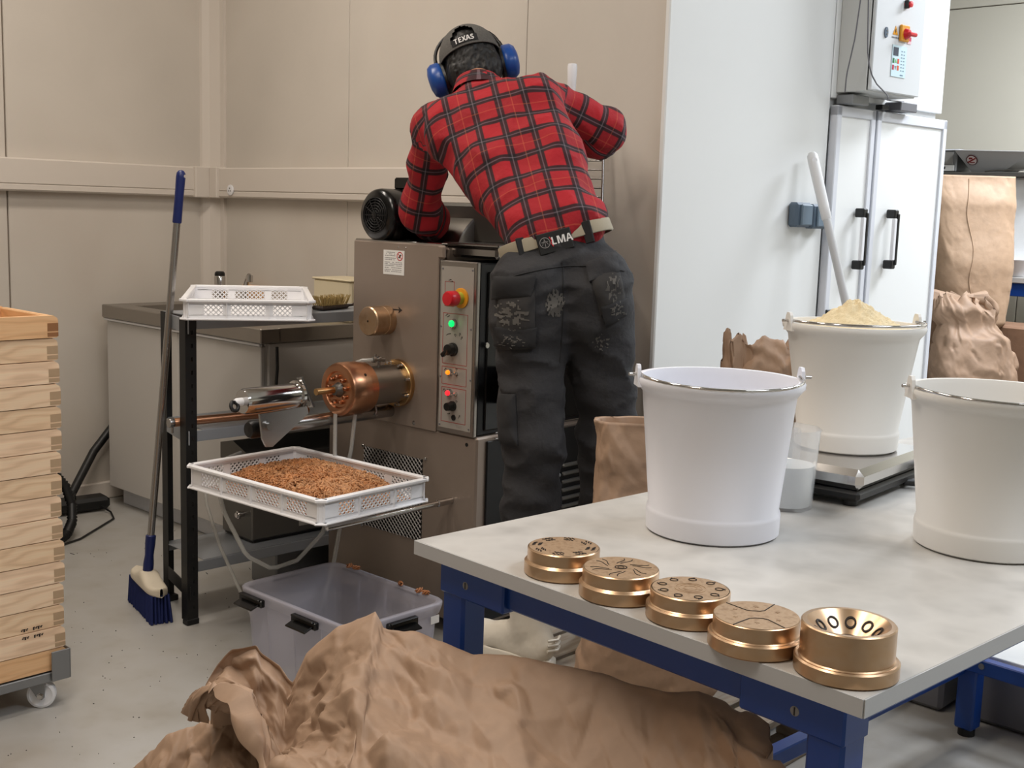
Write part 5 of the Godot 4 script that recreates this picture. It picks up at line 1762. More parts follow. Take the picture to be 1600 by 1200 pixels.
# ---------------------------------------------------------------- crumpled paper
# heights of a sheet folded into flat facets: random points joined by a Delaunay net, several sizes laid over each other
func facets(rows: int, cols: int, seed_: int, levels: Array, wrap: bool) -> PackedFloat32Array:
	var out := PackedFloat32Array()
	out.resize(rows * cols)
	var rng := RandomNumberGenerator.new()
	rng.seed = seed_
	for lv in levels:
		var n: int = lv[0]
		var amp: float = lv[1]
		var pts := PackedVector2Array()
		var hs := PackedFloat32Array()
		var R := rows - 1.0
		var C := cols - 1.0
		for e in [Vector2(-2, -2), Vector2(C + 2, -2), Vector2(-2, R + 2), Vector2(C + 2, R + 2)]:
			pts.append(e); hs.append(rng.randf_range(-1, 1) * amp)
		var m := int(sqrt(float(n)))
		for k in m:
			for e in [Vector2(rng.randf() * C, -2.0), Vector2(rng.randf() * C, R + 2.0), Vector2(-2.0, rng.randf() * R), Vector2(C + 2.0, rng.randf() * R)]:
				pts.append(e); hs.append(rng.randf_range(-1, 1) * amp)
		# stretched cells in patches, so that creases run together
		for k in n:
			pts.append(Vector2(rng.randf() * C, rng.randf() * R))
			hs.append(signf(rng.randf_range(-1, 1)) * pow(rng.randf(), 0.7) * amp)
		var tr := Geometry2D.triangulate_delaunay(pts)
		for i in range(0, tr.size(), 3):
			var A := pts[tr[i]]
			var B := pts[tr[i + 1]]
			var D := pts[tr[i + 2]]
			var den := (B.y - D.y) * (A.x - D.x) + (D.x - B.x) * (A.y - D.y)
			if absf(den) < 1e-6: continue
			var x0 := maxi(0, int(ceil(minf(A.x, minf(B.x, D.x)) - 0.001)))
			var x1 := mini(cols - 1, int(floor(maxf(A.x, maxf(B.x, D.x)) + 0.001)))
			var y0 := maxi(0, int(ceil(minf(A.y, minf(B.y, D.y)) - 0.001)))
			var y1 := mini(rows - 1, int(floor(maxf(A.y, maxf(B.y, D.y)) + 0.001)))
			for y in range(y0, y1 + 1):
				for x in range(x0, x1 + 1):
					var l0 := ((B.y - D.y) * (x - D.x) + (D.x - B.x) * (y - D.y)) / den
					var l1 := ((D.y - A.y) * (x - D.x) + (A.x - D.x) * (y - D.y)) / den
					var l2 := 1.0 - l0 - l1
					if l0 < -1e-5 or l1 < -1e-5 or l2 < -1e-5: continue
					# points on a shared edge are written once per level, by overwriting a marker
					var hh := l0 * hs[tr[i]] + l1 * hs[tr[i + 1]] + l2 * hs[tr[i + 2]]
					if l0 < 1e-5 or l1 < 1e-5 or l2 < 1e-5: hh *= 0.5
					out[y * cols + x] += hh
	if wrap:
		for y in rows:
			for x in cols:
				var e := minf(x, cols - 1 - x) / (cols * 0.06)
				if e < 1.0: out[y * cols + x] *= e
	return out

func push_out(g: Array, hs: PackedFloat32Array, wrap_j: bool, mask = null) -> Array:
	var a := g.size()
	var b: int = g[0].size()
	var o := []
	for i in a:
		var row := []
		for j in b:
			var i0: int = max(i - 3, 0)
			var i1: int = min(i + 3, a - 1)
			var du: Vector3 = g[i1][j] - g[i0][j]
			var jm: int = (j - 3 + b) % b if wrap_j else max(j - 3, 0)
			var jp: int = (j + 3) % b if wrap_j else min(j + 3, b - 1)
			var n: Vector3 = du.cross(g[i][jp] - g[i][jm]).normalized()
			var k := hs[i * b + j]
			if mask != null: k *= mask.call(i, j)
			row.append(g[i][j] + n * k)
		o.append(row)
	return o

# standing sack. shape rows: [height fraction, half width, half depth, shift x, shift z]
func sack(label: String, at: Vector3, turn: float, h: float, shape: Array, seed_: int, m: Material, amp: float, open_top: bool, group: String, seam := false) -> Node3D:
	var t := thing("paper_sack", label, "paper sack", at, turn, group)
	var n := 96
	var c := 132
	var g := []
	for i in n:
		var f := float(i) / (n - 1)
		var k := 0
		while k < shape.size() - 2 and f > shape[k + 1][0]: k += 1
		var A: Array = shape[k]
		var B: Array = shape[k + 1]
		var w: float = smoothstep(0.0, 1.0, clamp((f - A[0]) / (B[0] - A[0]), 0.0, 1.0))
		var hw: float = lerpf(A[1], B[1], w)
		var hd: float = lerpf(A[2], B[2], w)
		var sx: float = lerpf(A[3], B[3], w)
		var sz: float = lerpf(A[4], B[4], w)
		var row := []
		for j in c:
			var a := TAU * j / c - PI / 2
			var ex := 0.72
			var x := signf(cos(a)) * pow(abs(cos(a)), ex) * hw
			var z := signf(sin(a)) * pow(abs(sin(a)), ex) * hd
			row.append(Vector3(x + sx, f * h, z + sz))
		g.append(row)
	if amp > 0.02:
		# torn, uneven mouth
		var nz := FastNoiseLite.new()
		nz.seed = seed_
		nz.frequency = 0.09
		for i in n:
			for j in c:
				var w := pow(clampf((float(i) / (n - 1) - 0.8) / 0.2, 0.0, 1.0), 2.0)
				g[i][j].y += w * nz.get_noise_2d(cos(TAU * j / c) * 22.0, sin(TAU * j / c) * 22.0) * 0.055
	var fo := facets(n, c, seed_, [[26, amp * 1.3], [90, amp * 0.9], [420, amp * 0.42], [1600, amp * 0.16]], true)
	var bottom := func(i: int, _j: int) -> float: return clamp(i / 5.0, 0.0, 1.0)
	g = push_out(g, fo, true, bottom)
	var mb := MB.new()
	var base := []
	for j in c: base.append(g[0][j] * Vector3(0.02, 1, 0.02))
	var all := [base]
	all.append_array(g)
	if open_top:
		for e in [[-0.004, 0.0, 0.93], [-0.03, 0.0, 0.90], [-0.09, 0.0, 0.86], [-0.14, 0.0, 0.5], [-0.15, 0.0, 0.02]]:
			var row := []
			var cen := Vector3.ZERO
			for j in c: cen += g[n - 1][j] / c
			for j in c:
				var p: Vector3 = g[n - 1][j]
				var q: Vector3 = cen + (p - cen) * e[2]
				row.append(Vector3(q.x, p.y + e[0], q.z))
			all.append(row)
	else:
		var row := []
		var cen := Vector3.ZERO
		for j in c: cen += g[n - 1][j] / c
		for j in c: row.append(cen + (g[n - 1][j] - cen) * 0.05)
		all.append(row)
	mb.grid(all, true, true)
	part("paper", mb, m, t)
	if seam:
		var sp := []
		for i in range(4, n - 2):
			sp.append(g[i][c / 2 + 3] + Vector3(0.01 * sin(i * 0.15), 0, 0.002))
		var s := MB.new()
		s.tube(sp, 0.0025, 5)
		part("seam", s, m, t)
	return t

func resample(ridge: Array, n: int) -> Array:
	var cv := Curve3D.new()
	for p in ridge: cv.add_point(p)
	var o := []
	var L := cv.get_baked_length()
	for i in n: o.append(cv.sample_baked(L * i / (n - 1)))
	return o

# a crumpled empty sack hanging over from a ridge: back sheet, ridge, front sheet that comes towards the aisle and falls to the floor
func slumped_sack(called: String, label: String, ridge: Array, toward: Vector3, reach: float, slope: float, seed_: int, amp: float, m: Material, lip := 0.0) -> Node3D:
	var t := thing(called, label, "paper sack")
	var cols := 250
	var R := resample(ridge, cols)
	var rows := 150
	var g := []
	for j in rows:
		var v := -0.16 + 1.16 * j / (rows - 1)
		var row := []
		for i in cols:
			var p: Vector3 = R[i]
			var q: Vector3
			var u := float(i) / (cols - 1)
			# over the first stretch (lip) the sheet ends early in a curled edge
			var hang: float = smoothstep(lip * 0.75, lip * 1.05, u) if lip > 0.0 else 1.0
			if v < 0.0:
				var b := -v / 0.16
				q = p - toward * (0.05 * sin(b * PI / 2)) - Vector3.UP * ((p.y - 0.02) * pow(b, 1.5))
			else:
				var flat_: float = lerp(0.05 + 0.36 * u / max(lip, 0.01), 0.62 * reach, hang)
				var s: float = min(v / 0.62, 1.0) * flat_
				var k: float = clamp((v - 0.62) / 0.38, 0.0, 1.0)
				var y: float = p.y - slope * s - 0.03 * sin(min(v / 0.62, 1.0) * PI) * (1.0 + sin(i * 0.04))
				var fall: float = lerp(y, 0.02, smoothstep(0.0, 1.0, k))
				var curl: float = y - 0.035 * sin(k * PI * 0.5)
				q = Vector3(p.x, lerp(curl, fall, hang), p.z) + toward * (s + lerp(-0.05 * k, 0.06 * sin(k * PI / 2), hang))
			# both ends close down to the floor
			var e: float = (min(i, cols - 1 - i) if lip <= 0.0 else cols - 1 - i) / 6.0
			if e < 1.0: q.y = lerp(0.02, q.y, sin(e * PI / 2))
			if lip > 0.0 and i < 14: q.y = lerp(p.y - 0.07, min(q.y, p.y), sin(i / 14.0 * PI / 2))
			row.append(q)
		g.append(row)
	var fo := facets(rows, cols, seed_, [[40, amp * 1.2], [170, amp * 0.85], [800, amp * 0.42], [3200, amp * 0.15]], false)
	var mask := func(j: int, i: int) -> float:
		var v := -0.16 + 1.16 * j / (rows - 1)
		var u := float(i) / (cols - 1)
		return clamp(0.25 + abs(v) * 7.0, 0.25, 1.0) * lerp(1.2, 0.58, smoothstep(0.42, 0.60, u)) * lerp(1.0, 2.2, smoothstep(0.80, 0.88, u))
	g = push_out(g, fo, false, mask)
	for row in g:
		for i in cols: if row[i].y < 0.004: row[i].y = 0.004
	var mb := MB.new()
	mb.grid(g, false, true)
	part("paper", mb, m, t)
	return t

func paper_things() -> void:
	var ridge := [Vector3(1.026, 0.584, -1.664), Vector3(1.033, 0.598, -1.659), Vector3(1.071, 0.621, -1.638), Vector3(1.101, 0.628, -1.608), Vector3(1.107, 0.614, -1.599), Vector3(1.12, 0.598, -1.567), Vector3(1.125, 0.575, -1.542), Vector3(1.133, 0.625, -1.515), Vector3(1.161, 0.677, -1.468), Vector3(1.192, 0.714, -1.413), Vector3(1.186, 0.697, -1.387), Vector3(1.2, 0.695, -1.342), Vector3(1.22, 0.684, -1.275), Vector3(1.232, 0.681, -1.232), Vector3(1.251, 0.694, -1.17), Vector3(1.268, 0.694, -1.108), Vector3(1.289, 0.696, -1.029), Vector3(1.309, 0.695, -0.963), Vector3(1.315, 0.697, -0.913), Vector3(1.318, 0.707, -0.883), Vector3(1.324, 0.7, -0.845), Vector3(1.32, 0.693, -0.82), Vector3(1.318, 0.7, -0.793), Vector3(1.314, 0.699, -0.768), Vector3(1.302, 0.69, -0.75)]
	var tw := Vector3(-0.725, 0, 0.688)
	slumped_sack("crumpled_sack", "big crumpled empty brown paper sack slumped in front of the bench", ridge, tw, 0.62, 0.30, 41, 0.015, M.paper, 0.40)
	var low := [Vector3(0.921, 0.32, -1.822), Vector3(0.976, 0.392, -1.779), Vector3(1.02, 0.438, -1.756), Vector3(1.058, 0.459, -1.721), Vector3(1.085, 0.473, -1.68), Vector3(1.105, 0.483, -1.618), Vector3(1.132, 0.48, -1.53), Vector3(1.148, 0.464, -1.465), Vector3(1.156, 0.443, -1.409), Vector3(1.156, 0.419, -1.345)]
	slumped_sack("crumpled_sack", "smaller crumpled brown paper sack on the floor at the lower left, under the big one", low, tw, 0.45, 0.55, 57, 0.014, M.paper)
	# sacks on the pallet
	sack("open brown paper sack standing on the pallet, creased mouth left of the front bucket", Vector3(2.365, 0.1445, -1.744), -46.5, 0.70, [[0, 0.165, 0.105, 0, 0], [0.1, 0.172, 0.115, 0, 0], [0.6, 0.165, 0.10, 0, 0], [0.85, 0.160, 0.075, -0.005, 0], [1.0, 0.150, 0.055, -0.01, -0.01]], 7, M.paper, 0.0105, true, "paper sacks behind the bench")
	sack("tall brown paper sack with a ragged top, between front bucket and flour bucket", Vector3(2.835, 0.1445, -1.755), -46.5, 0.875, [[0, 0.13, 0.105, 0, 0], [0.1, 0.14, 0.115, 0, 0], [0.75, 0.13, 0.10, 0, 0], [0.9, 0.115, 0.06, 0, 0], [1.0, 0.12, 0.035, 0.015, 0]], 17, M.paper, 0.030, true, "paper sacks behind the bench")
	# stacked sacks at the far right
	var gr := "flour sacks stacked beyond the dryer"
	sack("tall upright brown flour sack with a flat top edge, above the other flour sacks", Vector3(5.944, 0.815, -2.500), -48.0, 0.77, [[0, 0.10, 0.09, 0.03, 0], [0.07, 0.155, 0.125, 0.02, 0], [0.4, 0.185, 0.125, 0.005, 0], [0.8, 0.195, 0.07, -0.012, 0], [1.0, 0.192, 0.018, -0.018, 0]], 23, M.paper_light, 0.004, false, gr, true)
	sack("brown flour sack with a gathered ragged neck, below the tall upright sack", Vector3(5.704, 0.100, -2.350), -46.5, 0.90, [[0, 0.16, 0.13, 0, 0], [0.08, 0.185, 0.15, 0, 0], [0.6, 0.185, 0.15, 0, 0], [0.78, 0.165, 0.12, -0.01, 0], [0.86, 0.125, 0.08, -0.03, 0], [0.93, 0.15, 0.085, -0.055, 0], [1.0, 0.12, 0.03, -0.085, 0]], 29, M.paper, 0.0215, false, gr)
	sack("brown flour sack with a gathered neck, cut off by the right edge of the view", Vector3(5.960, 0.100, -1.860), -46.5, 0.96, [[0, 0.16, 0.13, 0, 0], [0.08, 0.185, 0.15, 0, 0], [0.6, 0.18, 0.15, 0, 0], [0.78, 0.155, 0.12, 0, 0], [0.86, 0.115, 0.08, 0.0, 0], [0.93, 0.14, 0.09, 0.0, 0], [1.0, 0.11, 0.04, 0.02, 0]], 31, M.paper, 0.0215, false, gr)
	sack("dark brown flour sack in the shade, left of the gathered one", Vector3(6.044, 0.100, -2.840), -46.5, 0.96, [[0, 0.16, 0.13, 0, 0], [0.08, 0.185, 0.15, 0, 0], [0.8, 0.185, 0.14, 0, 0], [0.95, 0.17, 0.10, 0, 0], [1.0, 0.15, 0.07, 0, 0]], 37, M.paper, 0.008, false, gr)
	sack("dark brown flour sack at the back, topmost left behind the tall upright sack", Vector3(6.07, 1.045, -2.81), -46.5, 0.18, [[0, 0.17, 0.13, 0, 0], [0.15, 0.20, 0.16, 0, 0], [0.8, 0.19, 0.14, 0, 0], [1.0, 0.15, 0.07, 0, 0]], 39, M.paper, 0.008, false, gr)
	var st := MB.new()
	st.box(Vector3(0, 0.05, 0), Vector3(0.9, 0.098, 1.7), 0.004)
	solo("sack_platform", st, M.pallet, "low wooden platform carrying the far flour sacks", "platform", Vector3(6.10, 0, -2.28))
	st = MB.new()
	st.box(Vector3(0, 0.375, 0), Vector3(0.30, 0.75, 0.34), 0.01)
	solo("sack_support", st, M.paper_dark, "brown carton holding up the tall flour sack", "carton", Vector3(6.17, 0.10, -2.36))
# ---------------------------------------------------------------- white dryer with its switch box, and the far right corner
const DRY := Vector3(3.13, 0, -2.34)

func plain(called: String, c: Vector3, s: Vector3, b: float, m: Material, p: Node) -> MeshInstance3D:
	return part(called, bx(c, s, b), m, p)

func dryer() -> void:
	var t := thing("drying_cabinet", "tall white pasta dryer with two framed doors and black and white handles", "dryer", DRY, -4.2)
	plain("body", Vector3(0.89, 1.59, -0.42), Vector3(1.63, 3.18, 0.80), 0.002, M.white_panel, t)
	plain("side_panel", Vector3(0.456, 1.59, -0.010), Vector3(0.910, 3.18, 0.020), 0.004, M.white_panel, t)
	plain("front_frame", Vector3(1.316, 2.49, -0.008), Vector3(0.80, 1.40, 0.016), 0.003, M.white_door, t)
	for e in [[0.924, 1.183], [1.197, 1.722]]:
		var d := MB.new()
		var x0: float = e[0]
		var x1: float = e[1]
		var st := 0.030
		for x in [x0 + st / 2, x1 - st / 2]: d.box(Vector3(x, 0.935, 0.010), Vector3(st, 1.655, 0.034), 0.003)
		for y in [1.744, 0.126]: d.box(Vector3((x0 + x1) / 2, y, 0.010), Vector3(x1 - x0, 0.038, 0.034), 0.003)
		var dp := part("door", d, M.white_frame, t)
		plain("door_panel", Vector3((x0 + x1) / 2, 0.935, 0.006), Vector3(x1 - x0 - 0.05, 1.60, 0.026), 0.0, M.white_door, dp)
	plain("centre_seal", Vector3(1.190, 0.935, -0.004), Vector3(0.016, 1.66, 0.010), 0.0, M.grey_plastic, t)
	for x in [1.098, 1.320]:
		var h := MB.new()
		for s in [-1.0, 1.0]:
			h.box(Vector3(x, 1.279 + s * 0.098, 0.045), Vector3(0.030, 0.034, 0.040), 0.004)
		h.box(Vector3(x + 0.010, 1.279, 0.062), Vector3(0.014, 0.20, 0.016), 0.003)
		var hp := part("handle", h, M.black, t)
		plain("grip_plate", Vector3(x - 0.006, 1.279, 0.060), Vector3(0.018, 0.162, 0.014), 0.002, M.white_plastic, hp)
	plain("latch_plate", Vector3(0.955, 1.0, 0.030), Vector3(0.05, 0.028, 0.010), 0.002, M.black, t)
	for e in [[0.952, 0.11, M.zinc], [1.290, 0.12, M.grey_plastic]]:
		plain("door_closer", Vector3(e[0] + 0.05, 1.785, 0.035), Vector3(e[1], 0.034, 0.07), 0.003, e[2], t)
	plain("closer_arm", Vector3(1.215, 1.776, 0.03), Vector3(0.05, 0.018, 0.03), 0.002, M.black, t)
	# electrical cabinet fixed above the doors
	var b := thing("control_cabinet", "light grey electrical cabinet with a yellow and red isolator, above the dryer doors", "electrical cabinet", Vector3(DRY.x, 0, DRY.z), -4.2)
	plain("housing", Vector3(1.112, 2.26, 0.062), Vector3(0.338, 0.90, 0.124), 0.003, mat(Color(0.78, 0.785, 0.775), 0.45), b)
	var dr := plain("door", Vector3(1.114, 2.26, 0.133), Vector3(0.334, 0.892, 0.016), 0.003, mat(Color(0.82, 0.83, 0.835), 0.4), b)
	plain("door_seal", Vector3(0.947, 2.26, 0.124), Vector3(0.003, 0.892, 0.006), 0.0, M.black, b)
	var z := 0.1415
	var m := MB.new()
	var lp := PackedVector2Array()
	for k in 20: lp.append(Vector2(1.018 + 0.011 * cos(TAU * k / 20), 2.021 + 0.019 * sin(TAU * k / 20)))
	m.prism(lp, z, z + 0.004)
	var lk := part("lock", m, M.switch_dark, b)
	m = MB.new()
	for s in [-1, 1]: m.turned(Vector3(1.020, 2.021 + s * 0.006, z + 0.004), Vector3.BACK, [Vector2(0.003, 0), Vector2(0.003, 0.002), Vector2(0, 0.002)], 10)
	part("lock_pin", m, M.chrome, lk)
	m = MB.new()
	m.prism(PackedVector2Array([Vector2(1.065, 2.020), Vector2(1.099, 2.020), Vector2(1.082, 2.052)]), z, z + 0.001)
	var wp := part("hazard_sign", m, M.yellow, b)
	m = MB.new()
	m.prism(PackedVector2Array([Vector2(1.081, 2.041), Vector2(1.085, 2.041), Vector2(1.083, 2.034), Vector2(1.086, 2.034), Vector2(1.080, 2.024), Vector2(1.081, 2.031), Vector2(1.078, 2.031)]), z + 0.001, z + 0.0014)
	part("lightning_bolt", m, M.ink, wp)
	m = MB.new()
	for k in 5: m.box(Vector3(1.063 + k * 0.0095, 2.010, z + 0.0005), Vector3(0.005, 0.005, 0.001), 0.0)
	part("small_print", m, M.grey_plastic, b)
	plain("isolator_plate", Vector3(1.134, 2.030, z + 0.006), Vector3(0.056, 0.058, 0.012), 0.003, M.yellow, b)
	m = MB.new()
	m.turned(Vector3(1.136, 2.028, z + 0.012), Vector3.BACK, [Vector2(0.020, 0), Vector2(0.018, 0.006), Vector2(0.014, 0.014), Vector2(0, 0.016)], 24)
	m.box(Vector3(1.148, 2.026, z + 0.030), Vector3(0.052, 0.014, 0.016), 0.004)
	part("isolator_knob", m, M.red, b)
	plain("tag_label", Vector3(1.180, 2.012, z + 0.001), Vector3(0.026, 0.030, 0.001), 0.0, mat(Color(0.86, 0.72, 0.74), 0.5), b)
	plain("tag_print", Vector3(1.182, 2.015, z + 0.0017), Vector3(0.018, 0.014, 0.0008), 0.0, mat(Color(0.75, 0.20, 0.32), 0.5), b)
	m = MB.new()
	m.turned(Vector3(1.142, 2.133, z), Vector3.BACK, [Vector2(0.014, 0), Vector2(0.014, 0.010), Vector2(0.011, 0.012), Vector2(0.011, 0.022), Vector2(0, 0.024)], 24)
	part("red_button", m, M.red, b)
	plain("button_guard", Vector3(1.133, 2.133, z + 0.008), Vector3(0.010, 0.03, 0.016), 0.002, M.black, b)
	var kp := plain("keypad", Vector3(1.118, 1.929, z + 0.001), Vector3(0.098, 0.112, 0.002), 0.0, M.print_blue, b)
	plain("display", Vector3(1.092, 1.962, z + 0.0024), Vector3(0.034, 0.030, 0.001), 0.0, M.screen_grey, kp)
	var cols := [Color(0.05, 0.42, 0.22), Color(0.45, 0.72, 0.40), Color(0.85, 0.32, 0.22), Color(0.70, 0.05, 0.25), Color(0.55, 0.55, 0.55), Color(0.82, 0.33, 0.20)]
	for i in 6:
		var kx := 1.079 + (i % 3) * 0.0165
		var ky := 1.929 - (i / 3) * 0.024
		m = MB.new()
		if i % 3 == 1:
			var s := 1.0 if i == 1 else -1.0
			m.prism(PackedVector2Array([Vector2(kx - 0.006, ky - 0.006 * s), Vector2(kx + 0.006, ky - 0.006 * s), Vector2(kx, ky + 0.008 * s)]), z + 0.002, z + 0.003)
		else:
			m.box(Vector3(kx, ky, z + 0.0025), Vector3(0.011, 0.017, 0.001), 0.0)
		part("key", m, mat(cols[i], 0.4), kp)
	m = MB.new()
	for i in 14: m.box(Vector3(1.134 + (i % 2) * 0.016, 1.966 - (i / 2) * 0.0115, z + 0.0024), Vector3(0.008, 0.0035, 0.0006), 0.0)
	m.box(Vector3(1.140, 1.881, z + 0.0024), Vector3(0.020, 0.004, 0.0006), 0.0)
	part("printed_list", m, mat(Color(0.45, 0.55, 0.62), 0.5), kp)
	# two thin cables hanging in front of the cabinet
	for e in [[[Vector3(0.83, 2.42, 0.16), Vector3(0.815, 2.13, 0.16), Vector3(0.84, 1.98, 0.13), Vector3(0.865, 1.86, 0.09), Vector3(0.900, 1.804, 0.066)], "thin grey cable hanging left of the electrical cabinet down to the left door closer"], [[Vector3(0.87, 2.42, 0.16), Vector3(0.858, 2.135, 0.16), Vector3(0.878, 1.94, 0.16), Vector3(0.905, 1.873, 0.158), Vector3(0.955, 1.835, 0.156), Vector3(1.06, 1.800, 0.146), Vector3(1.17, 1.797, 0.075), Vector3(1.33, 1.806, 0.05)], "thin grey cable crossing the electrical cabinet's front corner down to the right door closer"]]:
		m = MB.new()
		var cv := resample(e[0], 24)
		m.tube(cv, 0.0028, 6)
		solo("thin_cable", m, M.grey_plastic, e[1], "cable", DRY, -4.2)
	# double switch on the white panel
	var s := thing("double_switch", "grey-blue double surface switch on the white panel, left of the leaning pole", "switch", Vector3(DRY.x, 0, DRY.z), -4.2)
	for k in 2:
		var x := 0.733 + k * 0.100
		var y := 1.362 - k * 0.004
		plain("housing", Vector3(x, y, 0.022), Vector3(0.094, 0.088, 0.040), 0.008, M.switch_dark, s)
		var rk := plain("rocker", Vector3(x + 0.008, y, 0.045), Vector3(0.066, 0.074, 0.012), 0.004, M.switch, s)
		rk.rotation_degrees.y = 0.0
	plain("joint", Vector3(0.783, 1.36, 0.018), Vector3(0.016, 0.06, 0.030), 0.004, M.switch_dark, s)
	# long handled paddle leaning against the panel
	var p := thing("leaning_paddle", "white long-handled paddle leaning on the white panel behind the flour bucket", "paddle", Vector3.ZERO)
	var a := Vector3(3.862, 1.583, -2.235)
	var b2 := Vector3(3.62, 0.30, -1.86)
	b2 = Vector3(3.80, 0.14, -1.72)
	var d := (b2 - a).normalized()
	m = MB.new()
	m.turned(a + d * 0.20, d, [Vector2(0.0145, 0), Vector2(0.0145, a.distance_to(b2) - 0.34), Vector2(0, a.distance_to(b2) - 0.34)], 20)
	part("pole", m, mat(Color(0.72, 0.72, 0.72), 0.45), p)
	m = MB.new()
	m.turned(a, d, [Vector2(0, 0), Vector2(0.012, 0.002), Vector2(0.019, 0.012), Vector2(0.020, 0.03), Vector2(0.0185, 0.20), Vector2(0.0175, 0.245), Vector2(0.0145, 0.25)], 22)
	var gp := part("grip", m, mat(Color(0.84, 0.84, 0.84), 0.4), p)
	m = MB.new()
	var hc := a + d * 0.03
	m.turned(hc + Vector3(-0.4, 0, 0.38).normalized() * 0.0185, Vector3(-0.725, 0, 0.688), [Vector2(0.009, 0), Vector2(0.009, 0.002), Vector2(0, 0.002)], 16)
	part("hanging_eye", m, M.white_plastic, gp)
	m = MB.new()
	m.box(b2 - Vector3(0, 0.03, 0), Vector3(0.20, 0.20, 0.02), 0.006)
	part("blade", m, M.white_plastic, p)

func far_corner() -> void:
	# side bench by the far wall with machines on it
	var t := thing("side_bench", "grey-topped bench with a blue rail against the far wall", "bench", Vector3(6.75, 0, -2.35))
	plain("tabletop", Vector3(0.0, 1.065, 0.10), Vector3(0.80, 0.03, 2.2), 0.003, M.laminate, t)
	plain("rail", Vector3(-0.37, 1.015, 0.10), Vector3(0.03, 0.07, 2.1), 0.003, M.blue, t)
	for z in [-0.92, 1.12]:
		for x in [-0.36, 0.34]: plain("leg", Vector3(x, 0.525, z), Vector3(0.05, 1.05, 0.05), 0.004, M.blue, t)
	var c := thing("white_cabinet", "plain white appliance cabinet on the side bench, right of the tall flour sack", "cabinet", Vector3(6.78, 1.0805, -2.42))
	plain("body", Vector3(0, 0.265, 0), Vector3(0.50, 0.51, 0.62), 0.006, M.white_plastic, c)
	plain("front_panel", Vector3(-0.252, 0.28, 0.0), Vector3(0.008, 0.46, 0.60), 0.003, M.white_panel, c)
	var st := thing("machine_shelf", "thin dark-edged shelf board on the white cabinet, behind the tall flour sack", "shelf", Vector3(6.70, 1.6015, -2.74))
	plain("board", Vector3(0, 0.012, 0), Vector3(0.52, 0.022, 0.74), 0.003, M.dark_steel, st)
	plain("end_cap", Vector3(-0.25, 0.004, 0.345), Vector3(0.03, 0.045, 0.035), 0.003, M.black, st)
	var s := thing("packing_machine", "small grey machine with a display front, left of the steel hopper", "machine", Vector3(6.62, 1.6255, -2.99), -4.0)
	plain("body", Vector3(0.06, 0.062, 0), Vector3(0.26, 0.118, 0.22), 0.006, M.zinc, s)
	plain("front_panel", Vector3(-0.072, 0.078, 0), Vector3(0.006, 0.07, 0.18), 0.002, mat(Color(0.58, 0.57, 0.55), 0.4, 0.3), s)
	plain("base_panel", Vector3(-0.073, 0.024, 0), Vector3(0.008, 0.032, 0.20), 0.002, M.bucket_cream, s)
	plain("dark_window", Vector3(-0.0775, 0.026, 0.04), Vector3(0.002, 0.014, 0.02), 0.0, M.ink, s)
	plain("cover", Vector3(0.06, 0.123, 0), Vector3(0.28, 0.008, 0.25), 0.003, M.white_frame, s)
	var h := thing("steel_hopper", "angled stainless hopper with a round red and white warning sticker, above the tall flour sack", "hopper", Vector3(6.62, 1.6255, -2.70), 0.0)
	# trough: narrow foot, wide top
	var m := MB.new()
	var lo := [Vector3(-0.06, 0.0, -0.10), Vector3(0.10, 0.0, -0.10), Vector3(0.10, 0.0, 0.06), Vector3(-0.06, 0.0, 0.06)]
	var hi := [Vector3(-0.14, 0.118, -0.175), Vector3(0.22, 0.118, -0.175), Vector3(0.22, 0.105, 0.245), Vector3(-0.14, 0.105, 0.245)]
	for i in 4:
		var j := (i + 1) % 4
		for off in [0.0, 0.004]:
			var A: Vector3 = lo[i] * (1.0 - off * 5)
			var B: Vector3 = lo[j] * (1.0 - off * 5)
			var C: Vector3 = hi[j] - Vector3(hi[j].x, 0, hi[j].z) * off * 5
			var D: Vector3 = hi[i] - Vector3(hi[i].x, 0, hi[i].z) * off * 5
			var nn := (B - A).cross(D - A).normalized()
			m.quad(A, B, C, D, nn)
		m.tube([hi[i], hi[j]], 0.004, 6)
	part("trough", m, mat(Color(0.72, 0.715, 0.71), 0.42, 0.25), h)
	m = MB.new()
	var n := Vector3(-0.83, -0.55, 0.0).normalized()
	var sc := Vector3(-0.112, 0.066, -0.085)
	m.turned(sc, n, [Vector2(0.031, 0), Vector2(0.031, 0.003), Vector2(0, 0.003)], 28)
	var sk := part("warning_sticker", m, mat(Color(0.30, 0.06, 0.07), 0.5), h)
	m = MB.new()
	m.turned(sc + n * 0.003, n, [Vector2(0.026, 0), Vector2(0.026, 0.001), Vector2(0, 0.001)], 28)
	part("sticker_field", m, mat(Color(0.78, 0.74, 0.72), 0.5), sk)
	m = MB.new()
	m.xf = Transform3D(Basis(Vector3(0, 0, 1), n.cross(Vector3(0, 0, 1)).normalized(), n), sc + n * 0.0045)
	m.box(Vector3(0, 0, 0), Vector3(0.052, 0.008, 0.001), 0.0, Basis(Vector3.BACK, 0.5))
	m.box(Vector3(-0.004, 0.012, 0), Vector3(0.020, 0.010, 0.001), 0.0)
	m.box(Vector3(0.002, -0.013, 0), Vector3(0.026, 0.006, 0.001), 0.0)
	part("sticker_bar", m, mat(Color(0.50, 0.10, 0.10), 0.5), sk)
	m = MB.new()
	m.tube([Vector3(-0.085, 0.006, -0.02), Vector3(-0.088, 0.012, 0.05), Vector3(-0.09, 0.012, 0.18), Vector3(-0.08, 0.006, 0.22)], 0.004, 6)
	part("guard_rod", m, M.chrome, h)
	# white basin and scoop on the side bench
	var k := MB.new()
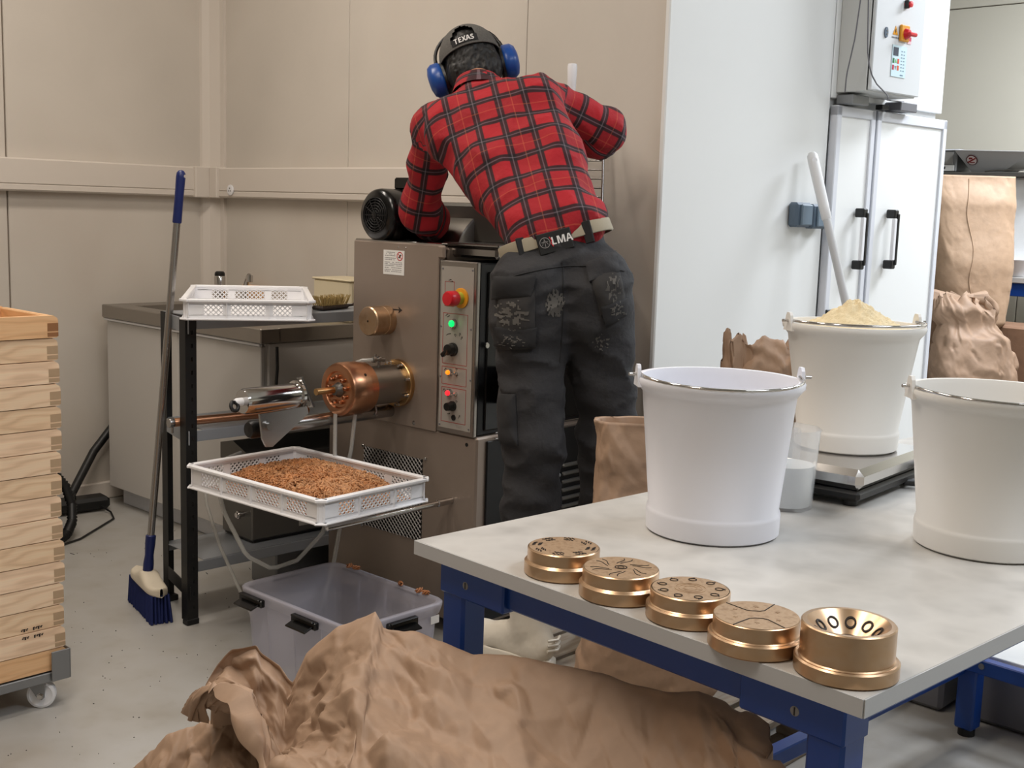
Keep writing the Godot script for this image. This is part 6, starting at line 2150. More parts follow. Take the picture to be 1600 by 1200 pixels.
	k.lathe([Vector2(0, 0.0), Vector2(0.07, 0.0), Vector2(0.085, 0.02), Vector2(0.11, 0.085), Vector2(0.118, 0.09), Vector2(0.105, 0.088), Vector2(0.06, 0.012), Vector2(0, 0.01)], 40)
	solo("white_basin", k, M.white_plastic, "white plastic basin on the side bench at the right edge", "basin", Vector3(6.44, 1.0805, -2.45))
	# clutter left of the tall sack
	var cl := thing("storage_jar", "dark lidded storage jar on a carton, between dryer and tall flour sack", "jar", Vector3(6.48, 1.2425, -3.02))
	solo("carton", bx(Vector3(0, 0.08, 0), Vector3(0.22, 0.16, 0.24), 0.004), M.paper, "small brown carton under the dark lidded jar, beyond the dryer", "carton", Vector3(6.48, 1.0815, -3.02))
	m = MB.new()
	m.lathe([Vector2(0, 0), Vector2(0.05, 0), Vector2(0.055, 0.01), Vector2(0.055, 0.08), Vector2(0.045, 0.10), Vector2(0, 0.10)], 28)
	part("body", m, M.dark_steel, cl)
	m = MB.new()
	m.lathe([Vector2(0.046, 0.098), Vector2(0.058, 0.10), Vector2(0.058, 0.122), Vector2(0, 0.126)], 28)
	part("lid", m, M.black, cl)
# ---------------------------------------------------------------- the man: limbs as tapered bones, joined smoothly and meshed as surface nets
# bone: [a, b, radius at a, radius at b, scale of the cross axis (Vector3) or null]
class Field:
	var bones := []
	var k := 0.03
	var wr: FastNoiseLite = null
	var wr_amp := 0.0
	var wr_scale := Vector3.ONE
	var cut_y := -99.0

	func add(a: Vector3, b: Vector3, ra: float, rb: float) -> void:
		bones.append([a, b, ra, rb, b - a, 1.0 / max((b - a).length_squared(), 1e-9)])

	func d(p: Vector3) -> float:
		var s := 9.0
		for e in bones:
			var pa: Vector3 = p - e[0]
			var t: float = clampf(pa.dot(e[4]) * e[5], 0.0, 1.0)
			var q: float = (pa - e[4] * t).length() - (e[2] + (e[3] - e[2]) * t)
			if q > s + k: continue
			var h: float = clampf(0.5 + 0.5 * (s - q) / k, 0.0, 1.0)
			s = lerpf(s, q, h) - k * h * (1.0 - h)
		if cut_y > -50.0: s = maxf(s, cut_y - p.y)
		return s

	func dw(p: Vector3) -> float:
		var s := d(p)
		if wr_amp > 0.0 and absf(s) < 0.05:
			var n := wr.get_noise_3d(p.x * wr_scale.x, p.y * wr_scale.y, p.z * wr_scale.z)
			s += wr_amp * (absf(n) * 2.2 - 0.6)
		return s

	# first hit along a ray from o towards dir
	func hit(o: Vector3, dir: Vector3, far := 0.8) -> Vector3:
		var t := 0.0
		for i in 60:
			var p := o + dir * t
			var s := dw(p)
			if s < 0.0008: return p
			t += maxf(s * 0.8, 0.0008)
			if t > far: break
		return o + dir * minf(t, far)

	func grad(p: Vector3) -> Vector3:
		var e := 0.004
		return Vector3(dw(p + Vector3(e, 0, 0)) - dw(p - Vector3(e, 0, 0)), dw(p + Vector3(0, e, 0)) - dw(p - Vector3(0, e, 0)), dw(p + Vector3(0, 0, e)) - dw(p - Vector3(0, 0, e))).normalized()

func surface_net(f: Field, lo: Vector3, hi: Vector3, c: float, mb: MB, uv = null) -> void:
	var nx := int(ceil((hi.x - lo.x) / c)) + 1
	var ny := int(ceil((hi.y - lo.y) / c)) + 1
	var nz := int(ceil((hi.z - lo.z) / c)) + 1
	var v := PackedFloat32Array()
	v.resize(nx * ny * nz)
	v.fill(1.0)
	var B := 6
	for bz in range(0, nz, B):
		for by in range(0, ny, B):
			for bx_ in range(0, nx, B):
				var cen := lo + Vector3(bx_ + B * 0.5, by + B * 0.5, bz + B * 0.5) * c
				var s := f.d(cen)
				var far := absf(s) > c * B * 0.95 + f.wr_amp * 2.0
				for z in range(bz, mini(bz + B, nz)):
					for y in range(by, mini(by + B, ny)):
						var row := (z * ny + y) * nx
						for x in range(bx_, mini(bx_ + B, nx)):
							v[row + x] = s if far else f.dw(lo + Vector3(x, y, z) * c)
	var idx := PackedInt32Array()
	idx.resize(nx * ny * nz)
	idx.fill(-1)
	var P := PackedVector3Array()
	var N := PackedVector3Array()
	var oy := nx
	var oz := nx * ny
	var corner := [0, 1, oy, oy + 1, oz, oz + 1, oz + oy, oz + oy + 1]
	for z in nz - 1:
		for y in ny - 1:
			for x in nx - 1:
				var i := z * oz + y * oy + x
				var neg := 0
				for q in corner: if v[i + q] < 0.0: neg += 1
				if neg == 0 or neg == 8: continue
				var sum := Vector3.ZERO
				var cnt := 0
				for e in [[0, 1], [2, 3], [4, 5], [6, 7], [0, 2], [1, 3], [4, 6], [5, 7], [0, 4], [1, 5], [2, 6], [3, 7]]:
					var a: float = v[i + corner[e[0]]]
					var b: float = v[i + corner[e[1]]]
					if (a < 0.0) == (b < 0.0): continue
					var t := a / (a - b)
					var pa := Vector3(e[0] & 1, (e[0] >> 1) & 1, e[0] >> 2)
					var pb := Vector3(e[1] & 1, (e[1] >> 1) & 1, e[1] >> 2)
					sum += pa.lerp(pb, t)
					cnt += 1
				idx[i] = P.size()
				var pos := lo + (Vector3(x, y, z) + sum / cnt) * c
				P.append(pos)
				N.append(f.grad(pos))
	for z in range(1, nz - 1):
		for y in range(1, ny - 1):
			for x in range(1, nx - 1):
				var i := z * oz + y * oy + x
				var a := v[i] < 0.0
				for ax in 3:
					var st: int = [1, oy, oz][ax]
					if (v[i + st] < 0.0) == a: continue
					var o1: int = [oy, oz, 1][ax]
					var o2: int = [oz, 1, oy][ax]
					var q := [idx[i], idx[i - o1], idx[i - o1 - o2], idx[i - o2]]
					if q[0] < 0 or q[1] < 0 or q[2] < 0 or q[3] < 0: continue
					var u := [Vector2.ZERO, Vector2.ZERO, Vector2.ZERO, Vector2.ZERO]
					if uv != null:
						var chart: int = uv.call(P[q[0]].lerp(P[q[2]], 0.5), -1, Vector3.ZERO).x
						for k in 4: u[k] = uv.call(P[q[k]], chart, P[q[0]])
					mb.tri(P[q[0]], P[q[1]], P[q[2]], N[q[0]], N[q[1]], N[q[2]], u[0], u[1], u[2])
					mb.tri(P[q[0]], P[q[2]], P[q[3]], N[q[0]], N[q[2]], N[q[3]], u[0], u[2], u[3])

# a patch of cloth laid on a field: polygon in (x, y) seen along -Z from behind, lifted off the surface
func cloth_patch(f: Field, poly: PackedVector2Array, lift: float, bulge := 0.0, n := 14) -> MB:
	# bilinear patch through a four-cornered polygon
	var front := []
	for i in n + 1:
		var row := []
		for j in n + 1:
			var a := poly[0].lerp(poly[1], float(j) / n)
			var b := poly[3].lerp(poly[2], float(j) / n)
			var q := a.lerp(b, float(i) / n)
			var p := f.hit(Vector3(q.x, q.y, 0.55), Vector3.FORWARD, 1.2)
			var g := f.grad(p)
			var edge := minf(minf(i, n - i), minf(j, n - j)) / float(n) * 2.0
			row.append(p + g * (lift + bulge * sqrt(minf(1.0, edge * 2.0))))
		front.append(row)
	var mb := MB.new()
	mb.grid(front, false)
	# turned-in edge
	var loop := []
	for j in n + 1: loop.append([front[0][j], 0])
	for i in range(1, n + 1): loop.append([front[i][n], 0])
	for j in range(n - 1, -1, -1): loop.append([front[n][j], 0])
	for i in range(n - 1, 0, -1): loop.append([front[i][0], 0])
	var g2 := []
	var r0 := []
	var r1 := []
	for e in loop:
		r0.append(e[0])
		r1.append(e[0] - f.grad(e[0]) * (lift + 0.006))
	g2 = [r0, r1]
	mb.grid(g2, true)
	return mb

# band of cloth round a field: centre line c, axes x and z, rows of heights
func band(f: Field, c: Vector3, up: Vector3, fwd: Vector3, hs: Array, lift: float, n := 72, a0 := 0.0, a1 := TAU, most := 0.3) -> MB:
	var y := up.normalized()
	var x := y.cross(fwd).normalized()
	var z := x.cross(y).normalized()
	var g := []
	var last := []
	for h in hs:
		var row := []
		for k in n + 1:
			var a := a0 + (a1 - a0) * k / n
			var dir := x * cos(a) + z * sin(a)
			var o: Vector3 = c + y * h[0]
			# march outwards from inside
			var t := 0.02
			for i in 50:
				var s := f.dw(o + dir * t)
				if s > -0.0006 or t > most: break
				t += maxf(-s * 0.8, 0.0008)
			row.append(o + dir * (t + lift + h[1]))
		g.append(row)
	var mb := MB.new()
	mb.grid(g, false)
	return mb

const MAN := Vector3(2.40, 0.144, -2.20)

func man() -> void:
	var t := thing("person", "man seen from behind in a red check shirt, black work trousers and blue ear defenders", "person", MAN, -46.5)
	# joints (x to the right, y up, -z away)
	var hipL := Vector3(-0.015, 0.99, 0.02)
	var hipR := Vector3(0.150, 0.995, -0.015)
	var knL := Vector3(0.010, 0.585, 0.115)
	var knR := Vector3(0.215, 0.585, -0.010)
	var anL := Vector3(0.005, 0.12, 0.150)
	var anR := Vector3(0.235, 0.12, 0.010)
	var pel := Vector3(0.066, 1.03, -0.005)
	var waist := Vector3(0.046, 1.15, -0.03)
	var mid := Vector3(-0.035, 1.33, -0.20)
	var chest := Vector3(-0.125, 1.47, -0.345)
	var c7 := Vector3(-0.182, 1.565, -0.435)
	var shL := Vector3(-0.315, 1.435, -0.42)
	var shR := Vector3(0.010, 1.535, -0.415)
	var elL := Vector3(-0.362, 1.185, -0.575)
	var wrL := Vector3(-0.285, 1.128, -0.795)
	var elR := Vector3(0.200, 1.455, -0.490)
	var wrR := Vector3(0.070, 1.352, -0.640)
	var head := Vector3(-0.207, 1.634, -0.545)
	var across := (shR - shL).normalized()
	var spine := (chest - waist).normalized()
	# ---- skin: one continuous body under the clothes
	var sk := Field.new()
	sk.k = 0.025
	for e in [[pel, waist, 0.075, 0.058], [waist, mid, 0.065, 0.075], [mid, chest, 0.075, 0.080], [shL, shR, 0.042, 0.042], [chest, c7, 0.06, 0.045], [c7 + Vector3(0, -0.01, 0), head + Vector3(0, -0.05, 0.03), 0.045, 0.050],
		[pel, hipL, 0.075, 0.07], [pel, hipR, 0.075, 0.07], [hipL, knL, 0.070, 0.050], [knL, anL, 0.055, 0.040], [hipR, knR, 0.070, 0.050], [knR, anR, 0.050, 0.038],
		[anL, anL + Vector3(-0.06, -0.080, -0.045), 0.030, 0.018], [anR, anR + Vector3(0.01, -0.080, -0.075), 0.030, 0.018],
		[shL, elL, 0.045, 0.038], [elL, wrL, 0.040, 0.027], [shR, elR, 0.045, 0.038], [elR, wrR, 0.046, 0.029]]:
		sk.add(e[0], e[1], e[2], e[3])
	var body := MB.new()
	surface_net(sk, Vector3(-0.46, 0.0, -0.86), Vector3(0.32, 1.60, 0.24), 0.016, body)
	# head: cranium, jaw, nose, ears; looks down and away
	var tilt := Basis(Vector3.BACK, 0.33) * Basis(Vector3.RIGHT, -0.30) * Basis(Vector3.UP, 0.10)
	var hd := Field.new()
	hd.k = 0.025
	var H := func(x: float, y: float, z: float) -> Vector3: return head + tilt * Vector3(x, y, z)
	hd.add(H.call(0, 0.035, 0.020), H.call(0, 0.030, -0.030), 0.072, 0.074)
	hd.add(H.call(0, -0.03, -0.01), H.call(0, -0.085, -0.075), 0.066, 0.030)
	hd.add(H.call(0, 0.0, -0.06), H.call(0, 0.03, -0.075), 0.045, 0.045)
	hd.add(H.call(0, 0.012, -0.112), H.call(0, -0.020, -0.130), 0.008, 0.014)
	hd.add(H.call(-0.02, -0.052, -0.105), H.call(0.02, -0.052, -0.105), 0.009, 0.009)
	hd.add(H.call(0, -0.08, -0.09), H.call(0, -0.085, -0.095), 0.018, 0.016)
	for s in [-1.0, 1.0]:
		hd.add(H.call(s * 0.032, 0.008, -0.103), H.call(s * 0.034, 0.008, -0.104), 0.011, 0.011)
		hd.add(H.call(s * 0.018, 0.028, -0.112), H.call(s * 0.046, 0.028, -0.104), 0.007, 0.006)
		hd.add(H.call(s * 0.080, 0.015, -0.005), H.call(s * 0.084, -0.025, -0.012), 0.014, 0.010)
	hd.add(H.call(0, -0.04, 0.0), c7, 0.052, 0.050)
	surface_net(hd, head - Vector3(0.14, 0.15, 0.17), head + Vector3(0.14, 0.14, 0.14), 0.006, body)
	# hands: palm, four unequal fingers, thumb
	for q in [[wrL, Vector3(0.25, -0.35, -0.9), Vector3(0.95, 0.1, 0.25), 1.0], [wrR, Vector3(-0.55, -0.40, -0.72), Vector3(0.8, -0.1, -0.58), -1.0]]:
		var hf := Field.new()
		hf.k = 0.008
		var w: Vector3 = q[0]
		var dirv: Vector3 = q[1].normalized()
		var acr: Vector3 = (q[2] - dirv * dirv.dot(q[2])).normalized()
		var nrm: Vector3 = dirv.cross(acr).normalized()
		if nrm.y > 0: nrm = -nrm
		for s in [-1.0, -0.33, 0.33, 1.0]:
			hf.add(w + acr * s * 0.014, w + dirv * 0.085 + acr * s * 0.031, 0.014, 0.0125)
		var fl := [0.072, 0.082, 0.076, 0.060]
		for i in 4:
			var base: Vector3 = w + dirv * 0.088 + acr * (-0.031 + 0.0207 * i)
			var p1: Vector3 = base + (dirv * 0.86 + nrm * 0.5) * fl[i] * 0.45
			var p2: Vector3 = p1 + (dirv * 0.35 + nrm * 0.93) * fl[i] * 0.32
			var p3: Vector3 = p2 + (dirv * -0.25 + nrm * 0.96) * fl[i] * 0.25
			hf.add(base, p1, 0.0098, 0.0090)
			hf.add(p1, p2, 0.0090, 0.0083)
			hf.add(p2, p3, 0.0083, 0.0075)
		var tb: Vector3 = w + dirv * 0.025 - acr * 0.022 * q[3]
		var t1: Vector3 = tb + (dirv * 0.6 - acr * 0.7 * q[3] + nrm * 0.4) * 0.042
		var t2: Vector3 = t1 + (dirv * 0.75 - acr * 0.1 * q[3] + nrm * 0.65) * 0.034
		hf.add(tb, t1, 0.014, 0.011)
		hf.add(t1, t2, 0.011, 0.0088)
		hf.add(w - dirv * 0.05, w + dirv * 0.02, 0.026, 0.022)
		surface_net(hf, w - Vector3.ONE * 0.125, w + Vector3.ONE * 0.125 + dirv * 0.09, 0.005, body)
	part("body", body, M.skin, t)
	# ---- trousers
	var tr := Field.new()
	tr.k = 0.035
	tr.wr = FastNoiseLite.new()
	tr.wr.seed = 6
	tr.wr.frequency = 4.5
	tr.wr.fractal_octaves = 2
	tr.wr_amp = 0.011
	tr.wr_scale = Vector3(0.8, 1.7, 0.8)
	for e in [[waist + Vector3(-0.066, -0.050, 0.004), waist + Vector3(0.072, -0.010, -0.006), 0.062, 0.062], [pel + Vector3(-0.068, -0.02, 0.01), pel + Vector3(0.080, -0.005, -0.005), 0.090, 0.090],
		[waist + Vector3(0.0, -0.035, 0.012), pel, 0.078, 0.09], [hipL + Vector3(0.0, 0.0, 0.035), hipL + Vector3(0.0, -0.07, 0.03), 0.094, 0.094], [hipR + Vector3(0.0, 0.0, 0.045), hipR + Vector3(0.0, -0.07, 0.04), 0.094, 0.094],
		[hipL + Vector3(-0.008, 0, 0), knL, 0.102, 0.076], [knL, Vector3(0.003, 0.43, 0.13), 0.078, 0.070], [Vector3(0.003, 0.43, 0.13), Vector3(0.004, 0.22, 0.145), 0.070, 0.074],
		[hipR + Vector3(0.008, 0, 0), knR, 0.105, 0.080], [knR, Vector3(0.228, 0.22, 0.008), 0.080, 0.076]]:
		tr.add(e[0], e[1], e[2], e[3])
	tr.cut_y = 0.19
	var trm := MB.new()
	surface_net(tr, Vector3(-0.19, 0.16, -0.20), Vector3(0.36, 1.26, 0.30), 0.0115, trm)
	var pants := part("trousers", trm, M.trouser, t)
	# pockets, flaps and dust
	for e in [
		["holster_pocket", [Vector2(-0.098, 0.995), Vector2(-0.005, 1.000), Vector2(0.000, 0.850), Vector2(-0.100, 0.838)], 0.004, 0.010, M.pocket],
		["pocket_flap", [Vector2(-0.104, 1.028), Vector2(-0.004, 1.036), Vector2(-0.012, 0.985), Vector2(-0.108, 0.968)], 0.012, 0.004, M.trouser_dark],
		["pocket_flap", [Vector2(-0.100, 0.900), Vector2(0.002, 0.905), Vector2(-0.001, 0.855), Vector2(-0.096, 0.850)], 0.013, 0.003, M.trouser_dark],
		["holster_pocket", [Vector2(0.130, 1.068), Vector2(0.205, 1.095), Vector2(0.238, 0.965), Vector2(0.170, 0.938)], 0.004, 0.008, M.pocket],
		["pocket_flap", [Vector2(0.168, 0.962), Vector2(0.236, 0.985), Vector2(0.234, 0.938), Vector2(0.182, 0.912)], 0.011, 0.004, M.trouser_dark],
		["pocket_flap", [Vector2(0.128, 1.070), Vector2(0.206, 1.098), Vector2(0.212, 1.050), Vector2(0.138, 1.022)], 0.010, 0.003, M.trouser],
		["cargo_pocket", [Vector2(-0.095, 0.72), Vector2(-0.045, 0.73), Vector2(-0.035, 0.60), Vector2(-0.080, 0.59)], 0.004, 0.012, M.trouser_dark]]:
		part(e[0], cloth_patch(tr, PackedVector2Array(e[1]), e[2], e[3]), e[4], pants)
	# flour dust: irregular thin blotches lying on the cloth
	var bl_noise := FastNoiseLite.new()
	bl_noise.seed = 44
	bl_noise.frequency = 0.11
	for e in [[Vector2(0.050, 0.965), Vector2(0.026, 0.040), 0.0014, 0.12], [Vector2(-0.055, 0.935), Vector2(0.046, 0.040), 0.0150, 0.42], [Vector2(0.196, 1.01), Vector2(0.026, 0.045), 0.0125, 0.55], [Vector2(0.205, 0.955), Vector2(0.03, 0.03), 0.0162, 0.6], [Vector2(-0.055, 0.868), Vector2(0.04, 0.02), 0.0172, 0.62], [Vector2(0.175, 0.865), Vector2(0.03, 0.03), 0.0014, 0.6]]:
		var nb := 26
		var gp := []
		for i in nb:
			var row := []
			for j in nb:
				var q: Vector2 = e[0] + Vector2((j / (nb - 1.0)) * 2 - 1, (i / (nb - 1.0)) * 2 - 1) * e[1]
				var hp := tr.hit(Vector3(q.x, q.y, 0.55), Vector3.FORWARD, 1.2)
				row.append(hp + tr.grad(hp) * e[2])
			gp.append(row)
		var db := MB.new()
		for i in nb - 1:
			for j in nb - 1:
				var rr := Vector2((j + 0.5) / (nb - 1.0) * 2 - 1, (i + 0.5) / (nb - 1.0) * 2 - 1).length()
				var keep: float = 0.5 + 0.9 * bl_noise.get_noise_2d(j * 2.0 + e[0].x * 900.0, i * 2.0 + e[0].y * 900.0) - 0.55 * pow(rr, 3.0)
				if keep < e[3] or rr > 1.0: continue
				var nn: Vector3 = (gp[i][j + 1] - gp[i][j]).cross(gp[i + 1][j] - gp[i][j]).normalized()
				db.quad(gp[i][j], gp[i][j + 1], gp[i + 1][j + 1], gp[i + 1][j], nn)
		if db.v.size() > 0: part("dust_mark", db, M.dust, pants)
	# seams
	var sm := MB.new()
	var sp := []
	for i in 24:
		var y := 1.075 - i * 0.0115
		sp.append(tr.hit(Vector3(0.066 + 0.006 * sin(i * 0.12), y, 0.5), Vector3.FORWARD, 1.2) + Vector3(0, 0, 0.0008))
	sm.tube(sp, 0.0016, 5)
	sp = []
	for i in 24:
		var x := -0.095 + i * 0.0142
		sp.append(tr.hit(Vector3(x, 1.055 + 0.10 * x - 0.9 * pow(x - 0.066, 2.0), 0.5), Vector3.FORWARD, 1.2) + Vector3(0, 0, 0.0008))
	sm.tube(sp, 0.0016, 5)
	part("seam", sm, M.trouser_dark, pants)
	# ---- belt with its branded patch
	var bf := Field.new()
	bf.k = 0.04
	var bl := (Vector3(0.16, 0.046, -0.01)).normalized()
	bf.add(waist + Vector3(0.002, -0.026, 0.002) - bl * 0.070, waist + Vector3(0.002, -0.026, 0.002) + bl * 0.075, 0.080, 0.080)
	var bup := (Vector3(-0.30, 0.94, -0.12)).normalized()
	var bc := waist + Vector3(0.002, -0.022, 0.0)
	var bm := band(bf, bc, bup, Vector3(0, 0, 1), [[-0.018, 0.001], [-0.016, 0.006], [0.016, 0.006], [0.018, 0.001]], 0.002)
	var belt := part("belt", bm, M.belt, t)
	var back := bf.hit(bc + Vector3(0.0, 0, 0.4), Vector3.FORWARD, 0.8)
	var bx_ := bl
	var bb := Basis(bl, bup, bl.cross(bup)).orthonormalized()
	var m := MB.new()
	m.xf = Transform3D(bb, bf.hit(bc + Vector3(-0.004, 0, 0.4), Vector3.FORWARD, 0.8) + bb.z * 0.010)
	m.box(Vector3(0, -0.004, 0), Vector3(0.094, 0.056, 0.006), 0.002)
	var pt := part("belt_patch", m, M.black, belt)
	var tx := text_mesh("LMA", 0.021, 0.0008)
	var tn := part("brand_lettering", tx, M.print_white, pt, Vector3.ZERO)
	tn.transform = Transform3D(bb, m.xf.origin + bb * Vector3(0.019, -0.002, 0.0035))
	m = MB.new()
	m.xf = Transform3D(bb, pt.mesh.get_aabb().get_center() * 0.0 + tn.position - bb.x * 0.046)
	var cp := []
	for k in 24: cp.append(Vector3(cos(TAU * k / 24) * 0.0135, sin(TAU * k / 24) * 0.0135, 0.0006))
	m.tube(cp, 0.0010, 5, true)
	m.tube([Vector3(-0.008, -0.006, 0.0006), Vector3(0.0, 0.008, 0.0006), Vector3(0.008, -0.006, 0.0006)], 0.0008, 5)
	m.tube([Vector3(-0.009, 0.002, 0.0006), Vector3(0.009, 0.002, 0.0006)], 0.0008, 5)
	m.tube([Vector3(0, -0.011, 0.0006), Vector3(0, 0.011, 0.0006)], 0.0008, 5)
	part("brand_emblem", m, mat(Color(0.55, 0.53, 0.52), 0.6), pt)
	m = MB.new()
	m.xf = Transform3D(bb, tn.position - bb.x * 0.029)
	m.tube([Vector3(-0.003, 0.013, 0.0006), Vector3(0.002, 0.002, 0.0006), Vector3(-0.002, -0.003, 0.0006), Vector3(0.003, -0.014, 0.0006)], 0.0014, 5)
	part("red_stroke", m, M.red, pt)
	for e in [-0.112, 0.105]:
		m = MB.new()
		var p0 := bf.hit(bc + bl * e * 0.86 + Vector3(0, 0, 0.4), Vector3.FORWARD, 0.9)
		m.xf = Transform3D(Basis(bb.y, -e * 4.5) * bb, p0)
		m.box(Vector3(0, 0, 0.007), Vector3(0.026, 0.060, 0.006), 0.002)
		part("belt_loop", m, M.trouser_dark, belt)
	# ---- shirt
	var sh := Field.new()
	sh.k = 0.04
	sh.wr = FastNoiseLite.new()
	sh.wr.seed = 15
	sh.wr.frequency = 5.0
	sh.wr.fractal_octaves = 2
	sh.wr_amp = 0.010
	sh.wr_scale = Vector3(1.0, 1.0, 1.0)
	var w2 := waist + Vector3(0.004, 0.012, -0.006)
	for e in [[w2 - bl * 0.066, w2 + bl * 0.062, 0.072, 0.072], [mid - across * 0.085 + Vector3(0.01, -0.02, 0), mid + across * 0.062 + Vector3(0, -0.02, 0), 0.094, 0.094],
		[chest - across * 0.115 + Vector3(0, -0.02, 0.02), chest + across * 0.100 + Vector3(0, -0.02, 0.02), 0.098, 0.098],
		[w2 - bl * 0.058, mid - across * 0.085, 0.078, 0.096], [w2 + bl * 0.055, mid + across * 0.062, 0.078, 0.094], [mid - across * 0.085, chest - across * 0.115, 0.098, 0.098], [mid + across * 0.062, chest + across * 0.100, 0.094, 0.094], [w2, chest, 0.085, 0.10],
		[shL + across * 0.03, shR - across * 0.03, 0.068, 0.068], [c7 + Vector3(0.02, -0.06, 0.05), c7 + Vector3(0.005, -0.012, 0.012), 0.080, 0.060],
		[shL, elL, 0.066, 0.060], [elL, elL.lerp(wrL, 0.30) + Vector3(0.012, -0.012, 0), 0.060, 0.052], [shR, elR, 0.066, 0.062], [elR, elR.lerp(wrR, 0.20) + Vector3(0.0, -0.006, 0), 0.060, 0.056]]:
		sh.add(e[0], e[1], e[2], e[3])
	# chart of a point: 0 back and trunk, 1 left sleeve, 2 right sleeve
	var tx_ := across
	var tz_ := tx_.cross(spine).normalized()
	var ty_ := tz_.cross(tx_).normalized()
	var rep := 0.150
	var uvf := func(p: Vector3, chart: int, _o: Vector3) -> Vector2:
		if chart < 0:
			var dl := (p - shL).dot((elL - shL).normalized())
			var dr := (p - shR).dot((elR - shR).normalized())
			var nl := p.distance_to(shL.lerp(elL, clampf(dl / shL.distance_to(elL), 0, 1)))
			var nr := p.distance_to(shR.lerp(elR, clampf(dr / shR.distance_to(elR), 0, 1)))
			if (dr > 0.035 and nr < 0.13 and (p - chest).dot(tx_) > 0.15): return Vector2(2, 0)
			if (dl > 0.03 and nl < 0.12 and (p - chest).dot(tx_) < -0.135): return Vector2(1, 0)
			return Vector2(0, 0)
		if chart == 0:
			var q := p - chest
			var x := q.dot(tx_)
			var z := q.dot(tz_)
			var y := q.dot(ty_)
			if z > -0.02: return Vector2((x * (1.0 + 0.9 * x * x) + 0.02) / rep, -y / rep)
			return Vector2((x * 0.9) / rep + 0.3, -y / rep)
		var a: Vector3 = shL if chart == 1 else shR
		var b: Vector3 = elL if chart == 1 else elR
		var ax := (b - a).normalized()
		var r := ax.cross(Vector3(0, 0, 1)).normalized()
		var f2 := r.cross(ax)
		var q := p - a
		var an := q.dot(r) / 0.066
		return Vector2(an * 0.066 / rep + 0.25, q.dot(ax) / rep + 0.1 * q.dot(f2) / rep)
	var shm := MB.new()
	surface_net(sh, Vector3(-0.49, 1.06, -0.74), Vector3(0.34, 1.66, 0.11), 0.0105, shm, uvf)
	var shirt := part("shirt", shm, M.shirt, t)
	# rolled cuffs and collar
	var cu := Field.new()
	cu.add(elL, elL.lerp(wrL, 0.4), 0.060, 0.050)
	var dl2 := (wrL - elL).normalized()
	m = band(sh, elL.lerp(wrL, 0.28) + Vector3(0.012, -0.011, 0), dl2, Vector3(0, 1, 0.2), [[-0.035, -0.004], [-0.033, 0.003], [-0.012, 0.006], [0.008, 0.005], [0.010, -0.010]], 0.002, 40, 0.0, TAU, 0.068)
	part("rolled_cuff", m, M.shirt, shirt)
	var dr2 := (wrR - elR).normalized()
	m = band(sh, elR.lerp(wrR, 0.20) + Vector3(0, -0.006, 0), dr2, Vector3(0, 1, 0.2), [[-0.035, -0.004], [-0.033, 0.003], [-0.012, 0.006], [0.008, 0.005], [0.010, -0.010]], 0.002, 40, 0.0, TAU, 0.068)
	part("rolled_cuff", m, M.shirt, shirt)
	var nk := Field.new()
	nk.add(c7 + Vector3(0.005, -0.03, 0.015), c7.lerp(head, 0.6), 0.072, 0.060)
	var nd := (head - c7).normalized() * 0.5 + Vector3(0, 0.9, -0.1)
	m = band(nk, c7 + Vector3(0.0, 0.002, -0.008), nd, Vector3(0, 0, 1), [[-0.028, 0.010], [0.0, 0.004], [0.024, -0.002], [0.030, -0.003], [0.024, -0.008]], 0.004, 48, 0.0, TAU)
	part("collar", m, M.shirt, shirt)
	# ---- hair, cap, ear defenders
	var hf2 := Field.new()
	hf2.k = 0.02
	hf2.wr = FastNoiseLite.new()
	hf2.wr.seed = 21
	hf2.wr.frequency = 38.0
	hf2.wr_amp = 0.004
	hf2.wr_scale = Vector3(1.2, 0.5, 1.2)
	hf2.add(H.call(0, 0.032, 0.020), H.call(0, 0.032, -0.024), 0.079, 0.074)
	hf2.add(H.call(-0.026, -0.025, 0.030), H.call(0.026, -0.025, 0.030), 0.060, 0.060)
	hf2.add(H.call(-0.02, -0.075, 0.030), H.call(0.02, -0.075, 0.030), 0.042, 0.042)
	var hm := MB.new()
	surface_net(hf2, head - Vector3(0.13, 0.16, 0.13), head + Vector3(0.13, 0.15, 0.15), 0.006, hm)
	part("hair", hm, M.hair, t)
	var cf := Field.new()
	cf.add(H.call(0, 0.040, 0.020), H.call(0, 0.040, -0.030), 0.092, 0.088)
	# crown as a grid with the opening over the strap left out; local y up from the head
	m = MB.new()
	var g := []
	for i in 19:
		var el := (PI / 2) * (1.0 - i / 18.0) - 0.06 * (i / 18.0)
		var row := []
		for k in 65:
			var a := TAU * k / 64
			var dirv := Vector3(cos(a) * cos(el), sin(el), sin(a) * cos(el))
			row.append(H.call(0, 0.036, -0.004) + tilt * (dirv * Vector3(0.0945, 0.098, 0.112)))
		g.append(row)
	var op := func(i: int, k: int) -> bool:
		var a := TAU * (k + 0.5) / 64 - PI / 2 - 0.12
		var yy := 1.0 - (i + 0.5) / 18.0
		return pow(a / 0.46, 2.0) + pow(maxf(yy - 0.10, 0.0) / 0.43, 2.0) < 1.0 and yy > 0.11
	for i in 18:
		for k in 64:
			if op.call(i, k): continue
			var n0: Vector3 = (g[i][k] - H.call(0, 0.036, 0)).normalized()
			m.tri(g[i][k], g[i][k + 1], g[i + 1][k + 1], n0, (g[i][k + 1] - H.call(0, 0.036, 0)).normalized(), (g[i + 1][k + 1] - H.call(0, 0.036, 0)).normalized())
			m.tri(g[i][k], g[i + 1][k + 1], g[i + 1][k], n0, (g[i + 1][k + 1] - H.call(0, 0.036, 0)).normalized(), (g[i + 1][k] - H.call(0, 0.036, 0)).normalized())
	var edge := []
	for k in 65: edge.append(g[18][k])
	m.tube(edge, 0.0022, 6)
	var cap := part("cap", m, M.cap, t)
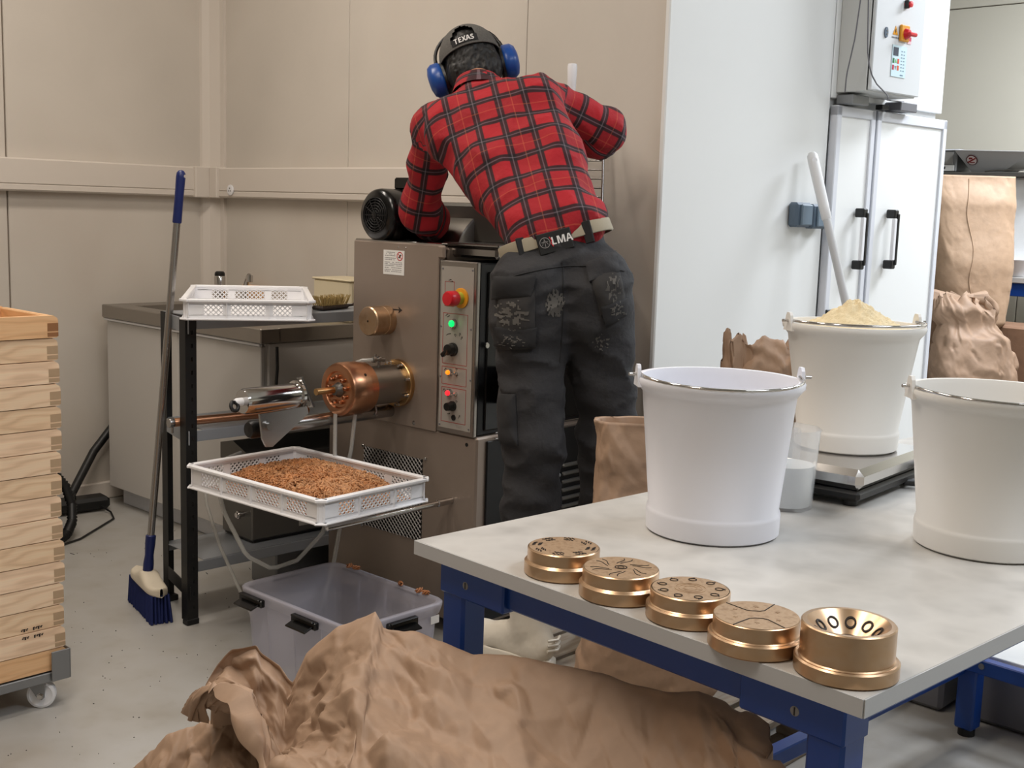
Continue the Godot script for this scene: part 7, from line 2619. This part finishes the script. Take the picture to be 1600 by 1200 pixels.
	m = MB.new()
	var pk := []
	for i in 7:
		var row := []
		for k in 17:
			var a := -PI / 2 - 0.75 + 1.5 * k / 16.0
			var rr := 1.0 + 0.62 * i / 6.0 * (1.0 - 0.35 * pow((k - 8) / 8.0, 2.0))
			row.append(H.call(0, 0.030, -0.004) + tilt * (Vector3(cos(a) * 0.095 * lerpf(1.0, rr, 0.35), -0.020 * i / 6.0 - 0.010 * pow((k - 8) / 8.0, 2.0), sin(a) * 0.112 * rr)))
		pk.append(row)
	m.grid(pk, false)
	part("peak", m, M.cap, cap)
	# strap patch with the lettering
	m = MB.new()
	var st := []
	for i in 2:
		var row := []
		for k in 13:
			var a := PI / 2 + 0.12 + 0.44 - 0.88 * k / 12.0
			row.append(H.call(0, 0.036 + 0.001 + i * 0.021, -0.004) + tilt * Vector3(cos(a) * 0.0965, 0, sin(a) * 0.1145))
		st.append(row)
	m.grid(st, false, true)
	var sp2 := part("strap", m, M.trouser_dark, cap)
	var word := "TEXAS"
	for i in 5:
		var a := PI / 2 + 0.12 + (2 - i) * 0.135
		var lm := text_mesh(word[i], 0.0165, 0.0006)
		var ln := part("cap_lettering", lm, M.print_white, sp2)
		var o: Vector3 = H.call(0, 0.0475, -0.004) + tilt * Vector3(cos(a) * 0.0975, 0, sin(a) * 0.1155)
		var zz := tilt * Vector3(cos(a), 0, sin(a))
		var yy := tilt * Vector3.UP
		ln.transform = Transform3D(Basis(yy.cross(zz), yy, zz), o)
	# ear defenders
	for s in [-1.0, 1.0]:
		m = MB.new()
		var c: Vector3 = H.call(s * 0.088, -0.010, -0.005)
		var ax2 := tilt * Vector3(s, -0.05, 0.12).normalized()
		m.xf = Transform3D(MB.basis_y(ax2).scaled_local(Vector3(1.0, 1, 1.0)), c)
		m.xf = Transform3D(Basis(tilt * Vector3(0, 0, 1) * 0.90, ax2, (tilt * Vector3(0, 0, 1)).cross(ax2) * 1.22), c)
		m.lathe([Vector2(0.020, 0.004), Vector2(0.040, 0.006), Vector2(0.046, 0.012), Vector2(0.046, 0.020), Vector2(0.045, 0.036), Vector2(0.037, 0.048), Vector2(0.020, 0.054), Vector2(0, 0.055)], 36, 0, TAU, 60)
		var ed := part("ear_cup", m, M.blue_plastic, t, Vector3.ZERO, "blue ear cup")
		m = MB.new()
		m.xf = Transform3D(Basis(tilt * Vector3(0, 0, 1) * 0.90, ax2, (tilt * Vector3(0, 0, 1)).cross(ax2) * 1.22), c)
		m.lathe([Vector2(0.018, -0.006), Vector2(0.040, -0.006), Vector2(0.044, 0.0), Vector2(0.043, 0.008)], 32)
		part("ear_cushion", m, M.black, ed)
		m = MB.new()
		m.tube([H.call(s * 0.108, 0.000, -0.004), H.call(s * 0.108, 0.040, -0.008), H.call(s * 0.103, 0.066, -0.016)], 0.0055, 8)
		part("slider", m, M.black, ed)
	m = MB.new()
	var hb := []
	for k in 21:
		var a := PI * k / 20
		hb.append(H.call(cos(a) * 0.104, 0.055 + sin(a) * 0.086, -0.024))
	m.tube(hb, 0.0055, 8)
	part("headband", m, M.black, t)
	# ---- boots
	for q in [[anL, Vector3(-0.80, 0, -0.60), 0.0], [anR, Vector3(0.12, 0, -1.0), 0.0]]:
		var b := Field.new()
		b.k = 0.022
		var a: Vector3 = q[0]
		var fd: Vector3 = q[1].normalized()
		var heel := Vector3(a.x, 0.0, a.z) - fd * 0.045
		b.add(a + Vector3(0, -0.01, 0), a + Vector3(0, 0.20, -0.008), 0.044, 0.050)
		b.add(heel + Vector3(0, 0.050, 0), a + Vector3(0, 0.03, 0), 0.042, 0.043)
		b.add(heel + fd * 0.02 + Vector3(0, 0.036, 0), heel + fd * 0.20 + Vector3(0, 0.034, 0), 0.037, 0.036)
		b.add(a + Vector3(0, -0.04, 0) + fd * 0.01, heel + fd * 0.20 + Vector3(0, 0.034, 0), 0.037, 0.035)
		b.add(heel + fd * 0.20 + Vector3(0, 0.036, 0), heel + fd * 0.235 + Vector3(0, 0.038, 0), 0.042, 0.040)
		b.cut_y = 0.004
		b.wr = FastNoiseLite.new()
		b.wr.seed = 3
		b.wr.frequency = 9.0
		b.wr_amp = 0.002
		m = MB.new()
		surface_net(b, Vector3(a.x, -0.012, a.z) - Vector3(0.27, 0, 0.28), Vector3(a.x, 0.40, a.z) + Vector3(0.14, 0, 0.16), 0.0085, m)
		var bo := part("boot", m, M.boot, t)
		m = MB.new()
		var lp := []
		for k in 40:
			var an := TAU * k / 40
			var lx := 0.152 * cos(an)
			var sd := fd.cross(Vector3.UP)
			var hw := 0.047 * signf(sin(an)) * pow(absf(sin(an)), 0.55) * (1.0 if lx > 0 else 0.88)
			lp.append(heel + fd * (0.108 + lx) + sd * hw)
		var r0 := []
		var r1 := []
		var r2 := []
		for p in lp:
			r0.append(p + Vector3(0, 0.0012, 0))
			r1.append(p + Vector3(0, 0.022, 0))
			r2.append(p.lerp(heel + fd * 0.108, 0.12) + Vector3(0, 0.026, 0))
		m.grid([r0, r1, r2], true)
		for k in 38: m.flat(r0[0], r0[k + 1], r0[k + 2] if k < 38 else r0[0], Vector3.DOWN)
		part("sole", m, M.boot, bo)
		m = MB.new()
		for k in 3:
			m.tube([heel - fd * 0.043 + fd.cross(Vector3.UP) * -0.028 + Vector3(0, 0.055 + k * 0.014, 0), heel - fd * 0.056 + Vector3(0, 0.055 + k * 0.014, 0), heel - fd * 0.043 + fd.cross(Vector3.UP) * 0.028 + Vector3(0, 0.055 + k * 0.014, 0)], 0.004, 6)
		part("heel_rib", m, M.boot, bo)
func _ready() -> void:
	make_materials()
	camera_and_light()
	room()
	bench()
	dies()
	bench_things()
	low_bench()
	extruder()
	crates()
	tray_stack()
	rack()
	sink_corner()
	broom()
	vacuum()
	plastic_bin()
	hoses()
	pallet()
	paper_things()
	dryer()
	far_corner()
	man()
